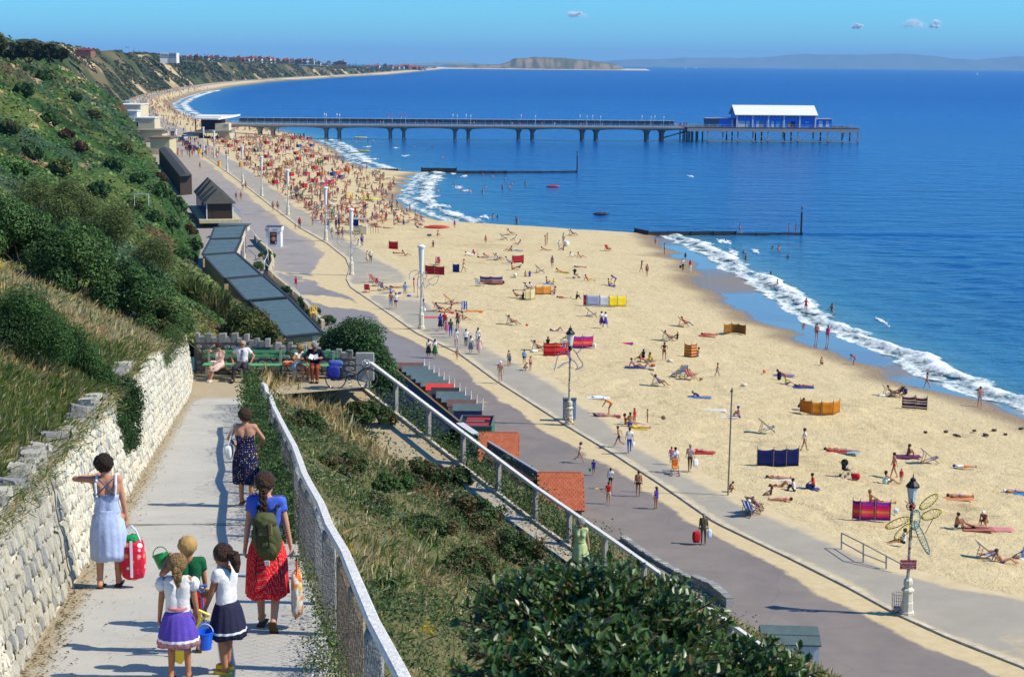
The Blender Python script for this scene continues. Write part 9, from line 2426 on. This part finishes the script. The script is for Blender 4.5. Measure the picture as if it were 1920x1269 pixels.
for f in((-.10,.14),(.10,-.10)):shoe(o,(f[0],f[1],.025),(0,1,0),SOLE)
bgw=soft('shoulder_bag','white shoulder bag at the left hip of the woman in navy','bag',pz+Vector((-.27,0,.80)),(.13,.26,.24),WHITE,0,6);mb=MB().path([(0,-.08,.22),(.08,-.02,.50),(.14,-.02,.60),(.08,.06,.50),(0,.08,.22)],.012,6);mb.build('strap',WHITE,bgw)
pz=PW_(503,1180)
o,I=hero('woman with a long plait, blue top and red skirt, wearing a green rucksack',pz,-3,dict(pel=(0,0,.945),sp=(-.01,.04,1),ha=((-.26,.06,.82),(.27,.06,.80)),ap=((-.3,-1,-.2),(.3,-1,-.2)),fe=((-.09,.10,.07),(.11,-.26,.15)),lp=(0,1,.2),toe=((0,1,-.12),(.05,.55,-.85)),hd=(-.08,.10,1)),1.68,True,0,.98)
BLT=fabric('blue_cotton_knit',(.075,.14,.60));REDD=fabric('red_dotted_cotton',(.62,.012,.020),('dots',62,.24,[(.80,.50,.45)]))
shell('tee_shirt',I['me'],I['tags'],I['ts'],lambda t,s,c:(t in('torso','chest','neck')and.97<c.z<1.47)or(t=='uarm' and s<.42),.014,BLT,o)
loft('skirt',[((0,0,1.03),.145,.115),((0,-.01,.92),.195,.155),((0,-.02,.78),.215,.195),((0,-.03,.60),.215,.23),((.005,-.03,.42),.225,.26)],REDD,o,pleat=(12,.04),wob=.07,seed=9)
puff('hair',cap_c(I),.113,HAIRS['n'],o,9,.10,30,(1,1.03,1.0))
hcz=I['hc'];tresses('plait',[hcz+Vector((0,-.105,-.03)),hcz+Vector((.0,-.135,-.14)),hcz+Vector((.01,-.15,-.26)),hcz+Vector((.0,-.165,-.38)),hcz+Vector((-.02,-.16,-.44))],[.042,.038,.034,.028,.012],HAIRS['n'],o,plait=True);MB().ball(hcz+Vector((0,-.115,-.05)),.022).build('hair_tie',M((190,160,70)),o)
shoe(o,(-.09,.10,.025),(0,1,0),SOLE);shoe(o,(.105,-.285,.135),(.05,.55,-.85),SOLE,up=(0,-.85,-.55))
OLV=fabric('olive_canvas',(.085,.095,.035));OLV2=fabric('faded_canvas',(.15,.12,.055))
rk=thing('rucksack','olive green canvas rucksack on the back of the woman in the red skirt','rucksack',pz+Vector((.055,-.235,.83)),rz=-.15);rk.rotation_euler=(math.radians(4),math.radians(-5),-.12)
puff('bag_body',(0,0,.23),.155,OLV,rk,3,.22,12,(.98,.68,1.55));puff('top_flap',(.0,-.015,.42),.125,OLV,rk,4,.25,12,(1.05,.95,.75));puff('pocket',(.03,-.105,.14),.085,OLV,rk,5,.2,12,(1.1,.5,1.0));MB().box((.03,-.108,.36),(.15,.03,.12),rot=Matrix.Rotation(-.3,3,'X')).build('patch',OLV2,rk,bevel=.01)
mb=MB()
for q in(-1,1):mb.path([(q*.09,.09,.44),(q*.10,.16,.52),(q*.11,.28,.48)],.016,6).path([(q*.11,-.06,.05),(q*.13,-.10,-.10),(q*.13,-.10,-.20)],.007,5).tube((q*.06,-.12,.42),(q*.06,-.15,.18),.009,n=5)
mb.build('strap',BLK,rk);MB().box((.02,-.155,.02),(.05,.01,.05)).build('buckle',WHITE,rk)
PAP=fabric('orange_print_plastic',(.75,.70,.58),('dots',9,.52,[(.75,.25,.03),(.60,.16,.02),(.80,.55,.12)]),.4)
cb=soft('carrier_bag','orange and white printed carrier bag held by the woman in the red skirt','bag',pz+Vector((.30,.04,.13)),(.12,.30,.50),PAP,.1,8,rough=.14);MB().path([(0,-.06,.46),(0,-.02,.62),(0,.04,.62),(0,.08,.46)],.009,5).build('handle',M((200,60,40)),cb)
pz=PW_(337,1277)
SK_C=SKINS[1]
o,I=hero('small girl with a fair ponytail, white blouse and purple skirt, seen from behind',pz,3,dict(pel=(0,0,.92),sp=(0,.01,1),ha=((-.26,.03,.80),(.27,.05,.78)),fe=((-.11,.0,.07),(.11,.05,.07)),hd=(.03,.06,1)),1.18,False,1,.92,1.17)
WB=fabric('white_cotton',(.74,.73,.72));PUR=fabric('purple_border_cotton',(.115,.07,.42),('band',[(.60,.635,(.82,.80,.84),False),(.535,.60,(.42,.12,.14),True)]))
shell('blouse',I['me'],I['tags'],I['ts'],lambda t,s,c:t in('torso','chest','pelvis')and.94<c.z<1.46,.020,WB,o)
for q,sh_ in zip((-1,1),I['sh']):puff('puffed_sleeve',sh_+Vector((q*.035,0,-.06)),.082,WB,o,5+q,.25,14,(.95,.95,1.25))
MB().lathe([(.150,0),(.150,.03)],(0,0,1.02),24).build('waistband',M((205,120,125)),o)
loft('skirt',[((0,0,.99),.150,.13),((0,-.005,.90),.205,.18),((0,-.005,.74),.245,.215),((0,-.005,.53),.285,.25)],PUR,o,pleat=(16,.045),wob=.04,seed=11)
puff('hair',cap_c(I),.134,HAIRS['y'],o,13,.10,30,(1,1.02,1.0));hcz=I['hc']
tresses('ponytail',[hcz+Vector((.0,-.13,.0)),hcz+Vector((.01,-.185,-.06)),hcz+Vector((.02,-.17,-.17)),hcz+Vector((.02,-.15,-.27))],[.035,.052,.045,.012],HAIRS['y'],o,8,3);MB().ball(hcz+Vector((0,-.14,.0)),.03).build('hair_tie',M((200,150,160)),o)
for f in((-.11,0),(.11,.05)):shoe(o,(f[0],f[1],.02),(0,1,0),SOLE,L=.23)
def bucket(label,p,c,hc_=None,r=.075,h=.155,tilt=(0,0,0)):
 b=thing('toy_bucket',label,'bucket',p);b.rotation_euler=tilt
 MB().lathe([(r*.72,0),(r,h),(r*1.08,h),(r*1.08,h+.012),(r*.95,h+.012),(r*.68,.01)],n=20).build('body',M(c,.35,spec=.5),b,smooth=False)
 mb=MB();pts=[(r*math.cos(a),0,h+r*1.1*math.sin(a))for a in np.linspace(0,PI,9)];mb.path(pts,.005,5);mb.build('handle',M(hc_ or c,.5),b)
def spade(label,p,rot,c,L=.42):
 b=thing('toy_spade',label,'spade',p);b.rotation_euler=rot
 MB().box((0,0,-L-.06),(.105,.012,.15),taper=1.25).build('blade',M(c,.4,spec=.5),b,bevel=.008);mb=MB().tube((0,0,0),(0,0,-L+.02),.013,n=8).tube((-.055,0,.075),(.055,0,.075),.012,n=7).tube((-.055,0,.075),(0,0,0),.010,n=7).tube((.055,0,.075),(0,0,0),.010,n=7);mb.build('shaft',M(c,.4,spec=.5),b)
hpR=pz+Vector((.185,.035,.50))
spade('yellow spade held blade down by the girl in the purple skirt',hpR+Vector((.02,-.06,.10)),(math.radians(12),math.radians(28),.2),(235,205,40),.36)
bucket('bright blue bucket hanging beside the purple skirt',hpR+Vector((.03,.10,-.235)),(20,95,215),(190,215,235))
pz=PW_(358,1226)
o,I=hero('fair haired boy in a green tee shirt between the girls, lifting a green bucket',pz,8,dict(pel=(0,0,.92),sp=(0,.02,1),ha=((-.32,.16,1.40),(.24,.14,.84)),ap=((-.6,-.6,-1),(.3,-1,-.2)),fe=((-.11,0,.07),(.11,.08,.07)),hd=(-.08,.10,1)),1.16,False,1,.92,1.17)
shell('tee_shirt',I['me'],I['tags'],I['ts'],lambda t,s,c:(t in('torso','chest')and.93<c.z)or(t=='uarm' and s<.5),.018,fabric('green_knit',(.012,.12,.05)),o)
shell('shorts',I['me'],I['tags'],I['ts'],lambda t,s,c:t=='pelvis' or(t=='thigh' and s<.5),.020,fabric('navy_twill',(.015,.018,.05)),o)
puff('hair',cap_c(I),.138,mat('golden_hair',(.42,.26,.09),.6),o,17,.22,24)
for f in((-.11,0),(.11,.08)):shoe(o,(f[0],f[1],.02),(0,1,0),SOLE,L=.23)
bucket('green bucket lifted to the left by the fair haired boy',at_y(308,1064,pz.y+.12),(15,130,60),None,.075,.13,(math.radians(-18),math.radians(-20),0))
bucket('red bucket between the two girls',at_y(374,1140,pz.y-.12),(195,25,30),(60,90,160),.07,.13);spade('blue spade standing up between the girls',at_y(378,1112,pz.y-.22),(0,math.radians(-4),.4),(70,100,170),.30);spade('second yellow spade behind the red bucket',at_y(386,1118,pz.y-.1),(0,math.radians(6),-.3),(225,195,40),.24)
pz=PW_(428,1262)
o,I=hero('girl with a dark ponytail, white top and navy skirt, turned toward the boy',pz,62,dict(pel=(0,0,.92),sp=(0,.03,1),ha=((-.20,.22,.86),(.06,.34,1.04)),ap=((-.3,-1,-.2),(.5,-1,-.2)),fe=((-.10,-.04,.07),(.10,.08,.07)),hd=(0,.34,1)),1.22,False,1,.92,1.16)
NSK=fabric('navy_flecked_cotton',(.025,.025,.055),('band',[(.60,.63,(.78,.80,.84),False)]))
shell('blouse',I['me'],I['tags'],I['ts'],lambda t,s,c:(t in('torso','chest','pelvis')and.94<c.z<1.46)or(t=='uarm' and s<.35),.018,WB,o)
loft('skirt',[((0,0,1.0),.145,.125),((0,-.005,.90),.20,.175),((0,-.005,.74),.235,.21),((0,-.005,.53),.27,.245)],NSK,o,pleat=(14,.045),wob=.04,seed=13)
puff('hair',cap_c(I),.133,HAIRS['n'],o,19,.10,30);hcz=I['hc'];hdv,fv=I['hd'],I['ff']
tresses('ponytail',[hcz-fv*.13+hdv*.03,hcz-fv*.19-hdv*.02,hcz-fv*.19-hdv*.14,hcz-fv*.17-hdv*.26],[.035,.055,.055,.02],HAIRS['n'],o,8,5);MB().box(hcz+I['lat_h']*.0-fv*.1+hdv*.13,(.02,.06,.02)).build('hair_slide',M((60,90,190)),o)
face(I)
YS=M((225,190,40),.6)
for f in((-.10,-.04),(.10,.08)):shoe(o,(f[0],f[1],.035),(0,1,0),YS,'shoe',.10,.24,.06)
def seat_at(px,zz=0.0):return Vector((at_y(px,720,56.7).x,56.72,LZ+zz))
o,I=hero('woman in a pale pink sleeveless dress on the bench, one hand raised to her head',seat_at(412),166,dict(pel=(0,0,.53),sp=(0,-.06,1),ha=((.02,.30,.66),(.16,.24,1.24)),ap=((-.6,-.6,-.6),(1,.2,-.6)),fe=((.14,.50,.07),(.20,.42,.08)),lp=(.1,1,.7),hd=(.10,.22,1)),1.62,True,0,1.08,faces=5000)
PNK=fabric('pale_pink_cotton',(.66,.50,.44))
shell('bodice',I['me'],I['tags'],I['ts'],lambda t,s,c:t in('torso','chest','pelvis')and.5<c.z<1.0,.014,PNK,o)
kn=(I['kn'][0]+I['kn'][1])/2;loft('skirt',[((0,0,.66),.165,.15),((0.01,.10,.56),.22,.22),((.04,.24,.50),.20,.20),(Vector(kn)+Vector((0,-.04,-.10)),.17,.13)],PNK,o,pleat=(8,.03),wob=.05,seed=21)
puff('hair',cap_c(I),.122,HAIRS['n'],o,21,.25,22);face(I);MB().box((.12,.26,.70),(.22,.10,.05),rz=.4).build('handbag',WHITE,o,bevel=.02)
for f in((.14,.50),(.20,.42)):shoe(o,(f[0],f[1],.03),(0,1,0),WHITE,'shoe',.09,.25,.05)
o,I=hero('grey haired man in a white shirt, tie and dark trousers on the bench',seat_at(455),176,dict(pel=(0,0,.53),sp=(0,-.14,1),ha=((-.30,.08,.60),(.30,.08,.60)),ap=((-1,-.4,.2),(1,-.4,.2)),fe=((-.17,.44,.07),(.22,.50,.07)),lp=((-.15,1,.7),(.15,1,.7)),hd=(0,.04,1)),1.76,False,2,1.18,faces=5000)
shell('shirt',I['me'],I['tags'],I['ts'],lambda t,s,c:(t in('torso','chest','pelvis')and c.z>.62)or(t=='uarm' and s<.6),.016,WB,o)
shell('trousers',I['me'],I['tags'],I['ts'],lambda t,s,c:t in('pelvis','thigh')or(t=='shin' and s<.95)and c.z<.9,.014,fabric('dark_grey_wool',(.035,.033,.045)),o)
up_=I['up'];pl=I['pel'];mb=MB();mb.beam(pl+up_*.50+Vector((0,.105,0)),pl+up_*.16+Vector((.02,.150,0)),.075,.012,up=(0,1,0));mb.build('tie',fabric('blue_patterned_silk',(.10,.12,.22),('dots',30,.3,[(.5,.5,.55)])),o)
puff('hair',I['hc']-I['ff']*.04+I['hd']*.01,.108,HAIRS['g'],o,23,.15,22);face(I,True)
for f in((-.17,.44),(.22,.50)):shoe(o,(f[0],f[1],.04),(0,1,0),BLK,'shoe',.10,.28,.07)
o,I=hero('fair haired woman in a white top and pale blue shorts on the right hand bench',seat_at(556),-128,dict(pel=(0,0,.53),sp=(0,.30,1),ha=((-.10,.44,.62),(.22,.42,.86)),ap=((-.6,-.4,-.6),(1,-.1,-.4)),fe=((-.10,.46,.07),(.10,.40,.07)),lp=(0,1,.7),hd=(0,.45,1)),1.64,True,1,1.0,faces=4000)
shell('top',I['me'],I['tags'],I['ts'],lambda t,s,c:(t in('torso','chest','pelvis')and c.z>.60)or(t=='uarm' and s<.3),.014,fabric('cream_knit',(.68,.64,.48)),o)
shell('shorts',I['me'],I['tags'],I['ts'],lambda t,s,c:(t=='pelvis' and c.z<.66)or(t=='thigh' and s<.4),.015,fabric('pale_blue_twill',(.25,.45,.72)),o)
puff('hair',cap_c(I),.128,HAIRS['y'],o,25,.25,20);face(I,True)
for f in((-.10,.46),(.10,.40)):shoe(o,(f[0],f[1],.03),(0,1,0),WHITE,'shoe',.09,.25,.05)
o,I=hero('grey haired man in a dark blue jumper reading a book on the right hand bench',seat_at(591),184,dict(pel=(0,0,.53),sp=(0,.10,1),ha=((-.12,.34,.82),(.14,.34,.82)),ap=((-1,-.3,-.5),(1,-.3,-.5)),fe=((-.08,.44,.07),(.08,.42,.07)),lp=(0,1,.7),hd=(0,.55,1)),1.74,False,2,1.08,faces=4000)
shell('jumper',I['me'],I['tags'],I['ts'],lambda t,s,c:(t in('torso','chest','pelvis')and c.z>.60)or t=='uarm' or(t=='farm' and s<.4),.018,fabric('navy_wool',(.012,.012,.030)),o)
shell('trousers',I['me'],I['tags'],I['ts'],lambda t,s,c:t in('pelvis','thigh','shin')and c.z<.9,.014,fabric('rust_corduroy',(.26,.055,.03)),o)
puff('hair',cap_c(I),.116,HAIRS['g'],o,27,.2,22);face(I,True)
for f in((-.08,.44),(.08,.42)):shoe(o,(f[0],f[1],.04),(0,1,0),BLK,'shoe',.10,.28,.07)
bkp=seat_at(591)+Vector((0,-.40,.86));bo_=thing('book','open white paged book in the hands of the man in the dark jumper','book',bkp);
for q in(-1,1):MB().box((q*.075,0,.02),(.15,.20,.012),rot=Matrix.Rotation(q*-.35,3,'Y')@Matrix.Rotation(.7,3,'X')).build('page',WHITE,bo_)
soft('clothes_heap','orange and white bundle on the bench left of the fair haired woman','bag',(seat_at(538).x,56.95,LZ+.46),(.35,.3,.16),M((225,140,100),noise=.4,nscale=9),0,4,rough=.3)
yl=46.3;pz=Vector((float(fLX(yl))-.75,yl,float(fLZ(yl))))
o,I=hero('grey haired woman in a pale lime green dress coming up the lower path',pz,172,dict(pel=(0,0,.93),sp=(0,.06,1),ha=((-.27,.05,.80),(.27,-.06,.80)),fe=((-.09,.16,.07),(.09,-.16,.09)),lp=(0,1,.2),hd=(0,.14,1)),1.64,True,2,1.14,faces=5000)
LIM=fabric('lime_cotton',(.52,.60,.28))
shell('bodice',I['me'],I['tags'],I['ts'],lambda t,s,c:(t in('torso','chest','pelvis')and.96<c.z<1.46)or(t=='uarm' and s<.4),.016,LIM,o)
loft('skirt',[((0,0,1.05),.16,.135),((0,0,.92),.21,.18),((0,0,.72),.235,.22),((0,0,.42),.26,.26)],LIM,o,pleat=(10,.04),wob=.05,seed=31);MB().lathe([(.168,0),(.168,.035)],(0,0,1.03),20).build('belt',M((190,195,120)),o)
puff('hair',cap_c(I),.125,HAIRS['g'],o,33,.3,22);face(I)
for f in((-.09,.16),(.09,-.16)):shoe(o,(f[0],f[1],.03),(0,1,0),WHITE,'shoe',.09,.25,.05)
bpy.data.scenes.remove(WORK)
